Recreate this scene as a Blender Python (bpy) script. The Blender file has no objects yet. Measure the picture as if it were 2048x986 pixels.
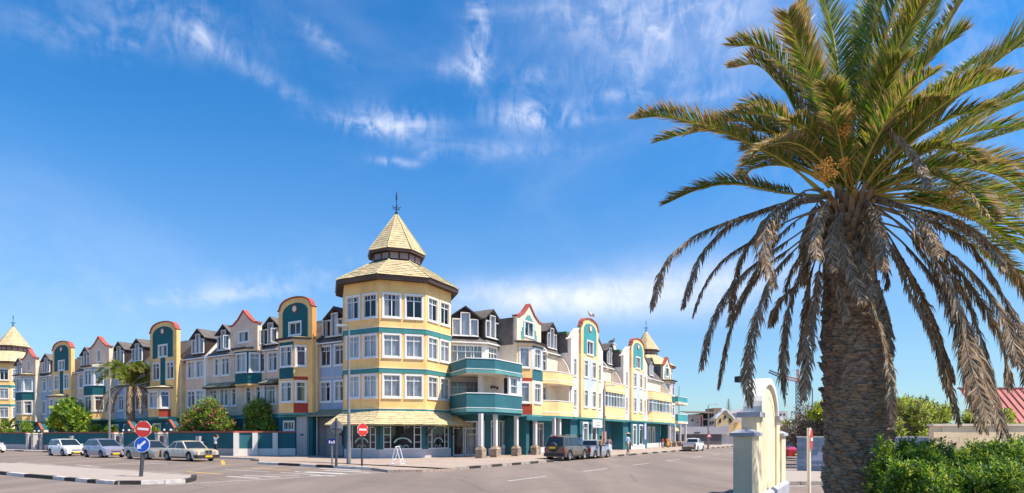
import bpy, math, random
import numpy as np
from mathutils import Vector, Matrix
random.seed(7); np.random.seed(7)
SC = bpy.context.scene
COL = SC.collection
PI = math.pi
# ---------------------------------------------------------------- camera
EYE = 1.85; FPX = 1173.0; HOR = 870.0
cam_d = bpy.data.cameras.new('camera'); cam = bpy.data.objects.new('camera', cam_d); COL.objects.link(cam)
cam.location = (0, 0, EYE); cam.rotation_euler = (PI/2, 0, 0)
cam_d.sensor_width = 36; cam_d.lens = 36*FPX/2048; cam_d.shift_y = (HOR-493)/2048
cam_d.clip_end = 6000; cam_d.clip_start = .1
SC.camera = cam
SC.view_settings.view_transform = 'Standard'; SC.view_settings.look = 'None'
SC.view_settings.exposure = 0.66; SC.view_settings.gamma = 1
# ---------------------------------------------------------------- sun and sky
SUN_DIR = Vector((.93, -.37, 0)).normalized(); SUN_EL = math.radians(57)
sd = bpy.data.lights.new('sun', 'SUN'); sun = bpy.data.objects.new('sun', sd); COL.objects.link(sun)
sd.energy = 4.6; sd.angle = math.radians(.53); sd.color = (1, .875, .71)
to_sun = Vector((SUN_DIR.x*math.cos(SUN_EL), SUN_DIR.y*math.cos(SUN_EL), math.sin(SUN_EL)))
sun.rotation_euler = to_sun.to_track_quat('Z', 'Y').to_euler()
world = bpy.data.worlds.new('World'); SC.world = world; world.use_nodes = True
nt = world.node_tree; nt.nodes.clear()
class N:                                             # tiny node-building helper
    def __init__(s, nt): s.nt = nt
    def n(s, t, **k):
        o = s.nt.nodes.new(t)
        for a, b in k.items(): setattr(o, a, b)
        return o
    def put(s, sock, v):
        if isinstance(v, bpy.types.NodeSocket): s.nt.links.new(v, sock)
        elif v is not None: sock.default_value = v
    def m(s, op, a, b=None, c=None, clamp=False):
        o = s.n('ShaderNodeMath', operation=op); o.use_clamp = clamp
        for i, v in enumerate((a, b, c)):
            if v is not None: s.put(o.inputs[i], v)
        return o.outputs[0]
    def mr(s, v, a, b, c=0., d=1., t='SMOOTHSTEP'):
        o = s.n('ShaderNodeMapRange', interpolation_type=t)
        for i, x in enumerate((v, a, b, c, d)): s.put(o.inputs[i], x)
        return o.outputs[0]
    def mix(s, f, a, b, bt='MIX'):
        o = s.n('ShaderNodeMix', data_type='RGBA', blend_type=bt)
        s.put(o.inputs[0], f); s.put(o.inputs[6], a); s.put(o.inputs[7], b)
        return o.outputs[2]
    def noise(s, vec, sc, det=4, rough=.5, dist=0):
        o = s.n('ShaderNodeTexNoise'); s.put(o.inputs['Vector'], vec); o.inputs['Scale'].default_value = sc
        o.inputs['Detail'].default_value = det; o.inputs['Roughness'].default_value = rough; o.inputs['Distortion'].default_value = dist
        return o.outputs[0]
    def mapv(s, vec, loc=(0,0,0), rot=(0,0,0), sc=(1,1,1)):
        o = s.n('ShaderNodeMapping'); s.put(o.inputs[0], vec)
        o.inputs[1].default_value = loc; o.inputs[2].default_value = rot; o.inputs[3].default_value = sc
        return o.outputs[0]
w = N(nt)
sky = w.n('ShaderNodeTexSky', sky_type='NISHITA'); sky.sun_disc = False
sky.sun_elevation = SUN_EL; sky.sun_rotation = math.atan2(SUN_DIR.x, SUN_DIR.y)
sky.air_density = 1.0; sky.dust_density = .6; sky.ozone_density = 2.2; sky.altitude = 0
tc = w.n('ShaderNodeTexCoord'); sep = w.n('ShaderNodeSeparateXYZ'); nt.links.new(tc.outputs['Generated'], sep.inputs[0])
X, Y, Z = sep.outputs
az = w.m('ARCTAN2', X, Y); el = w.m('ARCSINE', Z)
cmb = w.n('ShaderNodeCombineXYZ'); nt.links.new(az, cmb.inputs[0]); nt.links.new(el, cmb.inputs[1])
ae = cmb.outputs[0]
fib = w.noise(w.mapv(ae, rot=(0,0,.3), sc=(4, 8.5, 1)), 1.7, 10, .62, .9)
fib2 = w.noise(w.mapv(ae, loc=(3,1,0), rot=(0,0,-.6), sc=(13, 8, 1)), 2.1, 8, .6, 1.6)
wisp = w.m('ADD', w.m('MULTIPLY', fib, .6), w.m('MULTIPLY', fib2, .4))
wisp = w.mr(wisp, .38, .66)
veil = w.mr(w.noise(w.mapv(ae, rot=(0,0,.25), sc=(1.6, 4.5, 1)), 1.0, 6, .55, .6), .45, .8)
total = w.m('MULTIPLY', veil, w.m('ADD', w.m('MULTIPLY', fib, .22), .05))
def blob(x, y, rx, ry, k, tilt=0., soft=0.):                  # a cirrus patch at a direction in the sky
    global total
    a0 = math.atan((x-1024)/FPX); e0 = math.atan((HOR-y)/math.hypot(FPX, x-1024))
    ra = rx/FPX*math.cos(a0)**2; re = ry/FPX*math.cos(a0)
    da = w.m('SUBTRACT', az, a0); de = w.m('SUBTRACT', el, e0)
    c, s = math.cos(tilt), math.sin(tilt)
    p = w.m('ADD', w.m('MULTIPLY', da, c/ra), w.m('MULTIPLY', de, s/ra)); q = w.m('ADD', w.m('MULTIPLY', da, -s/re), w.m('MULTIPLY', de, c/re))
    d = w.m('ADD', w.m('MULTIPLY', p, p), w.m('MULTIPLY', q, q))
    g = w.m('EXPONENT', w.m('MULTIPLY', d, -1.0))
    total = w.m('ADD', total, w.m('MULTIPLY', w.m('MULTIPLY', g, w.m('ADD', w.m('MULTIPLY', wisp, 1-soft), soft*.6)), k*.8))
for b in ((800,246,78,24,.8), (710,250,70,12,.7), (1075,232,80,22,1.), (1150,238,70,10,.5), (957,80,22,60,1.), (925,135,55,16,.5), (405,60,26,34,.5), (640,75,60,14,.35,-.4),
          (790,324,42,7,.7), (862,310,22,9,.4), (1400,60,280,90,.6,0.,.6), (640,330,500,200,.05,0.,1.), (1330,40,150,36,.5), (1150,20,150,25,.4,0.,.4), (1300,150,120,22,.35), (1070,160,50,18,.3), (1250,190,60,12,.4), (1420,190,60,12,.4), (1190,603,260,38,1.5,0.,.75), (180,620,420,120,.04,0.,1.), (200,70,180,30,.3,.2), (520,150,120,14,.35,-.3), (1010,300,160,16,.3), (480,590,150,14,.4,.2), (1060,585,160,26,.5,0.,.6), (1420,560,220,46,.75,0.,.7),
          (300,20,260,40,.25), (110,560,330,80,.1), (560,560,220,26,.25,.25), (1800,200,260,200,.35)): blob(*b)
total = w.m('MULTIPLY', total, w.mr(el, .0, .12, .35, 1.), clamp=True)
# deeper blue overhead, pale towards the horizon, all the way round
hsv = w.n('ShaderNodeHueSaturation'); hsv.inputs['Saturation'].default_value = 1.40; hsv.inputs['Value'].default_value = 1.0
nt.links.new(sky.outputs[0], hsv.inputs['Color'])
skyc = w.mix(1., hsv.outputs[0], (.84, 1.26, 1.34, 1), 'MULTIPLY')
skyc = w.mix(w.m('MULTIPLY', w.mr(el, .0, .5, .55, 0.), 1.), skyc, (2.65, 3.1, 4.5, 1))
cl = w.mix(total, skyc, (6.3, 6.6, 7.8, 1))
bg = w.n('ShaderNodeBackground'); bg.inputs[1].default_value = .1; nt.links.new(cl, bg.inputs[0])
wo = w.n('ShaderNodeOutputWorld'); nt.links.new(bg.outputs[0], wo.inputs[0])
# ---------------------------------------------------------------- materials
MATS = {}
def mat(name, col, rough=.8, metal=0., var=.12, scale=.8, bump=.0, bscale=40., streak=0., spec=None, coat=0., extra=None, col2=None):
    if name in MATS: return MATS[name]
    m = bpy.data.materials.new(name); m.use_nodes = True; t = m.node_tree; t.nodes.clear(); k = N(t)
    bs = k.n('ShaderNodeBsdfPrincipled'); o = k.n('ShaderNodeOutputMaterial'); t.links.new(bs.outputs[0], o.inputs[0])
    bs.inputs['Roughness'].default_value = rough; bs.inputs['Metallic'].default_value = metal
    if spec is not None: bs.inputs['Specular IOR Level'].default_value = spec
    if coat: bs.inputs['Coat Weight'].default_value = coat; bs.inputs['Coat Roughness'].default_value = .05
    geo = k.n('ShaderNodeNewGeometry'); P = geo.outputs['Position']
    c4 = (*col, 1); c = None
    if var:
        n1 = k.noise(P, scale, 5, .6); dark = tuple(x*(1-var*1.3) for x in col) + (1,); lite = tuple(min(1, x*(1+var)) for x in col) + (1,)
        if col2: lite = (*col2, 1)
        c = k.mix(k.mr(n1, .3, .72), dark, lite)
    if streak:
        n2 = k.noise(k.mapv(P, sc=(2.2, 2.2, .22)), 1.6, 5, .65)
        c = k.mix(k.m('MULTIPLY', k.mr(n2, .52, .8), streak), c or c4, tuple(x*.45 for x in col) + (1,))
    if extra: c = extra(k, P, c or c4, bs)
    k.put(bs.inputs['Base Color'], c or c4)
    if bump:
        nb = k.noise(P, bscale, 4, .6); b = k.n('ShaderNodeBump'); b.inputs['Strength'].default_value = bump; b.inputs['Distance'].default_value = .01
        t.links.new(nb, b.inputs['Height']); t.links.new(b.outputs[0], bs.inputs['Normal'])
    MATS[name] = m; return m
def stucco(n, c, **k): return mat(n, c, .85, var=.10, scale=.7, bump=.4, bscale=22, streak=.34, **k)
YEL = stucco('yellow render', (.92, .57, .225)); YEP = stucco('pale yellow render', (.90, .63, .30)); PEA = stucco('peach render', (.76, .56, .42)); CRE = stucco('cream render', (.80, .68, .53))
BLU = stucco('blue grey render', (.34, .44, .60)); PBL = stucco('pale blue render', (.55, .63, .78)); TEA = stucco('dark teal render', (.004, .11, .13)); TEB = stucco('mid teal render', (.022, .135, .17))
TEG = stucco('green teal band', (.045, .235, .24)); TEP = stucco('pale green teal band', (.11, .31, .31)); RED = stucco('brick red render', (.42, .055, .03)); CAP = stucco('coral red coping', (.40, .085, .06)); ORA = stucco('orange render', (.8, .33, .09))
WHI = mat('white paint', (.78, .78, .78), .5, var=.05); WST = stucco('white render', (.82, .74, .64)); GRW = stucco('grey render', (.42, .42, .46)); LGR = stucco('light grey render', (.5, .48, .47))
DWO = mat('dark brown timber', (.035, .022, .018), .6, var=.2); FAS = mat('brown fascia', (.10, .055, .04), .6, var=.2); DRK = mat('dark interior', (.012, .012, .015), .6, var=0)
OLV = mat('olive tin ledge', (.26, .24, .15), .7, var=.15)
def roofx(k, P, c, bs):                              # fibre-cement slate courses in the grain of the roof
    s = k.n('ShaderNodeSeparateXYZ'); k.put(s.inputs[0], P)
    fr = k.m('FRACT', k.m('MULTIPLY', s.outputs[2], 5.2)); e = k.mr(fr, .0, .12, .6, 1.)
    return k.mix(1., c, k.mix(e, (.55, .55, .55, 1), (1, 1, 1, 1)), 'MULTIPLY')
ROO = mat('grey brown slate', (.135, .115, .105), .85, var=.22, scale=1.4, bump=.4, bscale=30, extra=roofx)
RDK = mat('dark flashing', (.03, .028, .028), .6, var=.2)
SHI = mat('straw yellow shingle', (.57, .46, .27), .9, var=.18, scale=2.2, bump=.5, bscale=25); SHJ = mat('straw shingle underlay', (.34, .29, .13), .9, var=.2); SHG = mat('green tinged shingle', (.50, .47, .28), .9, var=.2)
MET = mat('galvanised steel', (.45, .46, .47), .45, .6, var=.1); IRO = mat('dark iron', (.03, .03, .035), .5, .5, var=.1); POL = mat('grey painted pole', (.22, .225, .24), .5, .2, var=.08); PLG = mat('dark grey post', (.055, .058, .066), .5, var=.1)
GLS = bpy.data.materials.new('window glass'); GLS.use_nodes = True
def _glass(m, tint, fr, a=.0):
    t = m.node_tree; t.nodes.clear(); k = N(t)
    g = k.n('ShaderNodeBsdfGlossy'); g.inputs['Roughness'].default_value = .02; g.inputs[0].default_value = (1, 1, 1, 1)
    tr = k.n('ShaderNodeBsdfTransparent'); tr.inputs[0].default_value = (*tint, 1)
    f = k.n('ShaderNodeFresnel'); f.inputs[0].default_value = 1.5
    mx = k.n('ShaderNodeMixShader'); t.links.new(k.m('ADD', k.m('MULTIPLY', f.outputs[0], fr), a, clamp=True), mx.inputs[0]); t.links.new(tr.outputs[0], mx.inputs[1]); t.links.new(g.outputs[0], mx.inputs[2])
    o = k.n('ShaderNodeOutputMaterial'); t.links.new(mx.outputs[0], o.inputs[0])
_glass(GLS, (.9, .92, .93), .75, .02)
CGL = bpy.data.materials.new('car glass'); CGL.use_nodes = True; _glass(CGL, (.30, .36, .36), 1.3, .06)
CUR = mat('sheer white curtain', (.74, .74, .76), .9, var=.08); CUP = mat('plum curtain', (.13, .07, .11), .9, var=.1); CUB = mat('blue curtain', (.12, .2, .45), .9, var=.1); CUT = mat('brown wooden blind', (.28, .09, .03), .9, var=.1); CUG = mat('grey green blind', (.44, .50, .50), .8, var=.1)
def tilex(sz, j=(.30, .29, .32, 1)):
    def f(k, P, c, bs):
        s = k.n('ShaderNodeSeparateXYZ'); k.put(s.inputs[0], P)
        fx = k.m('FRACT', k.m('MULTIPLY', k.m('ADD', s.outputs[0], k.m('MULTIPLY', s.outputs[1], .43)), 1/sz)); fz = k.m('FRACT', k.m('MULTIPLY', s.outputs[2], 1/sz))
        l = k.m('MAXIMUM', k.mr(fx, .06, .0), k.mr(fz, .08, .0))
        return k.mix(k.m('MULTIPLY', l, .5), c, j)
    return f
TIL = mat('pale wall tile', (.55, .51, .52), .5, var=.05, extra=tilex(.2)); TIW = mat('white wall tile', (.68, .65, .63), .5, var=.05, extra=tilex(.2))
STO = mat('brown stone blocks', (.34, .26, .19), .85, var=.3, scale=3, bump=.6, extra=tilex(.22, (.12, .1, .08, 1)))
def asph(k, P, c, bs):
    big = k.noise(k.mapv(P, rot=(0,0,.55), sc=(.35, .06, 1)), 1., 5, .6); fine = k.noise(P, 60, 3, .7); crack = k.noise(P, .9, 8, .75, 1.)
    c = k.mix(k.mr(big, .32, .66), (.275, .21, .175, 1), (.165, .128, .107, 1))
    c = k.mix(k.m('MULTIPLY', k.mr(crack, .55, .72), .5), c, (.11, .092, .08, 1))
    vo = k.n('ShaderNodeTexVoronoi', feature='DISTANCE_TO_EDGE'); wn = k.n('ShaderNodeTexNoise'); k.put(wn.inputs['Vector'], P); wn.inputs['Scale'].default_value = .8; wn.inputs['Detail'].default_value = 6
    k.put(vo.inputs['Vector'], k.mix(.16, P, wn.outputs[1], 'ADD')); vo.inputs['Scale'].default_value = .16
    c = k.mix(k.m('MULTIPLY', k.mr(vo.outputs[0], .012, .002), .55), c, (.075, .06, .05, 1))
    pt = k.noise(k.mapv(P, rot=(0,0,.55), sc=(.5, .12, 1)), .45, 2, .4); c = k.mix(k.m('MULTIPLY', k.mr(pt, .60, .63), .22), c, (.12, .10, .09, 1))
    return k.mix(.35, c, k.mix(k.mr(fine, .3, .7), (.11, .09, .078, 1), (.31, .25, .215, 1)))
ASP = mat('worn asphalt', (.19, .17, .165), .9, var=0, bump=.5, bscale=50, extra=asph)
def pave(k, P, c, bs):
    b = k.n('ShaderNodeTexBrick'); k.put(b.inputs['Vector'], k.mapv(P, rot=(0,0,.55))); b.inputs['Scale'].default_value = 1
    b.inputs['Brick Width'].default_value = .22; b.inputs['Row Height'].default_value = .11; b.inputs['Mortar Size'].default_value = .008
    b.inputs['Color1'].default_value = (.44, .34, .275, 1); b.inputs['Color2'].default_value = (.34, .265, .22, 1); b.inputs['Mortar'].default_value = (.2, .17, .15, 1)
    big = k.noise(P, .5, 5, .65)
    return k.mix(k.mr(big, .3, .75), b.outputs[0], k.mix(.5, b.outputs[0], (.50, .40, .33, 1)))
PAV = mat('pinkish block paving', (.36, .3, .27), .9, var=0, bump=.4, bscale=30, extra=pave)
def pave2(k, P, c, bs):
    return k.mix(.75, pave(k, P, c, bs), k.mix(k.noise(P, 5, 4, .7), (.31, .265, .23, 1), (.45, .39, .34, 1)))
PAG = mat('grey brown block paving', (.36, .3, .27), .9, var=0, bump=.4, bscale=30, extra=pave2)
KBL = mat('black kerb paint', (.045, .04, .036), .85, var=.4, scale=4, bump=.4); KWH = mat('white kerb paint', (.62, .59, .55), .85, var=.2, scale=4, bump=.4, streak=.3); KGR = mat('bare kerb concrete', (.36, .31, .27), .9, var=.25, scale=4, bump=.4)
def worn(k, P, c, bs):
    n = k.noise(P, 7, 6, .75); return k.mix(k.m('MULTIPLY', k.mr(n, .46, .66), .75), c, (.22, .2, .19, 1))
LIN = mat('worn white road paint', (.62, .60, .57), .85, var=.05, extra=worn); LIY = mat('worn yellow road paint', (.62, .38, .06), .85, var=.05, extra=worn)
# ---------------------------------------------------------------- mesh helpers
class MB:
    def __init__(s): s.v = []; s.f = []; s.m = []
    def add(s, pts, faces, mi=0):
        b = len(s.v); s.v += [tuple(p) for p in pts]; s.f += [tuple(b+i for i in f) for f in faces]; s.m += [mi]*len(faces); return s
    def poly(s, pts, mi=0): return s.add(pts, [tuple(range(len(pts)))], mi)
    def box(s, x0, x1, y0, y1, z0, z1, mi=0):
        p = [(x0,y0,z0),(x1,y0,z0),(x1,y1,z0),(x0,y1,z0),(x0,y0,z1),(x1,y0,z1),(x1,y1,z1),(x0,y1,z1)]
        return s.add(p, [(0,3,2,1),(4,5,6,7),(0,1,5,4),(1,2,6,5),(2,3,7,6),(3,0,4,7)], mi)
    def prism(s, pts, a, b, axis='y', mi=0, smi=None):   # polygon in the plane across 'axis', extruded from a to b
        f = {'y': lambda p, q: (p[0], q, p[1]), 'x': lambda p, q: (q, p[0], p[1]), 'z': lambda p, q: (p[0], p[1], q)}[axis]
        n = len(pts); v = [f(p, a) for p in pts] + [f(p, b) for p in pts]
        s.add(v, [tuple(range(n)), tuple(range(2*n-1, n-1, -1))], mi)
        s.add(v, [(i, (i+1) % n, (i+1) % n+n, i+n) for i in range(n)], mi if smi is None else smi); return s
    def tube(s, p0, p1, r0, r1=None, n=8, mi=0, cap=True):
        r1 = r0 if r1 is None else r1; p0 = Vector(p0); p1 = Vector(p1); d = (p1-p0).normalized()
        u = d.orthogonal().normalized(); v = d.cross(u); pts = []
        for p, r in ((p0, r0), (p1, r1)):
            for i in range(n):
                a = 2*PI*i/n; pts.append(p+(u*math.cos(a)+v*math.sin(a))*r)
        fs = [(i, (i+1) % n, (i+1) % n+n, i+n) for i in range(n)]
        if cap: fs += [tuple(range(n-1, -1, -1)), tuple(range(n, 2*n))]
        return s.add(pts, fs, mi)
    def path(s, pts, rs, n=6, mi=0):
        pts = [Vector(p) for p in pts]; out = []; ref = Vector((.3, .2, 1)).normalized()
        for i, p in enumerate(pts):
            d = (pts[min(i+1, len(pts)-1)]-pts[max(i-1, 0)]).normalized(); u = d.cross(ref)
            if u.length < .05: u = d.orthogonal()
            u.normalize(); v = d.cross(u); r = rs[i] if isinstance(rs, (list, tuple)) else rs
            out += [p+(u*math.cos(2*PI*k/n)+v*math.sin(2*PI*k/n))*r for k in range(n)]
        fs = [(j*n+i, j*n+(i+1) % n, (j+1)*n+(i+1) % n, (j+1)*n+i) for j in range(len(pts)-1) for i in range(n)]
        fs += [tuple(range(n)), tuple(range((len(pts)-1)*n, len(pts)*n))]
        return s.add(out, fs, mi)
    def ring(s, prof, n=16, c=(0,0), a0=0., mi=0, close=False):   # lathe: prof = [(r,z)...]
        out = [(c[0]+r*math.cos(a0+2*PI*i/n), c[1]+r*math.sin(a0+2*PI*i/n), z) for r, z in prof for i in range(n)]
        m_ = len(prof); fs = [(j*n+i, j*n+(i+1) % n, (j+1)*n+(i+1) % n, (j+1)*n+i) for j in range(m_-1) for i in range(n)]
        if close: fs += [tuple(range(n-1, -1, -1)), tuple(range((m_-1)*n, m_*n))]
        return s.add(out, fs, mi)
    def mesh(s, name, mats, smooth=False):
        me = bpy.data.meshes.new(name); me.from_pydata(s.v, [], s.f)
        for m in (mats if isinstance(mats, (list, tuple)) else [mats]): me.materials.append(m)
        if len(me.polygons) == len(s.m): me.polygons.foreach_set('material_index', s.m)
        if smooth: me.polygons.foreach_set('use_smooth', [True]*len(me.polygons))
        me.update(); return me
    def build(s, name, mats, parent=None, loc=(0,0,0), rz=0., smooth=False): return link(name, s.mesh(name, mats, smooth), parent, loc, rz)
def link(name, me, parent=None, loc=(0,0,0), rz=0.):
    o = bpy.data.objects.new(name, me); COL.objects.link(o); o.location = loc; o.rotation_euler = (0, 0, rz) if not isinstance(rz, (tuple, list)) else rz
    if parent is not None: o.parent = parent
    return o
def tag(o, label=None, cat=None, group=None, kind=None):
    if label: o['label'] = label
    if cat: o['category'] = cat
    if group: o['group'] = group
    if kind: o['kind'] = kind
    return o
def thing(name, label, cat, loc=(0,0,0), rz=0., group=None):
    o = bpy.data.objects.new(name, None); COL.objects.link(o); o.empty_display_size = .3; o.location = loc
    o.rotation_euler = (0, 0, rz) if not isinstance(rz, (tuple, list)) else rz
    return tag(o, label, cat, group)
def smooth_angle(o, ang=40):
    me = o.data; me.polygons.foreach_set('use_smooth', [True]*len(me.polygons))
    try: me.set_sharp_from_angle(angle=math.radians(ang))
    except Exception: pass
    return o
A0 = math.radians(31.4)
dR = Vector((math.sin(A0), math.cos(A0))); nR = Vector((-dR.y, dR.x)); dL = Vector((-math.cos(A0), math.sin(A0))); nL = Vector((math.sin(A0), math.cos(A0)))
def Lp(t, s, z=0.): p = dL*t+nL*s; return (p.x, p.y, z)
def Rp(t, s, z=0.): p = dR*t+nR*s; return (p.x, p.y, z)
ROTL = -A0; ROTR = PI/2-A0
# ---------------------------------------------------------------- survey helpers: a sight line from the eye met with a wing's plane
def tL(x, s): u = (x-1024)/FPX; y = s/(nL.x*u+nL.y); return y*(dL.x*u+dL.y)
def tR(x, s): u = (x-1024)/FPX; y = s/(nR.x*u+nR.y); return y*(dR.x*u+dR.y)
def gp(x, y, z=0.): d = FPX*(EYE-z)/(y-HOR); return ((x-1024)/FPX*d, d, z)
# ---------------------------------------------------------------- windows
WCACHE = {}
CK = {'w': CUR, 'p': CUP, 'b': CUB, 't': CUT, 'g': CUG, 'd': DRK, 'h': CUR, 'l': CUR}
def window_meshes(w, h, cols, cur, tr, sur):
    key = (round(w, 2), round(h, 2), cols, cur, tr, sur)
    if key in WCACHE: return WCACHE[key]
    m = MB(); e = sur; x0, x1 = -w/2, w/2
    if e:
        m.box(x0, x1, -.045, .02, 0, e); m.box(x0, x1, -.045, .02, h-e, h); m.box(x0, x0+e, -.043, .02, e, h-e); m.box(x1-e, x1, -.043, .02, e, h-e)
        m.box(x0-.04, x1+.04, -.09, .02, -.045, .0)
    a, b, c, d = x0+e, x1-e, e, h-e; f = .045; y0, y1 = .06, .11
    m.box(a, b, y0, y1, c, c+f); m.box(a, b, y0, y1, d-f, d); m.box(a, a+f, y0+.002, y1, c+f, d-f); m.box(b-f, b, y0+.002, y1, c+f, d-f)
    for i in range(1, cols):
        x = a+(b-a)*i/cols; m.box(x-f/2-.01, x+f/2+.01, y0-.012, y1, c+f, d-f)
    if tr:
        z = c+(d-c)*tr; m.box(a+f, b-f, y0+.004, y1-.004, z-.03, z+.03)
        for i in range(cols):
            x = a+(b-a)*(i+.5)/cols; m.box(x-.014, x+.014, y0+.01, y1-.01, z+.03, d-f)
    fm = m.mesh('window', WHI)
    g = MB().poly([(a+.02, .088, c+.02), (b-.02, .088, c+.02), (b-.02, .088, d-.02), (a+.02, .088, d-.02)]).mesh('pane', GLS)
    q = MB(); q.box(a, b, .6, .62, c, d, 1)
    for xx in (a, b): q.poly([(xx, .12, c), (xx, .6, c), (xx, .6, d), (xx, .12, d)], 1)
    q.poly([(a, .12, c), (b, .12, c), (b, .6, c), (a, .6, c)], 1); q.poly([(a, .12, d), (b, .12, d), (b, .6, d), (a, .6, d)], 1)
    def drape(u0, u1):
        n = max(6, int((u1-u0)/.09)); p = []
        for i in range(n+1):
            x = u0+(u1-u0)*i/n; y = .19+.028*math.sin(i*2.4)+.012*math.sin(i*1.1); p += [(x, y, c+.01), (x, y, d-.01)]
        q.add(p, [(2*i, 2*i+2, 2*i+3, 2*i+1) for i in range(n)], 0)
    if cur in 'wpbtg': drape(a, b)
    elif cur == 'h': drape(a, a+(b-a)*.34); drape(b-(b-a)*.28, b)
    elif cur == 'l': drape(a, a+(b-a)*.55)
    cm = q.mesh('curtain', [CK[cur], DRK]); WCACHE[key] = (fm, g, cm); return WCACHE[key]
def window(parent, x, y, z, w, h, rot=0., cols=2, cur='w', tr=.76, sur=.13, name='window'):
    a, b, c = window_meshes(w, h, cols, cur, tr, sur)
    o = link(name, a, parent, (x, y, z), rot)
    link('pane', b, o); link('curtain', c, o); return o
def wall_grid(m, x0, x1, z0, z1, holes, y=0., dep=.14, mi=0):
    xs = sorted({x0, x1} | {v for h in holes for v in (h[0], h[1]) if x0 < v < x1}); zs = sorted({z0, z1} | {v for h in holes for v in (h[2], h[3]) if z0 < v < z1})
    for i in range(len(xs)-1):
        for j in range(len(zs)-1):
            cx, cz = (xs[i]+xs[i+1])/2, (zs[j]+zs[j+1])/2
            if any(h[0] < cx < h[1] and h[2] < cz < h[3] for h in holes): continue
            m.poly([(xs[i], y, zs[j]), (xs[i+1], y, zs[j]), (xs[i+1], y, zs[j+1]), (xs[i], y, zs[j+1])], mi)
    for a, b, c, d in holes:
        m.poly([(a, y, c), (a, y+dep, c), (a, y+dep, d), (a, y, d)], mi); m.poly([(b, y, c), (b, y+dep, c), (b, y+dep, d), (b, y, d)], mi)
        m.poly([(a, y, c), (b, y, c), (b, y+dep, c), (a, y+dep, c)], mi); m.poly([(a, y, d), (b, y, d), (b, y+dep, d), (a, y+dep, d)], mi)
def panel(parent, mt, ox, oy, rot, w, z0, z1, wins=(), name='wall', back=.3):
    """upright wall face with window openings; wins = (xc, zb, w, h[, dict])"""
    m = MB(); hs = []
    for q in wins:
        e = (q[4] if len(q) > 4 else {}).get('sur', .13); hs.append((q[0]-q[2]/2+e-.005, q[0]+q[2]/2-e+.005, q[1]+e-.005, q[1]+q[3]-e+.005))
    wall_grid(m, 0, w, z0, z1, hs)
    m.poly([(0, 0, z1), (w, 0, z1), (w, back, z1), (0, back, z1)]); m.poly([(0, 0, z0), (w, 0, z0), (w, back, z0), (0, back, z0)])
    m.poly([(0, 0, z0), (0, back, z0), (0, back, z1), (0, 0, z1)]); m.poly([(w, 0, z0), (w, back, z0), (w, back, z1), (w, 0, z1)])
    o = m.build(name, mt, parent, (ox, oy, 0), rot)
    c, s = math.cos(rot), math.sin(rot)
    for q in wins:
        k = dict(q[4]) if len(q) > 4 else {}
        window(parent, ox+c*q[0], oy+s*q[0], q[1], q[2], q[3], rot, **k)
    return o
def off(pts, d):
    """mitred offset of an open polyline to its left (+) side"""
    P = [Vector(p) for p in pts]; out = []
    for i, p in enumerate(P):
        ds = []
        if i: ds.append((p-P[i-1]).normalized())
        if i < len(P)-1: ds.append((P[i+1]-p).normalized())
        ns = [Vector((-v.y, v.x)) for v in ds]; n = sum(ns, Vector((0, 0)))
        n = n.normalized(); out.append(tuple(p+n*d/max(.3, n.dot(ns[0]))))
    return out
def ribbon(m, pts, t0, t1, z0, z1, mi=0):
    m.prism(list(off(pts, t0))+list(reversed(off(pts, t1))), z0, z1, 'z', mi); return m
def mansard(parent, pts, z0=9.6, z1=12.0, run=2.0, flat=3.5, over=.2, gutter=True):
    """slate roof: eave polyline (left to right), top polyline inward (to the left side)"""
    lo, hi, bk = off(pts, -over), off(pts, run), off(pts, run+flat); n = len(pts); m = MB()
    m.add([(*p, z0) for p in lo]+[(*p, z1) for p in hi]+[(*p, z1+.12) for p in bk]+[(*p, z0-.1) for p in lo]+[(*p, z0-.1) for p in off(pts, .1)],
          [(i, i+1, n+i+1, n+i) for i in range(n-1)]+[(n+i, n+i+1, 2*n+i+1, 2*n+i) for i in range(n-1)]+[(3*n+i, 3*n+i+1, i+1, i) for i in range(n-1)]+[(3*n+i, 3*n+i+1, 4*n+i+1, 4*n+i) for i in range(n-1)])
    for i in (0, n-1): m.poly([(*lo[i], z0), (*hi[i], z1), (*bk[i], z1+.12), (*bk[i], z0-1), (*off(pts, .1)[i], z0-1)])
    o = m.build('roof', ROO, parent)
    if gutter: ribbon(MB(), pts, -over-.1, -over-.005, z0-.12, z0-.02).build('gutter', WHI, o)
    r = ribbon(MB(), off(pts, run), -.05, .16, z1-.03, z1+.13).build('ridge_cap', WHI, o); return o
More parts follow.
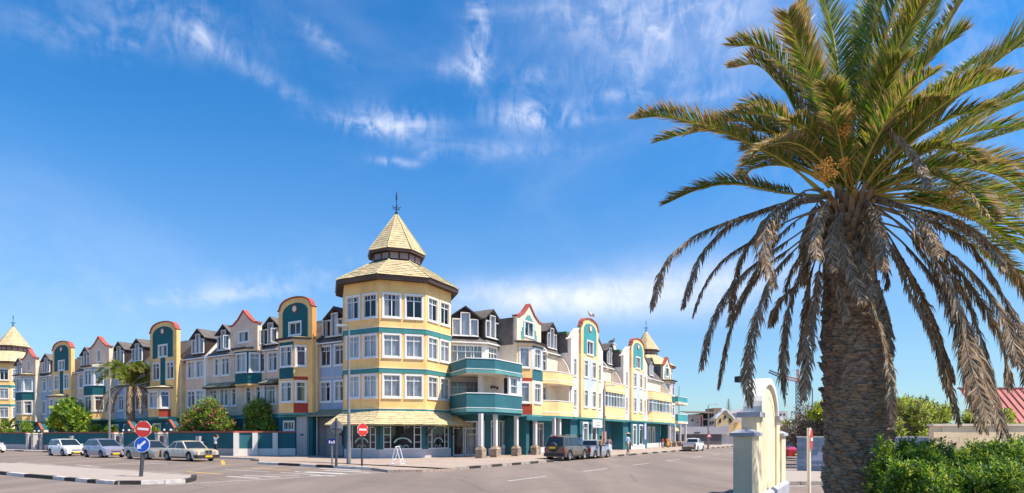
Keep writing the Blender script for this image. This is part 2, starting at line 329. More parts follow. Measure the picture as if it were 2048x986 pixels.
def dormer(parent, x, y, rot=0., w=2.2, z0=10.05, cur='g', open_=True, style=0):
    """slate-cheeked dormer with stepped triple window under a small gable; front at local y=0, running back"""
    m = MB(); h = w/2; zs, zp = z0+1.6, z0+2.45
    c, s = math.cos(rot), math.sin(rot)
    front = [(-h, z0-.05), (h, z0-.05), (h, zs), (0, zp-.1), (-h, zs)]
    m.prism(front, .12, 1.9, 'y', 1, 1)
    for sg in (-1, 1):
        e = [(sg*(h+.2), zs-.12), (0, zp), (0, zp+.1), (sg*(h+.24), zs-.03)]
        m.prism(e, -.22, 2.3, 'y', 0, 0); m.prism([(sg*(h+.21), zs-.14), (0, zp-.02), (0, zp+.07), (sg*(h+.25), zs-.06)], -.25, -.215, 'y', 2, 2)
        m.box(sg*h-.04, sg*h+.04, 0, .13, z0, zs, 1)
    m.box(-h-.05, h+.05, -.06, .14, z0-.09, z0, 2)
    o = m.build('dormer', [ROO, DWO, RDK], parent, (x, y, 0), rot)
    ww = w*.27; 
    for k, (xc, wd, hh) in enumerate(((-w*.325, w*.30, 1.42), (0, w*.35, 1.95), (w*.325, w*.30, 1.42))):
        cu = 'd' if (open_ and k != 1) else cur
        window(o, xc, -.12, z0+.04, wd, hh, 0., cols=1, cur=cu, tr=0, sur=.05)
        if open_ and k != 1 and (style+k) % 3 != 1:
            f = MB(); q = wd-.12; f.box(0, q, -.02, .02, 0, .05); f.box(0, q, -.02, .02, hh-.2, hh-.15); f.box(0, .05, -.021, .021, .05, hh-.2); f.box(q-.05, q, -.021, .021, .05, hh-.2); f.poly([(.05, 0, .05), (q-.05, 0, .05), (q-.05, 0, hh-.2), (.05, 0, hh-.2)], 1)
            sg = -1 if k == 0 else 1
            f.build('open_casement', [WHI, GLS], o, (xc+sg*(wd/2-.06), -.16, z0+.1), -2.0 if sg > 0 else -1.2)
    return o
def arch_pts(w, z, rise, n=16, flare=.22):
    """bell-shaped head from (0,z) over the middle to (w,z)"""
    out = [(-.02, z-.12), (flare, z+.02)]
    for i in range(1, n): a = PI-PI*i/n; out.append((w/2+(w/2-flare)*math.cos(a)*(.985), z+.02+rise*math.sin(a)**.8))
    out += [(w-flare, z+.02), (w+.02, z-.12)]; return out
def coping(m, prof, y0, y1, th=.13, mi=0):
    up = off(prof, th) if prof[0][0] < prof[-1][0] else off(prof, -th)
    m.prism(list(prof)+list(reversed(up)), y0, y1, 'y', mi, mi)
def disc(m, x, z, r, y0, y1, mi, n=20): m.prism([(x+r*math.cos(2*PI*i/n), z+r*math.sin(2*PI*i/n)) for i in range(n)], y0, y1, 'y', mi, mi)
def arch_gable(parent, x, y, w, z0, mw, mi_, ms, wins, gwin=None, inset=(.13, .87, 10.1, 12.45), zs=12.72, rise=.85, dep=1.0, stem=None, capm=None, sidem=None):
    """tall flat gable with bell head, inset coloured arch, roundel and coping; front at (x..x+w, y)"""
    hs = list(wins)
    if gwin: hs.append(gwin)
    panel(parent, mw, x, y, 0, w, z0, 9.7, [h for h in hs if h[1]+h[3] < 9.7], back=dep)
    panel(parent, mw, x, y, 0, w, 9.7, zs-.12, [h for h in hs if h[1]+h[3] >= 9.7], back=.4)
    pf = arch_pts(w, zs, rise); m = MB(); m.prism([(0, zs-.12)]+[(min(max(p[0], 0), w), p[1]) for p in pf]+[(w, zs-.12)], 0, .4, 'y'); m.build('gable_head', mw, parent, (x, y, 0))
    c = MB(); coping(c, pf, -.10, .40, .11); c.build('coping', capm or CAP, parent, (x, y, 0))
    if sidem:
        for sx in (0, w): MB().box(sx-.012, sx+.012, .03, (dep if False else .4)-.02, 9.9, zs-.13).build('return_wall', sidem, parent, (x, y, 0))
    a, b, c0, c1 = inset; xa, xb = w*a, w*b; m = MB(); holes = []
    if gwin: gx, gz, gw, gh = gwin[:4]; holes = [(gx-gw/2+.1, gx+gw/2-.1, max(gz+.1, c0), gz+gh-.1)]
    if gwin and gz < c0: holes = [(gx-gw/2+.1, gx+gw/2-.1, c0, gz+gh-.1)]
    wall_grid(m, xa, xb, c0, c1, holes, -.022, .02)
    r = (xb-xa)/2; n = 14; m.prism([(xa+r+r*math.cos(PI*i/n), c1+.95*rise*math.sin(PI*i/n)) for i in range(n+1)], -.022, .0, 'y')
    if stem: m.box(stem[0], stem[1], -.02, 0, stem[2], c0)
    m.build('coloured_inset', mi_, parent, (x, y, 0))
    m = MB(); zc = c1+.30; disc(m, w/2, zc, .34, -.07, -.02, 0); disc(m, w/2, zc, .25, -.09, -.05, 1); m.build('roundel', [RED, CRE], parent, (x, y, 0))
def point_gable(parent, x, y, w, z0, mw, wins, gwin, zsh=12.0, zap=13.25, dep=.45, sidem=None):
    hs = list(wins)+([gwin] if gwin else [])
    panel(parent, mw, x, y, 0, w, z0, zsh, hs, back=dep)
    pf = [(-.15, zsh), (.42, zsh+.03), (w*.30, zsh+.5), (w/2, zap), (w*.70, zsh+.5), (w-.42, zsh+.03), (w+.15, zsh)]
    MB().prism([(0, zsh)]+pf[1:-1]+[(w, zsh)], 0, .4, 'y').build('gable_head', mw, parent, (x, y, 0))
    c = MB(); coping(c, pf, -.10, .40, .12); c.build('coping', CAP, parent, (x, y, 0))
    if sidem:
        for sx in (0, w): MB().box(sx-.012, sx+.012, .03, dep-.02, z0+.1, zsh-.01).build('return_wall', sidem, parent, (x, y, 0))
def trap(xc, y, wf, pr, g=0.):
    k = g*math.tan(PI/8); return [(xc-wf/2-pr-k-g*0, y), (xc-wf/2-k, y-pr-g), (xc+wf/2+k, y-pr-g), (xc+wf/2+pr+k, y)] if not g else [(xc-wf/2-pr-g*1.414, y), (xc-wf/2-k, y-pr-g), (xc+wf/2+k, y-pr-g), (xc+wf/2+pr+g*1.414, y)]
def bay(parent, xc, y, wf, pr, faces):
    """canted bay; faces = {'l','f','r'}: list of (z0, z1, mat, wins)"""
    L = pr*math.sqrt(2)
    for k, (ox, oy, rot, w) in {'l': (xc-wf/2-pr, y, -PI/4, L), 'f': (xc-wf/2, y-pr, 0, wf), 'r': (xc+wf/2, y-pr, PI/4, L)}.items():
        for z0, z1, mt, wins in faces[k]: panel(parent, mt, ox, oy, rot, w, z0, z1, wins, name='bay_wall', back=.2)
def bay_cap(parent, xc, y, wf, pr, z, top=True, shingle=False):
    m = MB(); m.prism(trap(xc, y, wf, pr, .1), z-.18, z, 'z', 0); m.prism(trap(xc, y, wf, pr, .32), z, z+.14, 'z', 1)
    if top:
        a = trap(xc, y, wf, pr, .34); b = trap(xc, y, wf*.8, .02, .02); m.add([(*p, z+.14) for p in a]+[(*p, z+.42) for p in b], [(i, i+1, 5+i, 4+i) for i in range(3)], 2)
    m.build('bay_cornice', [CRE, DWO, SHI if shingle else OLV], parent)
def bay_base(parent, xc, y, wf, pr, z, mt):
    m = MB(); a = trap(xc, y, wf, pr); m.prism(a, z-.16, z, 'z', 0); m.build('bay_base', mt, parent)
def raking(parent, x, mt, y=0., th=.32, zb=3.6, fr=-.35):
    """cross wall that follows the mansard above the roof line"""
    m = MB(); m.prism([(y+fr, zb), (y+fr, 9.55), (y+1.75, 12.1), (y+2.0, 12.35), (y+5, 12.4), (y+5, zb)], x-th/2, x+th/2, 'x'); m.build('raking_parapet', mt, parent)
def core(parent, x0, x1, y0, y1, z1=9.5):
    MB().box(x0, x1, y0+.7, y1, 0, z1).build('house_core', LGR, parent)
def drain(parent, x, y, z0, z1):
    m = MB(); m.tube((x, y-.08, z0), (x, y-.08, z1), .045, n=6); m.box(x-.07, x+.07, y-.14, y, z1, z1+.12)
    for z in (z0+1.5, (z0+z1)/2, z1-1.2): m.box(x-.06, x+.06, y-.1, y, z, z+.05)
    m.build('drainpipe', WHI, parent)
def zband(parent, x0, x1, y, z0, z1, mt, name='string_band', pr=.05): return MB().box(x0, x1, y-pr, y+.02, z0, z1).build(name, mt, parent)
# ---------------------------------------------------------------- towers
def tower(label, cx, cy, rot, low=False, face_turn=0):
    """octagonal corner tower; rot = heading of the street-facing face's outward normal measured in the plane"""
    th = thing('corner_tower', label, 'tower', (cx, cy, 0), rot)
    AP = 4.165; Wf = 3.45; RR = AP/math.cos(PI/8)
    def oct_(r, z): return [(r*math.cos(-PI/2+PI/8+PI/4*i), r*math.sin(-PI/2+PI/8+PI/4*i), z) for i in range(8)]
    def ringo(m, r0, z0, r1, z1, mi=0): a = oct_(r0, z0)+oct_(r1, z1); m.add(a, [(i, (i+1) % 8, (i+1) % 8+8, i+8) for i in range(8)], mi)
    vis = (-1, 0, 1) if not low else (-2, -1, 0, 1, 2)
    curt = {1: 'wwhw', 2: 'wwww', 3: 'dwhd'}
    for k in range(8):
        kk = (k+4) % 8-4; a = kk*PI/4; ox = AP*math.sin(a)-Wf/2*math.cos(a); oy = -AP*math.cos(a)-Wf/2*math.sin(a)
        for fl, (z0, z1, zb, h) in enumerate(((3.55, 6.62, 4.6, 1.82), (6.62, 9.62, 7.6, 1.82), (9.62, 13.55, 10.55, 1.9))):
            ws = []
            if kk in vis:
                cu = ('w', 'w', 'h' if kk != 1 else 'l')[fl]
                ws = [(.91, zb, 1.42, h, dict(cur=cu)), (2.56, zb, 1.42, h, dict(cur=cu if fl < 2 else 'd'))]
            panel(th, YEL, ox, oy, a, Wf, z0, z1, ws)
    for z0, z1 in ((3.55, 3.78), (6.48, 6.80), (9.46, 9.82)):
        m = MB(); ringo(m, RR+.06, z0, RR+.06, z1); ringo(m, RR, z1, RR+.06, z1); ringo(m, RR+.06, z0, RR, z0); m.build('string_band', TEG, th)
        m = MB(); ringo(m, RR+.09, z1, RR+.09, z1+.06); ringo(m, RR, z1+.06, RR+.09, z1+.06); m.build('string_moulding', CRE, th)
    # ground floor: tiled plinth, shop glazing, teal posts
    for k in range(8):
        kk = (k+4) % 8-4; a = kk*PI/4; ox = AP*math.sin(a)-Wf/2*math.cos(a); oy = -AP*math.cos(a)-Wf/2*math.sin(a)
        if kk in (-1, 0, 1):
            panel(th, TIL, ox, oy, a, Wf, 0.05, .78, (), name='plinth_wall')
            f = MB()
            for xx, wd in ((.0, .3), (Wf-.3, .3)): f.box(xx, xx+wd, -.03, .25, .78, 3.55, 1)
            for xx in (.32, .82, Wf-.87, Wf-.37): f.box(xx-.03, xx+.03, 0, .08, .78, 3.5, 0)
            f.box(.3, Wf-.3, 0.002, .078, .78, .86, 0); f.box(.3, Wf-.3, 0.002, .078, 2.95, 3.02, 0); f.box(.3, Wf-.3, .01, .3, 3.02, 3.55, 1)
            for xx in (.35, Wf-.84):
                for zz in (1.3, 1.85, 2.4): f.box(xx, xx+.48, .02, .06, zz, zz+.035, 0)
            sf = f.build('shop_front', [WHI, TEB], th, (ox, oy, 0), a)
            MB().poly([(.3, .04, .84), (Wf-.3, .04, .84), (Wf-.3, .04, 2.97), (.3, .04, 2.97)]).build('pane', GLS, sf)
            # scalloped cafe lettering bracket painted on the glass: paired curled sprays
            o = MB(); cxg = Wf/2
            for j in range(13):
                t = PI*(.06+.88*j/12); R_ = .62
                for rr, hh in ((R_, .10), (R_-.13, .05)):
                    x = cxg+rr*math.cos(t)*1.0; z = 1.22+rr*.62*math.sin(t)*-1+.12; z = 1.62-rr*.0-(1-math.sin(t))*.0-.62*rr*(1-math.sin(t)); disc(o, x, z, hh*.62, .028, .034, 0, 8)
            for sg in (-1, 1):
                for j in range(7):
                    t = PI*j/6; disc(o, cxg+sg*.24+.17*math.cos(t), .95+.13*math.sin(t), .035, .028, .034, 0, 8)
            tag(o.build('window_garland', PBLG, sf), kind='stuff')
            # things inside the room
            b = MB(); b.box(.2, Wf-.2, 1.8, 1.85, .4, 3.3, 0); b.box(.4, 1.2, 1.2, 1.7, .3, 1.5, 1); b.box(1.9, 2.7, 1.3, 1.7, .3, 1.9, 2); b.box(1.2, 2.0, 1.0, 1.3, 2.2, 2.6, 3)
            b.tube((cxg-.05, .7, 2.75), (cxg+.3, .5, 2.35), .05, .07, 6, 4); b.tube((cxg+.5, .7, 2.6), (cxg+.5, .7, 2.4), .1, .1, 8, 4)
            b.build('shop_interior', [DRM, DWO, CUT, MET, CUR], sf)
        else: panel(th, TEB, ox, oy, a, Wf, 0.05, 3.55, ())
    if not low or True:
        # tiled canopy over the pavement
        r0, z0, r1, z1 = 6.05, 2.60, RR+.07, 3.60
        aw = MB(); ringo(aw, r0, z0-.02, r1, z1-.03, 0); ringo(aw, r0, z0-.09, r0, z0-.02, 0); ringo(aw, r0-.05, z0-.09, r1, z1-.16, 1)
        awo = aw.build('canopy_roof', [SHJ, DWO], th)
        rs = random.Random(3)
        shm = [MB().box(-.5, .5, -.5, .5, -.5, .5).mesh('shingle', mt) for mt in (SHI, SHI, SHI, SHG, SHJ2)]
        def shingles(root, r0, z0, r1, z1, faces, rows, wid, cap=None):
            """lapped shingles, each its own piece, on octagon faces"""
            cnt = 0; a0 = r0*math.cos(PI/8); a1 = r1*math.cos(PI/8); ln = math.hypot(a0-a1, z1-z0); pit = math.atan2(z1-z0, a0-a1)
            for kk in faces:
                a = kk*PI/4
                for j in range(rows):
                    t0 = j/rows; tm = (j+.5)/rows; ap = a0+(a1-a0)*tm; z = z0+(z1-z0)*tm; half = ap*math.tan(PI/8); n = max(1, round(2*half/wid)); sw = 2*half/n
                    for i in range(n):
                        xo = -half+sw*(i+.5); o = link('shingle', shm[0 if rs.random() > .10 else rs.randrange(1, 5)] if not (i in (0, n-1) and rs.random() < .25) else shm[3], root)
                        g = rs.uniform(-.012, .012)
                        o.rotation_euler = (pit-.07+g, 0, a) if False else (0, 0, 0)
                        M_ = Matrix.Rotation(a, 4, 'Z') @ Matrix.Translation((xo, -ap-.0, z+.035+g)) @ Matrix.Rotation(pit-.09, 4, 'X') @ Matrix.Diagonal((sw*.985, ln/rows*1.25, .025, 1))
                        o.matrix_local = M_; cnt += 1
            return cnt
        if not low: shingles(awo, r0+.02, z0, r1, z1, (-1, 0, 1), 7, .52)
        else:
            rr_ = MB()
            for j in range(7): t = j/7; ringo(rr_, r0+(r1-r0)*t, z0+(z1-z0)*t+.03, r0+(r1-r0)*(j+1)/7, z0+(z1-z0)*(j+1)/7+.005)
            rr_.build('shingle_courses', SHI, awo)
        for k in range(8):
            a = -PI/2+PI/8+PI/4*k; c, s = math.cos(a), math.sin(a); q = RR-.02
            bm = MB(); bm.tube((q*c, q*s, 1.75), ((r0-.5)*c, (r0-.5)*s, 2.58), .055, n=4); bm.tube((q*c+.05*c, q*s+.05*s, 1.0), (q*c+.05*c, q*s+.05*s, 3.2), .06, n=4); bm.tube((q*c, q*s, 2.62), ((r0-.1)*c, (r0-.1)*s, 2.56), .05, n=4); bm.build('canopy_bracket', DWO, th)
    # main roof, lantern, spire
    e0 = MB(); ringo(e0, 5.10, 13.30, 5.14, 13.58, 0); ringo(e0, 4.4, 13.34, 5.10, 13.30, 1); e0.build('eaves_board', [FAS, DWO], th)
    lr = MB(); ringo(lr, 5.16, 13.58, 2.02, 15.55, 0); lro = lr.build('lower_roof', SHJ, th)
    ln = MB(); ringo(ln, 1.98, 15.35, 1.98, 16.4, 0)
    for k in range(8):
        a = k*PI/4; 
        for xx in (-.78, -.02, .74): ln.add([tuple(Matrix.Rotation(a, 3, 'Z') @ Vector(p)) for p in ((xx-.0, -1.86, 15.5), (xx+.05, -1.86, 15.5), (xx+.05, -1.86, 16.3), (xx, -1.86, 16.3))], [(0, 1, 2, 3)], 1)
    lo = ln.build('lantern', [RDK, FAS], th)
    for k in range(8):
        a = k*PI/4
        for xx in (-.38, .38):
            p = Matrix.Rotation(a, 3, 'Z') @ Vector((xx, -1.845, 15.72)); MB().box(-.31, .31, -.02, .0, 0, .48).build('lantern_pane', CUPK, lo, tuple(p), a)
    e1 = MB(); ringo(e1, 2.34, 16.22, 2.36, 16.45, 0); ringo(e1, 1.9, 16.3, 2.34, 16.22, 1); e1.build('eaves_board', [FAS, DWO], th)
    sp = MB(); ringo(sp, 2.36, 16.45, .06, 19.82, 0); spo = sp.build('spire_roof', SHJ, th)
    if not low:
        rs = random.Random(5); shm2 = shm
        tot = shingles(lro, 5.18, 13.60, 2.04, 15.55, (-1, 0, 1), 9, .62) 
        # spire courses: real lapped steps, one joined part
        st = MB(); n = 15
        for j in range(n):
            a, b = j/n, (j+1)/n; ra, rb = 2.36+(.06-2.36)*a, 2.36+(.06-2.36)*b; za, zb = 16.45+3.37*a, 16.45+3.37*b; ringo(st, ra+.07, za, rb+.03, zb+.01, 0); ringo(st, ra+.0, za, ra+.07, za, 0)
        tag(st.build('shingle_courses', SHI, spo), kind='stuff')
        hb = MB()
        for k, (R0, Z0, R1, Z1, rr) in enumerate(((5.2, 13.66, 2.05, 15.62, .05), (2.44, 16.5, .1, 19.85, .04))):
            for i in range(8):
                a = -PI/2+PI/8+PI/4*i; hb.tube((R0*math.cos(a), R0*math.sin(a), Z0), (R1*math.cos(a), R1*math.sin(a), Z1), rr, n=4)
        hb.build('hip_ridges', SHG2, th)
    else:
        for root, r0_, z0_, r1_, z1_, n in ((lro, 5.16, 13.6, 2.02, 15.55, 8), (spo, 2.36, 16.45, .06, 19.82, 12)):
            st = MB()
            for j in range(n):
                a, b = j/n, (j+1)/n; ringo(st, r0_+(r1_-r0_)*a+.05, z0_+(z1_-z0_)*a, r0_+(r1_-r0_)*b+.02, z0_+(z1_-z0_)*b+.01)
            tag(st.build('shingle_courses', SHI, root), kind='stuff')
    fn = MB(); fn.tube((0, 0, 19.7), (0, 0, 21.7), .038, .022, 8); fn.ring([(.0, 19.75), (.14, 19.85), (.16, 19.95), (.05, 20.05), (.05, 20.15)], 8); fn.ring([(.0, 20.9), (.06, 21.05), (.06, 21.4), (0, 21.75)], 6)
    if not low or True:
        for a in (0, PI/2):
            c, s = math.cos(a), math.sin(a); fn.path([(-.36*c, -.36*s, 20.5), (-.2*c, -.2*s, 20.38), (0, 0, 20.42), (.2*c, .2*s, 20.38), (.36*c, .36*s, 20.5)], .03, 5); fn.path([(-.3*c, -.3*s, 20.3), (0, 0, 20.22), (.3*c, .3*s, 20.3)], .025, 5)
    fn.build('finial', IRO, th)
    if low: th.scale = (.95, .95, .97)
    ft = MB(); ft.prism([(p[0], p[1]) for p in oct_(RR-.7, 0)], 0.1, 13.3, 'z'); ft.build('tower_core', DRK, th)
    return th
DRM = mat('dim room lining', (.09, .065, .05), .8, var=.3); PBLG = mat('pale aqua glass paint', (.42, .60, .60), .6, var=0); CUPK = mat('rosy lantern glass', (.30, .20, .18), .25, var=.1)
SHJ2 = mat('worn shingle', (.54, .41, .22), .9, var=.3, scale=3); SHG2 = mat('hip ridge tile', (.52, .46, .27), .9, var=.2)
# ---------------------------------------------------------------- left wing: painted terrace houses, plane s = 34
SL = 34.0
F1, F2, WH = 4.58, 7.58, 1.84
def houseL(label, pxl, pxr, s=SL, name='terrace_house'):
    t1, t0 = tL(pxl, s), tL(pxr, s); o = thing(name, label, 'house', Lp(t1, s), ROTL, 'painted houses of the left wing'); o['W'] = t1-t0; return o, t1, t1-t0
def wxL(t1, pa, pb, s=SL):                            # window centre and width from its two edges
    a, b = t1-tL(pa, s), t1-tL(pb, s); return (a+b)/2, b-a
def WL(t1, lst, zb, h=WH, s=SL, **k):
    out = []
    for q in lst:
        xc, w_ = wxL(t1, q[0], q[1], s); kk = dict(k); kk.update(cols=1 if w_ < 1.0 else (4 if w_ > 2.4 else (3 if w_ > 1.9 else 2)))
        if len(q) > 2: kk['cur'] = q[2]
        out.append((xc, zb, w_, h, kk))
    return out
def ground_L(o, W, y=0., band=True, x0=0.):
    panel(o, TEA, x0, y, 0, W-x0, .1, 3.55, [(x0*0+x, 2.2, 1.5, .9, dict(cur='d', tr=0, cols=3)) for x in np.arange(1.4, W-x0-1, 2.6)], name='ground_floor_wall')
    if band: zband(o, x0, W, y, 3.55, 3.72, TEG); zband(o, x0, W, y, 3.40, 3.55, TEP, pr=.08)
# blue house beside the tower
o, t1, W = houseL('narrow blue grey house squeezed between the big corner tower and the yellow arched gable', 626, 700)
panel(o, BLU, 0, 0, 0, W, 3.6, 9.6, WL(t1, [(640, 663), (668, 690)], F1, cur='h')+WL(t1, [(640, 663, 'p'), (668, 690, 'p')], F2))
panel(o, TEB, 0, 0.9, 0, W, .1, 3.6, [(wxL(t1, 655, 672)[0], .12, 1.3, 2.35, dict(cols=2, cur='w', tr=0, sur=.07))], name='ground_floor_wall')
panel(o, TIL, .2, .86, 0, 1.4, .1, 2.5, (), name='tiled_dado')
m = MB(); m.box(0, W, -.3, .9, 3.3, 3.5); m.build('ledge_soffit', TEB, o)
m = MB(); m.prism([(-1.1, 3.38), (-1.1, 3.48), (0, 4.0), (0, 3.5)], -.0, W+.2, 'x'); m.build('ledge_roof', OLV, o)
mansard(o, [(0, 0), (W, 0)]); dormer(o, wxL(t1, 648, 686)[0]+.1, .15, w=2.2, cur='w', style=0); zband(o, 0, W, 0, 6.62, 6.70, PEA, pr=.03); core(o, 0, W+3, 0, 6)
drain(o, .12, -.02, .1, 9.4)
m = MB(); m.box(.55, .85, .84, .87, 1.6, 2.6, 0); m.box(.6, .8, .83, .86, 1.65, 2.0, 1); m.box(.6, .8, .83, .86, 2.1, 2.5, 1); m.build('notice_board', [PLG, WHI], o)
# yellow arched gables
def yellow_arch(label, pxl, pxr, two_floor_bay, ret=None, sgab=33.2, cur='h'):
    o, t1, W = houseL(label, pxl, pxr, sgab, 'gabled_house'); g = (W/2, 10.35, 1.7, 1.25, dict(cols=2, tr=0, cur='d'))
    if two_floor_bay:
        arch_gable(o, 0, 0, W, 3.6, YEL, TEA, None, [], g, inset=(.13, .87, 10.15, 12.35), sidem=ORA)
        wf, pr = W*.42, .82; xc = W*.48
        fw = lambda z, c: [(wf/2, z, wf-.22, WH, dict(cols=2, cur=c))]
        sw = lambda z, c: [(pr*.707, z, .92, WH, dict(cols=1, cur=c))]
        bay(o, xc, 0, wf, pr, {'f': [(3.72, 6.6, YEL, fw(F1, 'h')), (6.6, 7.45, TEA, []), (7.45, 9.75, TEA, fw(F2, 'h'))],
            'l': [(3.72, 6.6, YEL, sw(F1, 'd')), (6.6, 9.75, YEL, sw(F2, 'w'))],
            'r': [(3.72, 4.55, RED, []), (4.55, 6.48, YEL, sw(F1, 'd')), (6.48, 6.76, RED, []), (6.76, 9.75, YEL, sw(F2, 'p'))]})
        bay_cap(o, xc, 0, wf, pr, 9.88); bay_base(o, xc, 0, wf, pr, 3.72, TEP)
    else:
        ws = [(W*.235, F2, W*.30, WH+.05, dict(cols=2, cur=cur)), (W*.765, F2, W*.30, WH+.05, dict(cols=2, cur=cur))]
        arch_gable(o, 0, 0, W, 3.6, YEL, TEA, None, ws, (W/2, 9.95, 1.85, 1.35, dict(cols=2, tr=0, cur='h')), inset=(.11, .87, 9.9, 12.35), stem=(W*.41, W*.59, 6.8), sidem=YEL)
        wf, pr = W*.40, .8; xc = W*.44
        bay(o, xc, 0, wf, pr, {'f': [(3.72, 6.5, YEL, [(wf/2, F1, wf-.22, WH, dict(cols=2, cur='w'))])], 'l': [(3.72, 6.5, YEL, [])],
            'r': [(3.72, 4.55, RED, []), (4.55, 6.46, YEL, [(pr*.707, F1, .96, WH, dict(cols=1, cur='b'))]), (6.46, 6.52, RED, [])]})
        zband(o, xc-.3, xc+wf/2+.9, 0, 6.45, 6.95, RED, 'red_panel', .02)
        bay_cap(o, xc, 0, wf, pr, 6.62, shingle=True); bay_base(o, xc, 0, wf, pr, 3.72, TEP)
    ground_L(o, W); mansard(o, [(-.2, .8), (W+.2, .8)], gutter=False); core(o, 0, W, .2, 6); drain(o, W+.05, .5, .1, 9.5); return o
yellow_arch('tall yellow house nearest the corner tower, with dark teal bell arch and orange edge', 557, 625, True)
yellow_arch('yellow arched gable house right of the young palm, with teal T-shaped panel', 300, 353, False)
yellow_arch('smallest far yellow arched gable house above the bright green shrub on the left', 105, 142, False, sgab=33.5)
# peach house with pointed gable (between the two nearer yellow arches)
o, t1, W = houseL('peach house with red pointed gable and teal bay hanging at second floor, bougainvillea below', 415, 559)
s_ = SL
panel(o, PEA, 0, 0, 0, W, 3.6, 9.6, WL(t1, [(418, 435.5, 'h'), (439.6, 457.6, 'h'), (462.8, 473.5, 'd'), (490.7, 503.5, 'd'), (511.5, 522.5, 'd'), (526, 553, 'h')], F1)
      + WL(t1, [(428.3, 438.3, 'h'), (442.4, 459.7, 'h'), (520.7, 531.7, 'd'), (535.5, 556, 'h')], F2))
gx0, gx1 = t1-tL(461, 33.3), t1-tL(515, 33.3)
point_gable(o, gx0, -.7, gx1-gx0, 9.75, PEA, [], ((gx1-gx0)*.5, 10.35, 1.7, 1.15, dict(cols=2, tr=0, cur='h')), sidem=CRE)
gw = gx1-gx0; xc = gx0+gw*.47; wf, pr = 1.9, .85
MB().box(gx0, gx1, -.7, 0, 9.55, 9.76).build('gable_soffit', PEA, o)
bay(o, xc, -.02, wf, pr, {'f': [(6.55, 7.5, TEA, []), (7.5, 9.6, TEA, [(wf/2, F2, wf-.25, WH, dict(cols=2, cur='w'))])], 'l': [(6.55, 9.6, TEA, [])],
    'r': [(6.55, 7.5, TEA, []), (7.5, 9.6, TEA, [(pr*.707, F2, 1.0, WH, dict(cols=1, cur='g'))])]})
bay_cap(o, xc, -.02, wf, pr, 9.72, top=True); bay_base(o, xc, -.02, wf, pr, 6.55, YEL)
mansard(o, [(0, 0), (W, 0)])
dormer(o, wxL(t1, 434, 461)[0], .1, w=2.1, cur='h', style=1); dormer(o, wxL(t1, 527, 556)[0], .1, w=2.1, cur='w', style=0)
for a, b in ((gx1+.1, W), (.3, gx0-.1)):
    m = MB(); m.prism([(-.75, 6.45), (-.75, 6.55), (0, 6.95), (0, 6.5)], a, b, 'x'); m.build('window_ledge', OLV, o); MB().box(a, b, -.7, 0, 6.36, 6.45).build('ledge_beam', DWO, o)
raking(o, .15, WST); ground_L(o, W); core(o, 0, W, 0, 6); drain(o, gx1+.15, -.02, 3.6, 9.4)
o, t1, W = houseL('plain peach house left of the white raking parapet with single dormer, behind the bougainvillea', 355, 415)
panel(o, PEA, 0, 0, 0, W, 3.6, 9.6, WL(t1, [(374, 391, 'h'), (391.5, 408.6, 'w')], F1)+WL(t1, [(355.5, 364, 'd'), (374, 391, 'w'), (391.5, 408.6, 'w')], F2))
mansard(o, [(0, 0), (W, 0)]); dormer(o, wxL(t1, 383, 409)[0], .1, w=2.2, cur='w', open_=False); ground_L(o, W); core(o, 0, W, 0, 6); drain(o, .2, -.02, .1, 9.4)
# blue house behind the palm
o, t1, W = houseL('long blue grey house behind the young palm and street lamp, two dormers in its roof', 219, 301)
panel(o, BLU, 0, 0, 0, W, 3.6, 9.6, WL(t1, [(224, 232, 'd'), (236, 248, 'h'), (271, 284, 'h'), (289, 297, 'w')], F1)+WL(t1, [(224, 232, 'h'), (236, 248, 'w'), (271, 284, 'h'), (289, 297, 'd')], F2))
mansard(o, [(0, 0), (W, 0)]); dormer(o, wxL(t1, 227, 249)[0], .1, w=2.3, cur='w', open_=False); dormer(o, wxL(t1, 263, 286)[0], .1, w=2.3, cur='w', open_=False); raking(o, (wxL(t1, 250, 264)[0]), WST); ground_L(o, W); core(o, 0, W, 0, 6)
# peach house with pointed gable, second
def peach2(label, pxl, pxr, g0, g1, b0, b1, up, lo_, dorm, colw=PEA, bcol=BLU, cur='h'):
    o, t1, W = houseL(label, pxl, pxr)
    panel(o, colw, 0, 0, 0, W, 3.6, 9.6, WL(t1, lo_, F1)+WL(t1, up, F2))
    gx0, gx1 = t1-tL(g0, 33.3), t1-tL(g1, 33.3); gw = gx1-gx0
    point_gable(o, gx0, -.7, gw, 9.75, PEA, [], (gw*.5, 10.35, .85, 1.5, dict(cols=1, tr=0, cur='h')), sidem=CRE)
    MB().box(gx0, gx1, -.7, 0, 3.6, 9.76).build('gable_pier', CRE, o)
    xc = gx0+gw*.42; wf, pr = 2.1, .95
    bay(o, xc, -.7, wf, pr, {'f': [(3.72, 6.45, YEL, [(wf/2, F1, wf-.3, WH, dict(cols=2, cur='h'))]), (6.45, 7.5, TEA, []), (7.5, 9.6, bcol, [(wf/2, F2, wf-.3, WH, dict(cols=2, cur='h'))])], 'l': [(3.72, 9.6, YEL, [])],
        'r': [(3.72, 6.45, YEL, [(pr*.707, F1, 1.1, WH, dict(cols=1, cur=cur))]), (6.45, 7.5, TEA, []), (7.5, 9.6, bcol, [(pr*.707, F2, 1.1, WH, dict(cols=1, cur='w'))])]})
    bay_cap(o, xc, -.7, wf, pr, 9.72, shingle=True); bay_base(o, xc, -.7, wf, pr, 3.72, TEP)
    mansard(o, [(0, 0), (W, 0)]); 
    if dorm: dormer(o, wxL(t1, *dorm)[0], .1, w=2.2, cur='w', open_=False)
    ground_L(o, W); core(o, 0, W, 0, 6); return o
peach2('peach house with red pointed gable, brown blind in its bay, beside the young palm', 141, 219, 178, 218, 172, 210, [(145, 151, 'd'), (158, 168, 'h')], [(145, 151, 'd'), (156, 167, 'h')], (163, 179), cur='t')
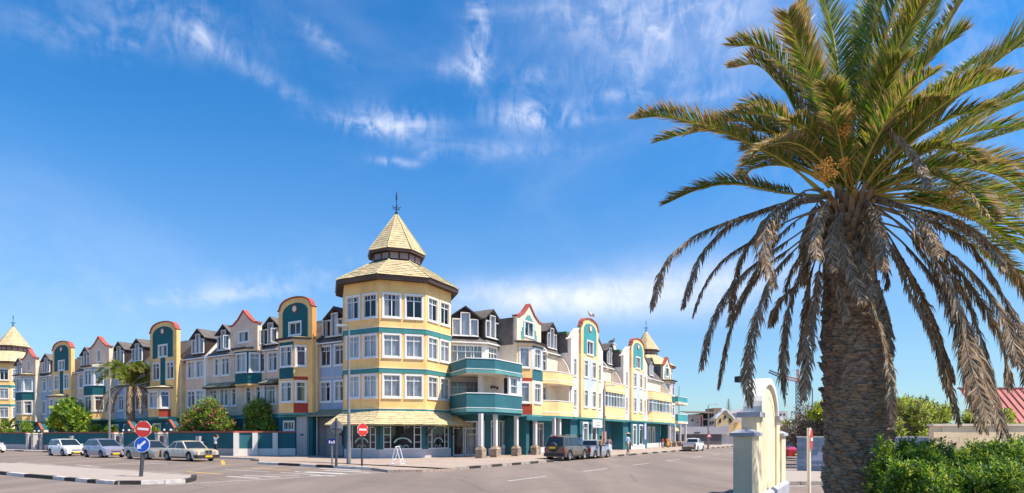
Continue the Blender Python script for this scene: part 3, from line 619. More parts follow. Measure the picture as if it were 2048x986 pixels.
o, t1, W = houseL('far blue grey house with one dormer, left of the smallest yellow arch', 73, 105)
panel(o, BLU, 0, 0, 0, W, 3.6, 9.6, WL(t1, [(74, 80.5, 'd'), (84, 93.5, 'w')], F1)+WL(t1, [(74, 81, 'h'), (84.5, 94.5, 'w'), (98, 103, 'd')], F2))
mansard(o, [(0, 0), (W, 0)]); dormer(o, wxL(t1, 81, 103)[0], .1, w=2.4, cur='w', open_=False); ground_L(o, W); core(o, 0, W, 0, 6)
peach2('farthest peach house with red pointed gable, touching the left edge tower', 30, 73, 44, 71, 37, 63, [(33.5, 38, 'd')], [(31, 37, 'h')], (33, 42), colw=BLU)
raking  # (cross walls are added per house above)
# towers: the big corner one, the far right one, the left edge one
Tm = tower('large yellow octagonal corner tower with straw shingle spire and canopy over a glazed shop', -9.43, 47.87, math.radians(90-72.4))
q = Rp(95.5, 32.0); tower('small distant tower with straw shingle spire rising behind the right wing', q[0], q[1], math.radians(90-76.4), low=True)
q = Lp(117.0, 38.5); tower('yellow octagonal tower cut off by the left edge of the photo', q[0], q[1], math.radians(90-76.4), low=True)
# ---------------------------------------------------------------- right wing: balconies over an arcade, recess plane s = 27.5 (local y = 0), street front s = 24.3 (local y = -3.2)
SR = 27.5; FY = -3.2
def houseR(label, t0, name='terrace_house'): return thing(name, label, 'house', Rp(t0, SR), ROTR, 'painted houses of the right wing')
def balcony(parent, pts, z0, z1, mt, name='balcony', band=True, slab=True, ymax=0.):
    """parapet along a polyline (left to right as seen from the street), coping, band and slab"""
    m = ribbon(MB(), pts, 0, .16, z0, z1); o = m.build(name, mt, parent)
    ribbon(MB(), pts, -.04, .2, z1, z1+.07).build('coping', WHI, o)
    if band:
        ribbon(MB(), pts, -.05, -.001, z0-.02, z0+.26).build('pale_band', TEP if mt in (TEB, TEG) else CRE if mt is not YEP else YEP, o)
        ribbon(MB(), pts, -.07, -.001, z0+.26, z0+.31).build('band_moulding', WHI, o)
    if slab: MB().prism([(pts[0][0], ymax)]+list(off(pts, .01))+[(pts[-1][0], ymax)], z0, z0+.2, 'z').build('balcony_floor', WST, o)
    return o
def column(parent, x, y, z1=3.45, base=True, w=.28):
    m = MB(); zb = .0
    m.box(x-w/2, x+w/2, y-w/2, y+w/2, .1 if not base else .95, z1, 0)
    c = m.build('column', TIW, parent)
    if base:
        b = MB(); b.box(x-.30, x+.30, y-.30, y+.30, .1, .76, 0); p = [(x-.32, y-.32), (x+.32, y-.32), (x+.32, y+.32), (x-.32, y+.32)]; q = [(x-w/2, y-w/2), (x+w/2, y-w/2), (x+w/2, y+w/2), (x-w/2, y+w/2)]
        b.add([(*a, .76) for a in p]+[(*a, 1.02) for a in q], [(i, (i+1) % 4, (i+1) % 4+4, i+4) for i in range(4)], 0); b.build('column_base', STO, c)
def shop(parent, x, y, w, z0, z1, rot=0., cols=2, dark=True, sign=None, plinth=.6):
    window(parent, x, y, z0, w, z1-z0, rot, cols=cols, cur='d' if dark else 'g', tr=.8, sur=.09, name='shop_window')
TW = 27.5
# --- first house: teal balconies beside the tower
T0 = 38.0
o = houseR('cream house with two curved teal balconies and paired dormers, next right of the corner tower', T0)
X = lambda t: t-T0
ang = [(X(36.9), 3.8), (X(40.9), 0), ]; L_ = math.hypot(ang[1][0]-ang[0][0], ang[1][1]-ang[0][1]); ra = math.atan2(ang[1][1]-ang[0][1], ang[1][0]-ang[0][0])
for (z0, z1, zb) in ((3.6, 6.6, 4.0), (6.6, 9.62, 7.0)):
    panel(o, WST, ang[0][0], ang[0][1], ra, L_, z0, z1, [(L_-1.75, zb, 2.9, 2.38, dict(cols=4, cur='g', tr=.78, sur=.07))])
    panel(o, WST, ang[1][0], 0, 0, X(46)-ang[1][0], z0, z1, [(1.0, zb, 1.5, 2.38, dict(cols=3, cur='g', tr=.78, sur=.07))] if z0 > 6 else [])
panel(o, TEB, ang[0][0], ang[0][1], ra, L_, .1, 3.6, [(L_-2.35, .12, .95, 2.9, dict(cols=1, tr=.8, cur='d', sur=.07)), (L_-1.3, .12, 1.05, 2.9, dict(cols=1, tr=.8, cur='d', sur=.07)), (L_-.45, .12, .6, 2.9, dict(cols=1, tr=.8, cur='d', sur=.07))], name='ground_floor_wall')
g = MB(); 
for i in range(7): g.box(-.42+.14*i-.012, -.42+.14*i+.012, -.02, .0, 0, 1.75)
g.box(-.44, .44, -.025, .005, 1.75, 1.8); g.box(-.44, .44, -.025, .005, .08, .12); g.build('gate', WHI, o, (ang[1][0]-1.3*math.cos(ra), -1.3*math.sin(ra)-.12, .15), ra)
panel(o, TEB, ang[1][0], 0, 0, X(46)-ang[1][0], .1, 3.6, [(1.2, .75, 1.0, 2.35, dict(cols=2, tr=.8, cur='d', sur=.09)), (2.5, .75, 1.0, 2.35, dict(cols=2, tr=.8, cur='d', sur=.09)), (4.2, .12, 1.0, 2.9, dict(cols=1, tr=.8, cur='d', sur=.07))], name='ground_floor_wall')
panel(o, TIL, ang[1][0]+.3, -.04, 0, 2.9, .1, .74, (), name='tiled_dado')
bp = [(X(35.1), -.2), (X(36.6), -1.9), (X(38.0), FY-.1), (X(41.6), FY-.1), (X(42.3), FY+.5)]
bp = [(X(37.75), 28.93-SR), (X(tR(933, 25.8)), 25.8-SR), (X(tR(990, 24.3)), 24.3-SR), (X(tR(1044, 24.3)), 24.3-SR)]
for z0, z1 in ((3.62, 4.98), (6.55, 7.60)):
    b = balcony(o, bp, z0, z1, TEB, slab=False)
    MB().prism([(X(37.2), 3.4)]+list(off(bp, .02))+[(X(44), 0), (X(40.9), 0)], z0+.05, z0+.22, 'z').build('balcony_floor', WST, b)
# beam under, columns
ribbon(MB(), bp, .05, .35, 3.42, 3.62).build('arcade_beam', TEB, o)
for px in (961.6, 990.8): column(o, X(tR(px, 24.75)), 24.75-SR)
column(o, X(tR(1032.6, 24.7)), 24.7-SR)
# white upright and end screen on the first-floor balcony
MB().box(X(tR(1017, 24.4)), X(tR(1017, 24.4))+.15, FY+.05, FY+.2, 4.98, 6.55).build('screen_post', WHI, o)
panel(o, PBL, X(tR(1018, 24.45)), 24.45-SR, 0, X(tR(1044, 24.45))-X(tR(1018, 24.45)), 5.05, 6.55, [(.72, 5.08, 1.15, 1.42, dict(cols=1, tr=.5, cur='g', sur=.08))], name='end_screen', back=.12)
xp = X(tR(961, 26.4)); MB().box(xp-.15, xp+.15, -1.25, -.95, 3.8, 6.6).build('balcony_pier', WHI, o)
panel(o, WST, X(tR(966, 26.4)), 26.4-SR, 0, X(tR(1044, 26.4))-X(tR(966, 26.4)), 3.8, 6.6, (), name='lobby_wall')
m = MB(); 
for i, x in enumerate((0, .42, .84)): m.box(x, x+.3, -.04, 0, 5.65+.05*(i % 2), 5.85+.05*(i % 2))
m.build('wall_plaques', DWO, o, (X(tR(981, 26.4)), 26.4-SR, 0))
ev = [(X(36.7), 4.0), (X(40.9), 0), (X(46.5), 0)]
mansard(o, ev); dormer(o, *( (ang[0][0]+ang[1][0])/2+.75, (ang[0][1]+ang[1][1])/2-.62), ra, w=2.3, cur='w', open_=False); dormer(o, X(tR(983, 27.6)), .1, 0, w=2.2, cur='w', open_=False)
core(o, X(40), X(48), 0.2, 7); MB().prism([(X(35), 7), (X(38.2), 4.0), (X(40.9), .9), (X(42), 7)], 0, 9.5, 'z').build('house_core', LGR, o)
# --- pointed gable house with multicoloured bay
T0 = 41.9
o = houseR('cream pointed gable house with stepped teal pattern and a multicoloured bay', T0, 'gabled_house')
def pgable_R(o, T0, px0, px1, sg=25.7, mirror=False, gt=(42.9, 47.2)):
    x0, x1 = gt[0]-T0, gt[1]-T0; y = sg-SR; w = x1-x0
    gwn = (w*.48, 10.45, 1.75, 1.45, dict(cols=2, tr=0, cur='h'))
    point_gable(o, x0, y, w, 9.75, CRE, [], gwn, zap=13.3)
    # stepped teal pattern round the window
    m = MB(); c = w*.48
    for (a, b, z0, z1) in ((-1.25, -.89, 10.2, 11.2), (.89, 1.25, 10.2, 11.2), (-1.0, -.55, 11.2, 11.75), (.55, 1.0, 11.2, 11.75), (-.55, .55, 11.92, 12.2), (-.75, -.5, 11.75, 12.0), (.5, .75, 11.75, 12.0), (-.3, .3, 12.2, 12.42), (-1.4, -1.25, 10.2, 10.8), (1.25, 1.4, 10.2, 10.8)): m.box(c+a, c+b, -.03, 0, z0, z1)
    m.build('stepped_pattern', TEP, o, (x0, y, 0))
    MB().box(x0, x1, y+.01, 0, 3.62, 9.76).build('gable_pier', CRE, o)
    xc = x0+w*.45; wf, pr = 1.9, .95
    sw = lambda z: [(pr*.707, z, 1.0, WH, dict(cols=1, cur='w', tr=.8))]; fw = lambda z: [(wf/2, z, 1.25, WH, dict(cols=2, cur='h'))]
    bay(o, xc, y, wf, pr, {'l': [(3.6, 4.5, RED, []), (4.5, 6.45, YEP, sw(F1)), (6.45, 6.75, RED, []), (6.75, 7.5, YEL, []), (7.5, 9.4, YEP, sw(F2)), (9.4, 9.62, YEL, [])],
        'f': [(3.6, 4.5, YEP, []), (4.5, 6.55, CRE, fw(F1)), (6.55, 7.5, TEB, []), (7.5, 9.4, PBL, fw(F2)), (9.4, 9.62, TEA, [])], 'r': [(3.6, 9.62, YEP, [])]})
    bay_cap(o, xc, y, wf, pr, 9.74); bay_base(o, xc, y, wf, pr, 3.6, TEP)
    # arcade underneath
    m = MB(); m.box(x0-.3, x1+.2, y-pr-.2, y-pr+.15, 3.1, 3.44); m.build('arcade_beam', TEB, o)
    panel(o, TEB, x0, 0, 0, w, .1, 3.44, [(1.0, .9, 1.1, 2.2, dict(cols=2, tr=.8, cur='d', sur=.09)), (3.0, .9, 1.1, 2.2, dict(cols=2, tr=.8, cur='d', sur=.09))], name='ground_floor_wall')
    MB().box(x0+.9, x0+1.5, -2.2, 0, .1, 3.4).build('arcade_pier', TEB, o); core(o, x0, x1, 0, 7, 9.5)
    column(o, (tR(1072, 24.75)-T0) if T0 < 60 else x1-1.4, y-pr+.1)
    for sx in (x0, x1): MB().box(sx-.12, sx+.12, y+.35, 2.2, 9.6, 11.9).build('gable_cheek', ROO, o)
pgable_R(o, T0, 0, 0)
mansard(o, [(.8, .0), (6.2, .0)], gutter=False)
# --- yellow balcony houses
def yellow_balcony(label, T0, T1, bl, glazed=False, dor='b', dx=2.3, grey=False):
    o = houseR(label, T0); W = T1-T0; YR = -1.7
    for k, (z0, z1, zb) in enumerate(((3.6, 6.6, 4.0), (6.6, 9.62, 7.0))):
        panel(o, CRE, 0, YR, 0, W+1.5, z0, z1, [(1.2, zb, 1.4, 2.35, dict(cols=2, cur='g', sur=.07))])
    y1 = FY; bp = [(0, -2.3), (1.4, y1), (W-.9, y1), (W-.1, y1+.1)] if bl else [(0.1, y1), (W-.1, y1)]
    for z0, z1 in ((3.62, 4.95), (6.55, 7.62)): balcony(o, bp, z0, z1, YEP)
    ribbon(MB(), bp, -.06, .3, 3.38, 3.6).build('arcade_beam', TEG, o)
    # side screen walls between flats
    MB().prism([(-3.0, 7.6), (-2.7, 8.5), (-2.2, 9.2), (-1.7, 9.4), (-1.7, 6.7), (-3.0, 6.7)], W-.7, W-.55, 'x').build('privacy_screen', WST, o)
    MB().prism([(FY+.3, 4.9), (FY+.3, 6.55), (0, 6.55), (0, 3.8), (FY+.3, 3.8)], W-.7, W-.55, 'x').build('privacy_screen', WST, o)
    if glazed:
        m = MB(); n = 7
        for i in range(n+1):
            x = bp[0][0]+(bp[-1][0]-bp[0][0])*i/n; m.box(x-.05, x+.05, y1+.03, y1+.12, 4.95, 6.56)
        m.box(bp[0][0], bp[-1][0], y1+.04, y1+.11, 6.1, 6.17); fr = m.build('glazing_frame', WHI, o)
        for i in range(n):
            a = bp[0][0]+(bp[-1][0]-bp[0][0])*i/n; b = bp[0][0]+(bp[-1][0]-bp[0][0])*(i+1)/n
            MB().poly([(a+.05, y1+.07, 4.95), (b-.05, y1+.07, 4.95), (b-.05, y1+.07, 6.55), (a+.05, y1+.07, 6.55)]).build('pane', GLS, fr)
            if i % 3: MB().poly([(a+.05, y1+.2, 4.95), (b-.05, y1+.2, 4.95), (b-.05, y1+.2, 6.5), (a+.05, y1+.2, 6.5)]).build('blind', CUR if i % 2 else CUG, fr)
    else:
        pass
    panel(o, TEB, 0, -1.5, 0, W, .1, 3.4, [(1.0+2.0*i, .3, 1.2, 2.7, dict(cols=2, tr=.8, cur='d', sur=.1)) for i in range(int((W-1)/2.0))], name='ground_floor_wall', back=.5)
    MB().box(0, W, -1.56, -1.51, .1, .74).build('tiled_dado', TIW, o); mansard(o, [(-.3, YR), (W+1.5, YR)]); 
    dormer(o, dx, YR+.2, 0, w=1.9, cur='b' if dor == 'b' else 'w', open_=False); core(o, 0, W, YR+.1, 7)
    raking(o, dx-1.7, WST, y=YR, th=.18, zb=9.3, fr=-.3); return o
o = yellow_balcony('pale yellow balcony house with open first floor balcony and blue curtained dormer', 46.6, 51.5, True, dx=tR(1102, 26)-46.6)
for px in (1108, 1118.5): column(o, tR(px, 24.6)-46.6, 24.6-SR, base=False, w=.28)
m = MB()
for k in range(2):
    m.box(-.45, .45, -.35, 0, k*.78, k*.78+.62, 0); m.ring([(.22, 0), (.22, .01)], 12, mi=1)
    disc(m, -.1, k*.78+.31, .24, -.37, -.349, 1)
m2 = MB(); 
for k in range(2):
    u = MB(); u.box(-.45, .45, -.35, 0, 0, .62, 0); disc(u, -.1, .31, .24, -.37, -.349, 1); disc(u, -.1, .31, .07, -.385, -.36, 0)
    a = u.build('air_conditioner', [WST, PLG], None, Rp(tR(1134, 25.95), 25.95, 1.95+k*.78), ROTR); tag(a, ('upper' if k else 'lower')+' of two white air conditioner boxes on the teal wall behind the parked offroader', 'air conditioner', 'air conditioners on the teal wall')
# --- arched gable houses of the right wing
def arch_R(label, T0, W, s, fl, sgn, stem=PBL):
    """central arch with white raking flanks; T0 = start of the left flank"""
    o = houseR(label, T0, 'gabled_house'); y = s-SR; a = fl; b = W-fl; w = b-a
    nar = lambda z: (fl*.52, z, .62, 1.75, dict(cols=1, cur='w', tr=.8, sur=.07))
    for (x0, m_) in ((0, False), (b, True)):
        panel(o, WST, x0, y+.25, 0, fl, 3.6, 9.8, [nar(F1), nar(F2)] if fl > 1 else [], back=2.9, name='flank_wall')
        pf = [(0, 9.8), (fl, 9.8), (fl, 12.35), (0, 11.1)] if not m_ else [(0, 9.8), (fl, 9.8), (fl, 11.0), (0, 12.35)]
        MB().prism(pf, 0, .35, 'y').build('flank_head', WST, o, (x0, y+.25, 0))
        c = MB(); pp_ = [(-.1, 11.05), (fl, 12.35)] if not m_ else [(0, 12.35), (fl+.1, 10.95)]
        coping(c, pp_, -.1, .5, .12); c.build('raking_coping', WST if not m_ else ROO, o, (x0, y+.25, 0))
    ws = [(w*.27, z, 1.1, 1.85, dict(cols=2, cur='w', tr=.8)) for z in (F1, F2)]+[(w*.73, z, 1.1, 1.85, dict(cols=2, cur='h', tr=.8)) for z in (F1, F2)]
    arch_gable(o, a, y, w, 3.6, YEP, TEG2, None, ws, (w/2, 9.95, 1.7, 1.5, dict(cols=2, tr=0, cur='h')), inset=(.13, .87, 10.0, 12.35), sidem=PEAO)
    m = MB(); wall_grid(m, w*.13, w*.87, 3.75+.9, 9.6, [(q[0]-q[2]/2+.1, q[0]+q[2]/2-.1, q[1]+.1, q[1]+q[3]-.1) for q in ws], -.018, .01); m.build('pale_blue_strip', stem, o, (a, y, 0))
    zband(o, 0, W, y+.1, 3.42, 3.6, TEG, pr=.2)
    # ground-floor shop
    panel(o, WHI if False else TEB, a-.2, y+.02, 0, w+.4, .1, 3.42, [(.2+w*.24, .55, 1.35, 2.6, dict(cols=1, tr=.8, cur='g', sur=.16)), (.2+w*.74, .55, 1.35, 2.6, dict(cols=1, tr=.8, cur='d', sur=.16))], name='ground_floor_wall', back=1.0)
    MB().box(a-.22, b+.22, y-.03, y+.0, .1, .62).build('white_dado', TIW, o)
    for x0 in (0, b+.2): MB().box(x0, x0+fl-.2, y+.3, y+3.3, .1, 3.42).build('arcade_end_wall', TEB, o)
    core(o, 0, W, y+1.5, 7, 9.6); MB().box(0.02, W-.02, y+.62, 3.4, 9.6, 11.6).build('slate_side', ROO, o); MB().box(-.1, W+.1, y+.7, 3.6, 11.62, 11.85).build('roof', GRN, o); return o
GRN = mat('dark green roof edge', (.06, .14, .06), .7, var=.1)
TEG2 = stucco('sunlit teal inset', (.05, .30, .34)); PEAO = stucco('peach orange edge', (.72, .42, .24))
o = arch_R('nearest teal arched gable of the right wing, white flanks, gull on its red coping', 51.1, 7.9, 24.3, 1.8, 0)
o = arch_R('second farther arched gable of the right wing, teal arch in front of the distant spire', 65.2, 8.6, 24.3, 2.0, 0)
yellow_balcony('pale yellow balcony house with glazed first floor between the two right wing arched gables', 59.0, 65.2, False, glazed=True, dor='w', dx=tR(1219, 26)-59.0)
yellow_balcony('last pale yellow balcony house before the far teal balconies', 73.8, 84.2, True, glazed=True, dor='w', dx=tR(1301, 26)-73.8)
T0 = 84.0
o = houseR('far cream pointed gable house with small teal pattern below the distant tower', T0, 'gabled_house')
pgable_R(o, T0, 0, 0, gt=(84.3, 88.4)); mansard(o, [(-.5, 0), (4.6, 0)], gutter=False)
T0 = 87.6
o = houseR('end house with far teal balconies on stone based columns where the right wing stops', T0)
bp = [(0, -1.8), (0.2, -3.0), (5.6, -3.0), (6.8, -1.8), (6.8, 1)]
for z0, z1 in ((3.62, 4.95), (6.55, 7.62)): balcony(o, bp, z0, z1, TEG2, ymax=1.)
panel(o, CRE, 0, -.4, 0, 6, 3.6, 9.6, [(1.2, F1, 1.4, WH, dict(cols=2)), (3.4, F1, 1.6, WH, dict(cols=2)), (1.2, F2, 1.4, WH, dict(cols=2)), (3.4, F2, 1.6, WH, dict(cols=2))])
panel(o, TIW, 0, -.6, 0, 6, .1, 3.6, [(1.5, .4, 1.4, 2.6, dict(cols=2, cur='d')), (4, .4, 1.4, 2.6, dict(cols=2, cur='d'))], name='ground_floor_wall')
for x, y in ((-4, -2.9), (-1.4, -2.9), (1.6, -2.9), (4.6, -2.9)): column(o, x, y)
mansard(o, [(0, -.2), (6, -.2)]); core(o, 0, 6, 0, 7)
# teal band all along the arcade between columns: pillars under the other balconies
# ---------------------------------------------------------------- ground, pavements, kerbs, markings
KH = .13
g = MB().poly([(-2500, -300, 0), (2500, -300, 0), (2500, 4000, 0), (-2500, 4000, 0)]).build('road', ASP); tag(g, kind='structure')
def W2(p, z=0): return (p[0], p[1], z)
kerbline = [Lp(170, 27.7), Lp(39.0, 27.3), gp(502, 921.3), gp(519, 922.5), gp(517, 928.5), gp(600, 932.5), gp(742, 940)]
flush = [gp(776, 945), gp(845, 944.5), gp(905, 941.5)]
kerbline2 = [Rp(23.4, 18.7), Rp(36.0, 18.6), Rp(37.0, 20.5), Rp(45.3, 20.5), Rp(46.3, 18.6), Rp(150, 18.5)]
pv = [W2(p) for p in kerbline+flush+kerbline2]+[Rp(150, 40), Lp(60, 60), Lp(170, 60)]
o = MB().prism([p[:2] for p in pv], 0.0, KH, 'z').build('pavement', PAV); tag(o, kind='structure')
def kerb(pts, label, seg=1.9, cols='bw', wd=.2, h=KH+.012, rs=None, cat=None):
    """painted kerb of separate stones along a line; colours cycle"""
    root = thing('kerb', None, None); tag(root, label, 'kerb', kind='structure'); k = 0; rs = random.Random(len(label))
    mm = {'b': KBL, 'w': KWH, 'g': KGR}
    for a, b in zip(pts[:-1], pts[1:]):
        a, b = Vector(a[:2]), Vector(b[:2]); d = b-a; n = max(1, round(d.length/seg)); u = d.normalized(); nrm = Vector((-u.y, u.x)); pos = 0; sl = d.length/n
        for i in range(n):
            p, q = a+u*(i*sl+.008), a+u*((i+1)*sl-.008); c = cols[k % len(cols)]; k += 1; j = rs.uniform(-.006, .006)
            m = MB(); m.prism([(p+nrm*-.03)[:], (q+nrm*-.03)[:], (q+nrm*(wd-.03))[:], (p+nrm*(wd-.03))[:]], 0, h+j, 'z'); m.build('kerb_stone', mm[c], root)
    return root
kerb([Lp(100, 27.5), Lp(39.0, 27.3), gp(502, 921.3)], 'black and white painted kerb stones in front of the teal wall behind the parked cars', 2.4, 'bwbww')
kerb([gp(517, 928.5), gp(600, 932.5), gp(742, 940)], 'black and white painted kerb at the corner pavement below the signs and the tall lamp', 1.75, 'wbwbwwb')
kerb([Rp(25, 18.7), Rp(36.0, 18.6)], 'low dusty kerb with faded black stones before the offroader on the right street', 1.1, 'gbgb')
kerb([Rp(46.3, 18.6), Rp(110, 18.5)], 'long faded kerb running down the right street past the walkers', 1.6, 'gb')
# median island
isl = [gp(-60, 943), gp(0, 949), gp(48, 954), gp(108, 959), gp(148, 963), gp(193, 967), gp(236, 969.5), gp(282, 969), gp(371, 966), gp(389, 961.5), gp(391, 955.5), gp(330, 951.5), gp(250, 944.5), gp(160, 938.5), gp(36, 929), gp(4, 930), gp(-60, 932)]
island = MB().prism([p[:2] for p in isl], 0, KH, 'z').build('traffic_island', PAG); tag(island, kind='structure')
root = thing('kerb', None, None); tag(root, 'black and white painted kerb around the traffic island in the left foreground', 'kerb', kind='structure')
seq = [(isl[0], (-30, 946), 'w'), ((-30, 946), (15, 950.6), 'b'), ((15, 950.6), (51, 954.2), 'w'), ((51, 954.2), (108, 959), 'b'), ((108, 959), (131, 961.5), 'w'), ((131, 961.5), (153, 963.4), 'b'), ((153, 963.4), (177, 965.6), 'w'), ((177, 965.6), (194, 967), 'b'), ((194, 967), (212, 968.3), 'w'), ((212, 968.3), (230, 969.3), 'w'), ((230, 969.3), (282, 969), 'b'), ((282, 969), (330, 967.6), 'w'), ((330, 967.6), (371, 966), 'w'), ((371, 966), (389, 961.5), 'b'), ((389, 961.5), (391, 955.5), 'b'),
       ((391, 955.5), (330, 951.5), 'g'), ((330, 951.5), (250, 944.5), 'g'), ((250, 944.5), (160, 938.5), 'g'), ((160, 938.5), (36, 929), 'g'), ((36, 929), (14, 930), 'b')]
for a, b, c in seq:
    a = Vector(a[:2]) if len(a) == 3 else Vector(gp(*a)[:2]); b = Vector(gp(*b)[:2]); u = (b-a).normalized(); nrm = Vector((-u.y, u.x)); a = a+u*.01; b = b-u*.01
    MB().prism([(a-nrm*.05)[:], (b-nrm*.05)[:], (b+nrm*.15)[:], (a+nrm*.15)[:]], 0, KH+.014, 'z').build('kerb_stone', {'b': KBL, 'w': KWH, 'g': KGR}[c], root)
# right-hand strip of pavement with kerb
st = [(9.6, 21.6), (40, 21.6), (40, 30), (13.3, 29.4)]
o = MB().prism(st, 0, KH, 'z').build('pavement', PAG); tag(o, kind='structure')
kerb([(9.6, 21.6), (40, 21.6)], 'bare concrete kerb on the right between the cream gate wall and the palm', 1.0, 'g')
o = MB().prism([(5.2, 6), (40, 6), (40, 17.2), (9.6, 17.2), (4.6, 12.2)], 0, .10, 'z').build('planting_bed', mat('dry sandy soil', (.25, .19, .13), .95, var=.3, scale=4, bump=.6)); tag(o, kind='structure')
def mark(name, quads, mt, z=.004):
    m = MB()
    for q in quads: m.poly([(p[0], p[1], z) for p in q])
    return tag(m.build(name, mt), kind='structure')
def gl(a, b, w):                                      # painted strip between two ground points
    a, b = Vector(a[:2]), Vector(b[:2]); u = (b-a).normalized(); n = Vector((-u.y, u.x))*w/2; return [(a-n)[:], (b-n)[:], (b+n)[:], (a+n)[:]]
mark('stop_line', [gl(gp(330, 970), gp(560, 957), .12), gl(gp(560, 957), gp(772, 944.6), .13), gl(gp(742, 937), gp(774, 944), .11)], LIN)
wh = [gl(gp(x0, y0), gp(x1, y1), w_) for x0, y0, x1, y1, w_ in ((152, 930.5, 178, 932), (178, 932, 199, 933.3), (238, 927, 310, 931), (280, 926, 335, 928.5))for w_ in (.16,)] if False else []
dash = [(152, 930, 182, 932, .16), (172, 932.2, 200, 933.2, .2), (238, 927.3, 300, 930, .1), (275, 925.8, 335, 928.3, .16), (455, 953, 520, 957, .22), (488, 951, 560, 954.5, .2), (530, 949.5, 600, 951.5, .13), (560, 945, 640, 950, .13), (610, 944, 690, 948, .45), (650, 941, 740, 945, .3), (590, 943.2, 600, 944.2, .2), (450, 939, 540, 944, .1), (620, 950.5, 670, 952.5, .22), (640, 936.5, 720, 941, .3)]
mark('worn_road_markings', [gl(gp(a, b), gp(c, d), e) for a, b, c, d, e in dash], LIN, .006)
mark('yellow_road_markings', [gl(gp(374, 943.5), gp(443, 948.5), .22), gl(gp(505, 936.6), gp(580, 940.5), .2), gl(gp(383, 926), gp(470, 930), .07), gl(gp(445, 921), gp(447, 930), .22)], LIY, .005)
m = []
for i in range(14): m.append(gl(Rp(20+i*7.2, 12.4), Rp(23.2+i*7.2, 12.4), .12))
mark('lane_dashes', m, LIN)
mark('edge_line', [gl(Rp(5, 5.1), Rp(17.5, 5.1), .14), gl((9.0, 20.9), (10.6, 21.25), .12), gl((10.4, 21.35), (40, 21.35), .1)], LIN)
# ---------------------------------------------------------------- front wall of the left wing
WS = 29.5
def wall_run(label, a, b, th=.22, ztop=2.05, lit=False, piers=()):
    a, b = Vector(a[:2]), Vector(b[:2]); L_ = (b-a).length; r = math.atan2((b-a).y, (b-a).x); o = thing('garden_wall', label, 'wall', (*a, 0), r)
    MB().box(0, L_, 0, th, .1, .72).build('dado', TIW if lit else GRW2, o); MB().box(0, L_, .015, th-.015, .72, ztop).build('panel', TEB if lit else TEA, o); MB().box(-.05, L_+.05, -.07, th+.07, ztop, ztop+.13).build('coping', CAP, o)  # sun and shade put into the colours: lit run gets lighter teal and tile
    for x, w_ in piers: MB().box(x-w_/2, x+w_/2, -.12, th+.04, .1, ztop-.001).build('pier', TIW, o)
    return o, L_
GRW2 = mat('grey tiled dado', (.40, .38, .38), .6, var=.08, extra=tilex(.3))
segs = [(135, tL(82, WS)), (tL(62, WS)*0+tL(75, WS)-0, tL(-5, WS))]
cuts = [(-60, 52), (83, 228), (246, 318), (333, 468)]
for i, (pa, pb) in enumerate(cuts):
    lab = ['teal garden wall with red coping at the left edge, before the first gate', 'teal garden wall with red coping behind the white hatchback and the lavender car', 'short teal garden wall between two gates, behind the silver sedan', 'long teal garden wall behind the beige sedan and the person with raised arms'][i]
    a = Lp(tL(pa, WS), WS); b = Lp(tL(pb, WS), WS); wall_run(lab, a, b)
def piers(px, label, n=2):
    o = thing('gate_piers', label, 'gate pier', Lp(tL(px, WS), WS), ROTL)
    for i in range(n):
        x = (i-(n-1)/2)*1.5; m = MB(); m.box(x-.28, x+.28, -.15, .35, .1, 1.95, 0); m.box(x-.33, x+.33, -.2, .4, 1.95, 2.08, 1)
        for k in range(4): m.box(x-.10, x+.10, -.21, -.15, .5+k*.36, .74+k*.36, 0)
        m.build('pier', [LGR, CRE], o)
    MB().box(-.5, .5, 0, .06, .15, 1.8).build('gate', PLG, o)
piers(62, 'pair of pale gate piers at the far left opening of the teal wall'); piers(84, 'pale gate piers left of the white hatchback', 1); piers(237, 'pale gate piers behind the lavender car under a small red roofed gatehouse'); piers(325, 'pale gate piers behind the silver sedan under a small red roofed gatehouse')
def gatehouse(px, label):
    o = thing('gatehouse', label, 'gatehouse', Lp(tL(px, WS+1.0), WS+1.0), ROTL); w_ = .85
    m = MB(); m.prism([(-w_, .1), (w_, .1), (w_, 2.5), (0, 3.2), (-w_, 2.5)], 0, .7, 'y'); m.build('wall', TEA, o)
    MB().box(w_-.01, w_+.04, -.02, .72, .1, 2.45).build('return_wall', CRE, o)
    c = MB(); coping(c, [(-w_-.25, 2.42), (-w_+.1, 2.5), (0, 3.2), (w_-.1, 2.5), (w_+.25, 2.42)], 0, .25, .08); c.build('coping', CAP, o)
    for x in (-.6, .5): MB().ring([(0, 2.2), (.12, 2.26), (.12, 2.38), (0, 2.44)], 10, (x, -.1)).build('wall_lamp', WHI, o)
gatehouse(76, 'small teal gatehouse with red pitched coping at far left'); gatehouse(255, 'small teal gatehouse with red pitched coping right of the palm trunk'); gatehouse(338, 'small teal gatehouse with red pitched coping left of the bougainvillea')
def steps_block(px, label, k=1.):
    o = MB()
    for i, (a, b, z) in enumerate(((-.95, .95, .95), (-.62, .62, 1.3), (-.28, .28, 1.75))): o.box(a*k, b*k, -.32+.02*i, .0, .1, z)
    ob = o.build('stepped_plinth', LGR, None, Lp(tL(px, WS-.02), WS-.02), ROTL); tag(ob, label, 'plinth')
steps_block(147, 'grey stepped ornament on the teal wall behind the white hatchback'); steps_block(401, 'grey stepped ornament on the teal wall behind the beige sedan roof')
a = Lp(tL(470, WS), WS); b = Lp(tL(591, 33.1), 33.1)
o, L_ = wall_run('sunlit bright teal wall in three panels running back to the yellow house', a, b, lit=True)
for x in (.12, L_*.33, L_*.66): MB().box(x-.2, x+.2, -.34, .24, .1, 2.04).build('pier', TIW, o)
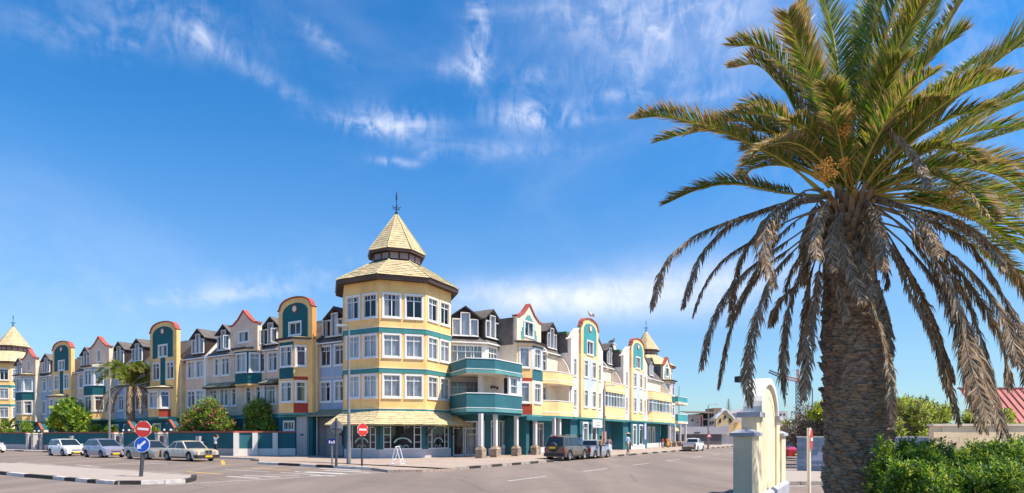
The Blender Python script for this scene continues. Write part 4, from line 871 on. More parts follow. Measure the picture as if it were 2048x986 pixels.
m = MB(); m.box(0, 1.3, 0, .9, .1, 3.4, 0); m.box(.5, .9, -.02, 0, 1.8, 1.95, 1); ob = m.build('entrance_block', [GRW2, PLG], None, Lp(tL(593, 33.0), 33.0), ROTL); tag(ob, 'grey tiled entrance wall beside the drainpipe under the yellow bay', 'wall')
# ---------------------------------------------------------------- lamps, signs
def lamp(label, x, y, h, arm, ang, lean=0., mt=POL):
    o = thing('street_lamp', label, 'street lamp', (x, y, .0), (lean, 0, ang))
    m = MB(); m.tube((0, 0, 0), (0, 0, h), .115, .055, 10); m.tube((0, 0, 0), (0, 0, 1.5), .135, .125, 10); m.box(-.06, .06, -.14, -.1, .6, 1.2); m.build('pole', mt, o)
    a = MB(); a.path([(0, 0, h-.1), (arm*.1, 0, h+.08), (arm*.4, 0, h+.16), (arm, 0, h+.2)], .035, 6); a.build('arm', mt, o)
    hd = MB(); hd.add([(arm-.1, -.09, h+.16), (arm+.55, -.15, h+.15), (arm+.55, .15, h+.15), (arm-.1, .09, h+.16), (arm-.05, -.07, h+.27), (arm+.45, -.1, h+.3), (arm+.45, .1, h+.3), (arm-.05, .07, h+.27)], [(0, 3, 2, 1), (4, 5, 6, 7), (0, 1, 5, 4), (1, 2, 6, 5), (2, 3, 7, 6), (3, 0, 4, 7)])
    hd.build('lamp_head', MET, o); MB().box(arm+.08, arm+.48, -.1, .1, h+.13, h+.15).build('lens', LEN, o); return o
LEN = mat('frosted lamp lens', (.6, .6, .55), .3, var=0)
lamp('tall grey street lamp standing at the big corner tower, head bent to the left', -9.85, 35.4, 8.25, .2, PI, mt=POL)
lamp('tall grey street lamp between the young palm and the green shrub, arm to the left', *Lp(tL(219, 28.6), 28.6)[:2], 8.35, .9, PI+.5)
lamp('street lamp with short arm beside the silver pickup on the right street', 8.95, 57.1, 6.5, .6, .2)
lamp('thin street lamp with warning sign far down the street by the white pickup', 26.9, 80.4, 5.9, 1.1, .2)
q = gp(1626, 893); lamp('far street lamp behind the blue block wall left of the palm trunk', 33.3, 65, 7.0, -.7, 0)
q = Vector((1785-1024, 0, 0)); lamp('pale street lamp standing close behind the big palm trunk', 20.6, 32, 8.3, .4, PI)
def disc_obj(m, c, r, th, mi, n=28, ry=0.): disc(m, c[0], c[2], r, c[1]-th, c[1], mi, n)
RDS = mat('traffic sign red', (.62, .04, .03), .4, var=.05); BLS = mat('traffic sign blue', (.01, .09, .50), .4, var=.05); WHS = mat('sign white', (.8, .8, .8), .4, var=.03); SGB = mat('sign back grey', (.32, .32, .33), .5, .3, var=.1); NVY = mat('navy sign', (.01, .02, .22), .4, var=.05)
def no_entry(parent, z, r, rz=0., y=-.07, name='sign_plate'):
    m = MB(); n = 8
    m.prism([(r*1.06*math.cos(2*PI*i/n+PI/n), r*1.06*math.sin(2*PI*i/n+PI/n)) for i in range(n)], y, y+.02, 'y', 1); m.prism([(r*.97*math.cos(2*PI*i/28), r*.97*math.sin(2*PI*i/28)) for i in range(28)], y-.006, y, 'y', 0); m.box(-r*.68, r*.68, y-.012, y-.006, -r*.14, r*.14, 1)
    return m.build('sign_plate', [RDS, WHS], parent, (0, 0, z), rz)
# island sign: no entry over keep left arrow
P = gp(282, 953, KH); o = thing('sign_post', 'leaning dark post with red no entry disc above blue arrow disc on the traffic island', 'traffic sign', P, (0, math.radians(4.2), 0))
m = MB(); m.tube((0, 0, 0), (0, 0, 2.35), .075, n=12); m.tube((0, 0, 2.3), (0, 0, 2.33), .078, n=12); m.build('pole', PLG, o)
no_entry(o, 1.97, .335, .0, -.09); m = MB(); r = .325; disc(m, 0, 0, r, -.09, -.075, 1, 32); disc(m, 0, 0, r*.92, -.096, -.09, 0, 32)
ar = [(-.20, -.20), (-.005, -.165), (-.055, -.105), (.17, .11), (.10, .18), (-.115, -.045), (-.165, .02)]
m.prism([(x*1.0, z) for x, z in ar], -.102, -.096, 'y', 1); m.build('sign_plate', [BLS, WHS], o, (0, 0, 1.33), 0)
# corner signs
o = thing('sign_post', 'oblique red no entry disc on a dark post right of the tall corner lamp', 'traffic sign', gp(724, 932, KH), 0)
MB().tube((0, 0, 0), (0, 0, 2.0), .06, n=8).build('pole', PLG, o); no_entry(o, 2.02, .36, math.radians(52))
o = thing('sign_post', 'dark post showing the grey back of a sign left of the tall corner lamp', 'traffic sign', gp(672.5, 932, KH), 0)
m = MB(); m.tube((0, 0, 0), (0, 0, 2.65), .07, n=8); m.box(-.32, .32, .02, .07, 2.02, 2.07); m.build('pole', PLG, o); m = MB(); m.prism([(.37*math.cos(PI/4*i+PI/8), .37*math.sin(PI/4*i+PI/8)) for i in range(8)], .06, .09, 'y'); m.build('sign_plate', SGB, o, (0, 0, 2.15))
o = thing('sign_post', 'low thin post with small navy blue plate near the corner shop door', 'sign', gp(669-5, 929.5, KH), 0)
m = MB(); m.box(-.04, .04, -.04, .04, 0, 1.35); m.build('pole', POL, o); m = MB(); m.prism([(-.26, 0), (.26, 0), (.28, .26), (.12, .34), (-.12, .34), (-.28, .26)], -.06, -.045, 'y', 0); m.box(-.16, -.08, -.07, -.06, .05, .22, 1); m.box(-.03, .05, -.07, -.06, .05, .17, 1); m.box(.1, .17, -.07, -.06, .05, .22, 1); m.build('sign_plate', [NVY, WHS], o, (0, 0, 1.18))
o = thing('sandwich_board', 'open white sandwich board frame standing before the tower shop window', 'sandwich board', gp(795, 929.5, KH), PI/2-.12)
for sg in (-1, 1):
    m = MB()
    for x in (-.3, .3): m.tube((x, sg*.32, 0), (x, sg*.02, 1.05), .022, n=6)
    m.tube((-.3, sg*.30, .06), (.3, sg*.30, .06), .02, n=6); m.tube((-.3, sg*.02, 1.05), (.3, sg*.02, 1.05), .022, n=6)
    m.box(-.3, .3, sg*.2-.01, sg*.2+.01, .28, .34); m.build('board_frame', WHI, o)
o = thing('sign_post', 'no entry sign seen edge on, on a pale pole beside the palm trunk', 'traffic sign', (8.15, 16.1, .0), 0)
MB().tube((0, 0, 0), (0, 0, 2.05), .05, n=10).build('pole', WST, o); m = MB()
no_entry(o, 1.73, .30, math.radians(56), -.06); 
o = thing('sign_post', 'small red triangle warning sign on the far lamp beyond the white pickup', 'traffic sign', (26.9, 80.1, 0), 0)
MB().tube((0, 0, 0), (0, 0, 2.4), .04, n=6).build('pole', POL, o); m = MB(); m.prism([(-.42, 0), (.42, 0), (0, .72)], -.08, -.05, 'y', 0); m.prism([(-.24, .11), (.24, .11), (0, .53)], -.09, -.08, 'y', 1); m.build('sign_plate', [RDS, WHS], o, (0, 0, 1.5))
# shop signs of the right wing
o = tag(MB().box(-.0, 2.4, -.12, 0, 0, .8).build('shop_sign', WHS, None, Rp(tR(1184, 24.0), 24.0, 2.62), ROTR), 'white rectangular shop sign board over the door below the nearest arched gable', 'shop sign')
for i in range(4):
    MB().box(.75+i*.26, .92+i*.26, -.13, -.121, .12, .32).build('letter', SGB, o); MB().box(.8+i*.26, .92+i*.26, -.13, -.121, .45, .62).build('letter', SGB, o)
o = tag(MB().box(0, .12, -.5, 0, 0, 1.1).build('banner', mat('salmon banner', (.62, .30, .22), .7, var=.1), None, Rp(tR(1204, 23.2), 23.2, 1.1), ROTR+.9), 'small salmon pink board hanging by the street lamp', 'banner')
o = tag(MB().box(0, .62, -.03, 0, 0, 2.0).build('banner', mat('pale lilac banner', (.50, .50, .72), .7, var=.05), None, Rp(71.0, 24.0, 1.3), ROTR), 'narrow pale lilac banner on the teal pillar between two white framed shop windows', 'banner')
# ---------------------------------------------------------------- cream gate wall on the right
CRW = mat('cream gate wall', (.82, .69, .49), .85, var=.1, scale=.9, bump=.5, bscale=22, streak=.5); GCP = mat('bluish grey coping', (.40, .42, .48), .8, var=.15, streak=.4, bump=.3); WSH = mat('weathered whitewash', (.74, .74, .72), .8, var=.08, streak=.8, bump=.4)
o = thing('gate_wall', 'cream rendered wall with round whitewashed arch head and grey copings left of the big palm', 'wall', Rp(14.6, 2.4), ROTR)
for x0, x1 in ((0, 1.0), (5.4, 6.4)):
    MB().box(x0, x1, -.05, .37, .1, 1.82).build('pier', CRW, o); m = MB(); m.box(x0-.08, x1+.08, -.12, .44, 1.82, 1.90); m.add([(x0-.08, -.12, 1.9), (x1+.08, -.12, 1.9), (x1+.08, .44, 1.9), (x0-.08, .44, 1.9), (x0+.15, .05, 1.98), (x1-.15, .05, 1.98), (x1-.15, .3, 1.98), (x0+.15, .3, 1.98)], [(0, 1, 5, 4), (1, 2, 6, 5), (2, 3, 7, 6), (3, 0, 4, 7), (4, 5, 6, 7)]); m.build('coping', GCP, o)
for x0, x1 in ((1.0, 1.75), (4.65, 5.4)):
    MB().box(x0, x1, 0, .36, .1, 2.30).build('shoulder', CRW, o); m = MB(); m.box(x0-.08, x1-.003, -.09, .46, 2.30, 2.42); m.build('coping', GCP, o)
n = 24; cx_, hw, zsp, zt = 3.2, 1.45, 2.45, 3.42
arc = [(cx_-hw*math.cos(PI*i/n), zsp+(zt-zsp-.16)*math.sin(PI*i/n)) for i in range(n+1)]
MB().prism([(cx_-hw, .1)]+arc+[(cx_+hw, .1)], .05, .32, 'y').build('wall', CRW, o)
c = MB(); inn = [(cx_-hw+.02, 2.2)]+[(cx_-(hw-.0)*math.cos(PI*i/n), zsp+(zt-zsp-.16)*math.sin(PI*i/n)) for i in range(n+1)]+[(cx_+hw-.02, 2.2)]
c.prism(inn+list(reversed(off(inn, .17))), -.03, .42, 'y'); c.build('arch_rim', WSH, o)
inn2 = [(cx_-(hw-.3)*math.cos(PI*i/n), zsp-.1+(zt-zsp-.42)*math.sin(PI*i/n)) for i in range(n+1)]
c = MB(); c.prism(inn2+list(reversed(off(inn2, .02))), .04, .06, 'y'); c.build('arch_moulding', CRW, o)
m = MB(); m.box(-.06, 6.5, -.16, .52, .0, .3); m.add([(-.06, -.16, .3), (6.5, -.16, .3), (6.5, .52, .3), (-.06, .52, .3), (0, -.05, .38), (6.4, -.05, .38), (6.4, .4, .38), (0, .4, .38)], [(0, 1, 5, 4), (1, 2, 6, 5), (2, 3, 7, 6), (3, 0, 4, 7)]); m.build('plinth', GCP, o)
m = MB(); m.tube((0, 0, 0), (-.14, .0, .05), .02, n=6); m.box(-.3, -.14, -.08, .08, -.05, .10); f = m.build('floodlight', IRO, None, (5.98, 15.0, 3.24), .4); tag(f, 'small black floodlight on the left shoulder of the cream arch', 'floodlight')
# ---------------------------------------------------------------- blue block wall
BW = [mat('blue grey painted block %d' % i, c, .8, var=.1, scale=3, bump=.4) for i, c in enumerate(((.23, .29, .36), (.25, .31, .385), (.215, .275, .345)))]
o = thing('block_wall', 'blue painted block wall with white mountain skyline, left of and behind the palm trunk', 'wall', (13.8, 28.4, KH), math.atan2(-.45, .893))
MB().box(0.02, 7.5, .03, .2, 0, 1.58).build('wall_core', BW[2], o); hts = 1.6/8
mb_ = [MB().box(0, .585, 0, .03, 0, hts-.012).mesh('block', m_) for m_ in BW]; mh = [MB().box(0, .285, 0, .03, 0, hts-.012).mesh('block', m_) for m_ in BW]
rs = random.Random(2)
for r_ in range(8):
    x = 0.; 
    if r_ % 2: link('block', mh[rs.randrange(3)], o, (0, rs.uniform(-.004, .004), r_*hts)); x = .3
    while x < 7.2: link('block', mb_[rs.randrange(3)], o, (x, rs.uniform(-.004, .004), r_*hts)); x += .6
MB().box(-.03, 7.55, -.03, .23, 1.6, 1.66).build('coping', WST, o)
LIL = mat('pale lilac wall paint', (.48, .49, .62), .8, var=.06)
mt_ = [(.55, .52), (.75, .78), (.82, .70), (.95, .98), (1.2, .8), (1.35, .72), (1.6, .98), (1.85, 1.12), (2.0, 1.05), (2.15, .92), (2.4, 1.15), (2.65, .85), (2.9, 1.1), (3.1, 1.2), (3.4, .9), (3.7, 1.1), (4.0, .7), (4.2, .52)]
m = MB(); m.prism(mt_+[(4.2, .5), (.55, .5)], -.012, -.006, 'y'); m.build('mountain_mural', LIL, o)
for i in range(16):
    if i != 4: MB().box(.6+i*.115, .685+i*.115, -.012, -.006, .24, .24+(.07, .10, .07, .11)[i % 4]).build('letter', LIL, o)
# ---------------------------------------------------------------- beige boundary wall, right
o = thing('boundary_wall', 'plain beige block wall with pale coping behind the green bush at the right edge', 'wall', (15.1, 21.0, 0), -.02)
BGE = stucco('beige block wall', (.86, .66, .42)); m = MB(); m.box(0, 18, .03, .25, 0, 2.16); m.build('wall_core', BGE, o)
rs = random.Random(4); bl = MB().box(0, .595, 0, .03, 0, .198).mesh('block', mat('beige painted block', (.86, .66, .42), .9, var=.1, scale=1.2, bump=.4)); 
for r_ in range(7):
    x = -.0 if r_ % 2 else .3
    while x < 8.: link('block', bl, o, (x, rs.uniform(-.003, .003), .76+r_*.2)); x += .6
MB().box(-.05, 18.05, -.05, .3, 2.17, 2.25).build('coping', CRE, o)
# ---------------------------------------------------------------- vehicles
TYR = mat('tyre rubber', (.02, .02, .021), .8, var=.1); RIM = mat('wheel alloy', (.45, .45, .46), .35, .7, var=.05); CPL = mat('black car plastic', (.025, .025, .027), .55, var=.05)
CGB = mat('dark car glass', (.018, .026, .03), .04, var=0, spec=.8); HLT = mat('clear headlamp', (.38, .40, .42), .12, .3, var=0); TLT = mat('red tail lamp', (.42, .015, .012), .2, var=0); ALT = mat('amber indicator', (.8, .25, .02), .25, var=0); PLT = mat('yellow number plate', (.85, .52, .02), .4, var=.03); CHR = mat('chrome trim', (.6, .6, .6), .15, .9, var=0)
def paint(n, c, met=.0): return mat(n, c, .32, met, var=.03, coat=.6)
WCM = {}
def wheel(parent, x, y, r, w=.2, side=1, rimr=.62):
    k = (r, side, rimr)
    if k not in WCM:
        t = MB(); t.ring([(r*rimr, -w/2), (r*.93, -w/2), (r, -w/2+.03), (r, w/2-.03), (r*.93, w/2), (r*rimr, w/2)], 24)
        ri = MB(); ri.ring([(0.001, .02), (r*.2, .03), (r*.24, .0), (r*rimr*.9, -.01), (r*rimr, w/2-.02), (r*rimr, -w/2)], 20)
        for i in range(7): a = 2*PI*i/7; ri.prism([(r*.18*math.cos(a+.25), r*.18*math.sin(a+.25)), (r*.58*math.cos(a+.12), r*.58*math.sin(a+.12)), (r*.58*math.cos(a-.12), r*.58*math.sin(a-.12)), (r*.18*math.cos(a-.25), r*.18*math.sin(a-.25))], .01, .05, 'z')
        WCM[k] = (t.mesh('tyre', TYR, True), ri.mesh('rim', RIM), MB().ring([(.001, -.03), (r*rimr, -.03)], 16).mesh('brake', CPL))
    a, b, c = WCM[k]; o = link('wheel', c, parent, (x, y, r), (-PI/2*side, 0, 0)); link('tyre', a, o); link('rim', b, o, (0, 0, w/2-.055)); return o
def lerp(pts, x):
    for (a, u), (b, v) in zip(pts[:-1], pts[1:]):
        if a <= x <= b: return u+(v-u)*(x-a)/max(1e-6, b-a)
    return pts[0][1] if x < pts[0][0] else pts[-1][1]
def car(name, label, cat, loc, rz, pm, L, W, belt, roof, wb, rw=.31, clear=.2, deck=None, kind='hatch', plate='front', bumper=False, grille=None, group=None, lamps='std', doors=2):
    """belt: [(x,z)] shoulder line rear->front; roof: (rear glass base x, roof rear x, roof front x, screen base x, roof z)"""
    o = thing(name, label, cat, loc, rz, group); hw = W/2; xa, xb = -L/2, L/2; wr, wf = -wb/2+(-.05 if kind == 'hatch' else 0), wb/2
    xs = sorted(set([xa, xa+.06, xa+.2, xb-.3, xb-.12, xb] + [round(xa+L*i/26, 3) for i in range(1, 26)] + [c+s*(rw+.075)*f for c in (wr, wf) for s in (-1, 1) for f in (1.02, .985, .9, .7, .4, 0)]))
    m = MB(); rings = []
    for x in xs:
        e = min(x-xa, xb-x); tap = 1-.13*max(0, 1-e/.55)**2.2; h = hw*tap; zb = clear
        for c in (wr, wf):
            d = abs(x-c); R_ = rw+.075
            if d < R_: zb = max(zb, rw+math.sqrt(R_*R_-d*d))
        if e < .1 and not bumper: zb = max(zb, clear+.05)
        zs = lerp(belt, x); zm = max(zb+.02, (clear+zs)/2+.02)
        rings.append([(x, h*.96, min(zb, zs-.1)), (x, h, max(zb+.01, clear+.12) if zb < zm else zb+.01), (x, h*1.0, min(zm, zs-.1) if zb < zs-.15 else zs-.1), (x, h*.985, zs-.07), (x, h*.93, zs-.008), (x, h*.6, zs+.02), (x, 0, zs+.028)])
    n = len(rings[0])
    for sg in (1, -1):
        b = [(p[0], p[1]*sg, p[2]) for r_ in rings for p in r_]; m.add(b, [(i*n+j, i*n+j+1, (i+1)*n+j+1, (i+1)*n+j) for i in range(len(xs)-1) for j in range(n-1)])
    for r_ in (rings[0], rings[-1]): m.poly([(p[0], p[1], p[2]) for p in r_]+[(p[0], -p[1], p[2]) for p in reversed(r_[:-1])])
    m.box(xa+.1, xb-.1, -hw*.8, hw*.8, clear+.02, clear+.06, 1)
    if kind == 'pickup':
        pass
    body = m.build('body', [pm, CPL], o); smooth_angle(body, 38)
    # cabin
    x0, x1, x2, x3, zr = roof; wb_, wt = hw*.92, hw*.76; c = MB()
    z0, z3 = lerp(belt, x0)-.02, lerp(belt, x3)-.02
    B = [(x0, wb_, z0), (x3, wb_, z3)]; xm = [x1+(x2-x1)*i/4 for i in range(5)]; T = [(x, wt, zr-.035*abs(2*i/4-1)**2-.0) for i, x in enumerate(xm)]
    side = [B[0]]+T+[B[1]]
    for sg in (1, -1): c.poly([(p[0], p[1]*sg, p[2]) for p in side])
    prof = [(B[0][0], wb_, z0)]+T+[(B[1][0], wb_, z3)]
    k = len(prof)
    rows = [[(p[0], p[1]*f, p[2]+(.03*(1-f*f) if 1 < i < k-2 else 0)) for f in (1, .6, 0, -.6, -1)] for i, p in enumerate(prof)]
    c.add([q for r_ in rows for q in r_], [(i*5+j, i*5+j+1, (i+1)*5+j+1, (i+1)*5+j) for i in range(k-1) for j in range(4)])
    cab = c.build('cabin', pm, o); bv = None; smooth_angle(cab, 25)
    def ins(a, b, c_, d, f=.08, lift=.012, name='windscreen', mt=CGB, out=None):
        P_ = [Vector(v) for v in (a, b, c_, d)]; ce = sum(P_, Vector())/4; nrm = (P_[1]-P_[0]).cross(P_[3]-P_[0]).normalized()
        if out is not None and nrm.dot(out) < 0: nrm = -nrm
        Q = [p+(ce-p).normalized()*f+nrm*lift for p in P_]; return MB().poly([q[:] for q in Q]).build(name, mt, o)
    ins((x3, wb_, z3), (x3, -wb_, z3), (x2, -wt, zr-.035), (x2, wt, zr-.035), .085, .02, 'windscreen', CGB, Vector((1, 0, 1)))
    ins((x0, wb_, z0), (x0, -wb_, z0), (x1, -wt, zr-.035), (x1, wt, zr-.035), .11, .02, 'rear_window', CGB, Vector((-1, 0, 1)))
    for sg in (1, -1):
        def at(x, t):                                  # point on the cabin side, t 0 belt..1 roof
            xl = x0+(x1-x0)*t; xr = x3+(x2-x3)*t; q = (x-x0)/(x3-x0); xx = min(max(x, xl+.07), xr-.07); zb_ = z0+(z3-z0)*q; zt_ = zr-.06
            return Vector((xx, (wb_+(wt-wb_)*t+.012)*sg, zb_+(zt_-zb_)*t))
        cuts_ = [x0+.02, (x1+x2)/2-.12 if doors == 4 else (x1+x2)/2-.25, x3-.02]
        if kind == 'suv': cuts_ = [x0+.02, x0+(x3-x0)*.28, x0+(x3-x0)*.56, x3-.02]
        for a, b in zip(cuts_[:-1], cuts_[1:]):
            lo, hi = .08, .93; pts = [at(a+.04, lo), at(b-.04, lo), at(b-.04, (lo+hi)/2), at(b-.04, hi), at(a+.04, hi), at(a+.04, (lo+hi)/2)]; MB().poly([p[:] for p in pts]).build('side_window', CGB, o)
        d = MB()
        for xx in ([(x1+x2)/2-.12, x3+.1-.35, x0+.18] if doors == 4 else [(x1+x2)/2-.3, x3-.22]):
            d.box(xx-.006, xx+.006, sg*hw-.004, sg*hw+.004, clear+.15, lerp(belt, xx)-.09)
        for xx in ([(x1+x2)/2-.3, x3-1.0+.1] if doors == 4 else [(x1+x2)/2-.12]): d.box(xx-.09, xx+.09, sg*(hw)-.01, sg*(hw)+.02, lerp(belt, xx)-.17, lerp(belt, xx)-.135)
        d.build('door_seams', CPL, o)
        mr_ = MB(); mr_.ring([(.0, -.07), (.075, -.04), (.085, .03), (.0, .07)], 8); mo = mr_.build('wing_mirror', pm if kind != 'classic' else CPL, o, (x3-.28, sg*(hw+.06), lerp(belt, x3)+.08)); mo.scale = (.8, 1.3, .9)
    for x in (wr, wf):
        for sg in (1, -1): wheel(o, x, sg*(hw-.115), rw, .2, sg)
    zn, zt = lerp(belt, xb), lerp(belt, xa)
    for sg in (1, -1):
        if lamps == 'box':
            h_ = MB(); h_.box(xb-.04, xb+.012, sg*(hw*.46)-.17, sg*(hw*.46)+.17, zn-.26, zn-.06); h_.build('headlight', HLT, o); a_ = MB(); a_.box(xb-.12, xb-.015, sg*(hw*.79)-.09, sg*(hw*.79)+.075, zn-.25, zn-.08); a_.build('indicator', ALT, o)
        else:
            h_ = MB(); a0, a1 = hw*.52, hw*.86; h_.add([(xb+.012, sg*a0, zn-.22), (xb-.10, sg*a1, zn-.20), (xb-.34, sg*(a1+.05), zn-.03), (xb-.10, sg*a0, zn-.09)], [(0, 1, 2, 3)]); h_.add([(xb-.10, sg*(hw*.9), zn-.2), (xb-.45, sg*(hw+.005), zn-.08), (xb-.40, sg*(hw*.98), zn-.02)], [(0, 1, 2)]); h_.build('headlight', HLT, o)
        t_ = MB(); wl = .06 if kind == 'suv' else .085; t_.box(xa-.012, xa+.10, sg*(hw*.86)-wl, sg*(hw*.86)+wl, zt-.42 if kind != 'sedan' else zt-.28, zt-.10); t_.build('tail_light', TLT, o)
    gz = zn-.17; m = MB()
    if grille == 'tall': m.box(xb-.02, xb+.05, -.27, .27, zn-.26, zn+.03, 1); m.box(xb+.03, xb+.055, -.23, .23, zn-.23, zn, 0); m.box(xb+.05, xb+.06, -.012, .012, zn-.23, zn, 1)
    else: m.box(xb-.02, xb+.015, -.36, .36, gz-.05, gz+.03, 0); m.box(xb-.01, xb+.02, -.38, .38, gz-.01, gz+.005, 1); m.box(xb-.03, xb+.012, -.42, .42, clear+.06, clear+.2, 0)
    m.build('grille', [CPL, CHR], o)
    if bumper:
        m = MB(); m.box(xb-.1, xb+.09, -hw*.93, hw*.93, clear+.05, clear+.26); m.box(xa-.09, xa+.1, -hw*.95, hw*.95, clear+.05, clear+.28)
        for sg in (1, -1): m.box(xb-.32, xb+.0, sg*hw*.955-.03, sg*hw*.955+.03, clear+.05, clear+.26); m.box(wr+.42, wf-.42, sg*hw-.012, sg*hw+.012, clear+.02, clear+.12)
        m.build('bumper', CPL, o)
    e = .1 if bumper else .03
    MB().box(xb+e-.02, xb+e, -.25, .25, clear+.10, clear+.22).build('number_plate', PLT, o)
    MB().box(xa-e, xa-e+.02, -.25, .25, clear+.28 if kind != 'suv' else .78, clear+.40 if kind != 'suv' else .90).build('number_plate', PLT, o)
    return o
hx = ROTL
def rowpos(px, s=24.1): p = Lp(tL(px, s), s); return p
G = 'cars parked in front of the teal wall'
whp, lav, sil, bei = paint('white car paint', (.78, .78, .78)), paint('lavender silver paint', (.36, .36, .47), .3), paint('champagne silver paint', (.37, .345, .31), .3), paint('cream beige paint', (.62, .55, .42))
car('parked_car', 'small white hatchback with yellow plate, leftmost fully visible of the parked row', 'car', Lp(tL(137, 24.0)+.3, 24.0), hx, whp, 3.75, 1.69, [(-1.9, .84), (-1.5, .93), (-.4, .93), (.75, .95), (1.35, .87), (1.875, .72)], (-1.75, -1.42, .1, .95, 1.5), 2.4, .30, .18, kind='hatch', group=G)
car('parked_car', 'lavender silver rounded hatchback second in the parked row below the street lamp', 'car', Lp(tL(210, 24.0)+.1, 24.0), hx, lav, 3.9, 1.69, [(-1.95, .9), (-1.5, 1.0), (0, .97), (1.0, .98), (1.5, .86), (1.95, .70)], (-1.85, -1.3, .2, 1.3, 1.53), 2.5, .29, .17, kind='hatch', doors=4, group=G)
car('parked_car', 'champagne silver sedan parked behind the leaning island sign', 'car', Lp(tL(298, 24.0)+.0, 24.0), hx, sil, 4.5, 1.72, [(-2.25, .86), (-1.9, .96), (-1.1, .95), (.8, .90), (1.6, .82), (2.25, .64)], (-1.75, -.85, .25, 1.15, 1.43), 2.6, .31, .17, kind='sedan', doors=4, group=G)
car('parked_car', 'old cream beige sedan with upright chrome grille and black bumpers, rightmost of the parked row', 'car', Lp(tL(380, 24.0)+.1, 24.0), hx, bei, 4.7, 1.74, [(-2.35, .84), (-1.2, .92), (.8, .90), (1.8, .84), (2.35, .76)], (-1.45, -.78, .3, 1.0, 1.43), 2.8, .32, .2, kind='classic', bumper=True, grille='tall', lamps='box', doors=4, group=G)
car('parked_car', 'white car of which only the front shows at the left edge', 'car', Lp(tL(-20, 24.0)+.3, 24.0), hx, whp, 4.2, 1.7, [(-2.1, .9), (-1.2, .95), (.7, .92), (1.5, .84), (2.1, .7)], (-1.8, -1.0, .1, 1.0, 1.42), 2.5, .3, .18, kind='sedan', doors=4, group=G)
# right street
suvp, bkp = paint('dusty brown grey paint', (.15, .12, .09), .1), paint('silver blue pickup paint', (.38, .40, .46), .3)
G2 = 'vehicles parked on the right street'
o = car('offroader', 'dusty brown offroader with spare wheel on its tailgate parked before the arcade', 'off-road car', Rp(39.3, 19.2), ROTR, suvp, 4.1, 1.72, [(-2.1, 1.02), (-1.5, 1.06), (.6, 1.05), (1.5, 1.02), (2.1, .86)], (-2.06, -1.82, .35, 1.0, 1.78), 2.55, .37, .28, kind='suv', bumper=True, group=G2, doors=4)
m = MB(); m.ring([(.001, .09), (.2, .1), (.33, .07), (.36, .0), (.34, -.09)], 24); m.build('spare_wheel', CPL, o, (-2.2, .05, 1.0), (0, -PI/2, 0), True)
m = MB(); m.box(-.01, .0, -.25, .25, -.07, .07); m.build('number_plate', PLT, o, (-2.31, .05, .95))
m = MB()
for sg in (1, -1): m.box(-1.5, .2, sg*.6-.02, sg*.6+.02, 1.83, 1.87); m.box(-1.45, -1.4, sg*.6-.02, sg*.6+.02, 1.76, 1.83); m.box(.1, .15, sg*.6-.02, sg*.6+.02, 1.76, 1.83)
m.box(-.9, -.4, -.58, .58, 1.84, 1.86); m.build('roof_rack', MET, o); MB().box(-2.02, -1.9, -.18, .18, 1.72, 1.79).build('brake_light', TLT, o)
def pickup(label, loc, rz, pm, k=1., cat='pickup'):
    o = car('pickup_truck', label, cat, loc, rz, pm, 4.3, 1.66, [(-2.15, .94), (-.5, .95), (.7, .95), (1.5, .88), (2.15, .72)], (-.62, -.45, .15, .95, 1.46), 2.6, .30, .19, kind='pickup', group=G2)
    m = MB(); m.box(-2.08, -.68, -.70, .70, .969, .985, 1)
    for sg in (1, -1): m.box(-2.12, -.66, sg*.76-.035, sg*.76+.035, .90, 1.02, 0)
    m.box(-2.15, -2.09, -.75, .75, .88, 1.02, 0); m.box(-.68, -.62, -.76, .76, .9, 1.05, 0); m.box(-2.17, -2.152, -.5, .5, .5, .85, 0); m.box(-2.24, -2.14, -.78, .78, .3, .46, 2)
    m.build('load_bed', [pm, CPL, CPL], o); return o
pickup('silver pickup parked nose away directly ahead of the brown offroader', Rp(43.7, 19.1), ROTR, bkp)
pickup('white pickup driving off far down the street by the thin lamp', Rp(tR(1387, 17.5), 17.5), ROTR, whp)
q = ((1573-1024)/FPX*47, 47.5)
car('red_car', 'red car facing the viewer between the cream gate wall and blue block wall', 'car', (q[0], q[1], 0), -PI/2+.1, paint('cherry red paint', (.50, .015, .03)), 3.9, 1.66, [(-1.95, .88), (-1.4, .95), (.8, .92), (1.4, .85), (1.95, .7)], (-1.75, -1.2, .1, 1.0, 1.4), 2.4, .29, .18)
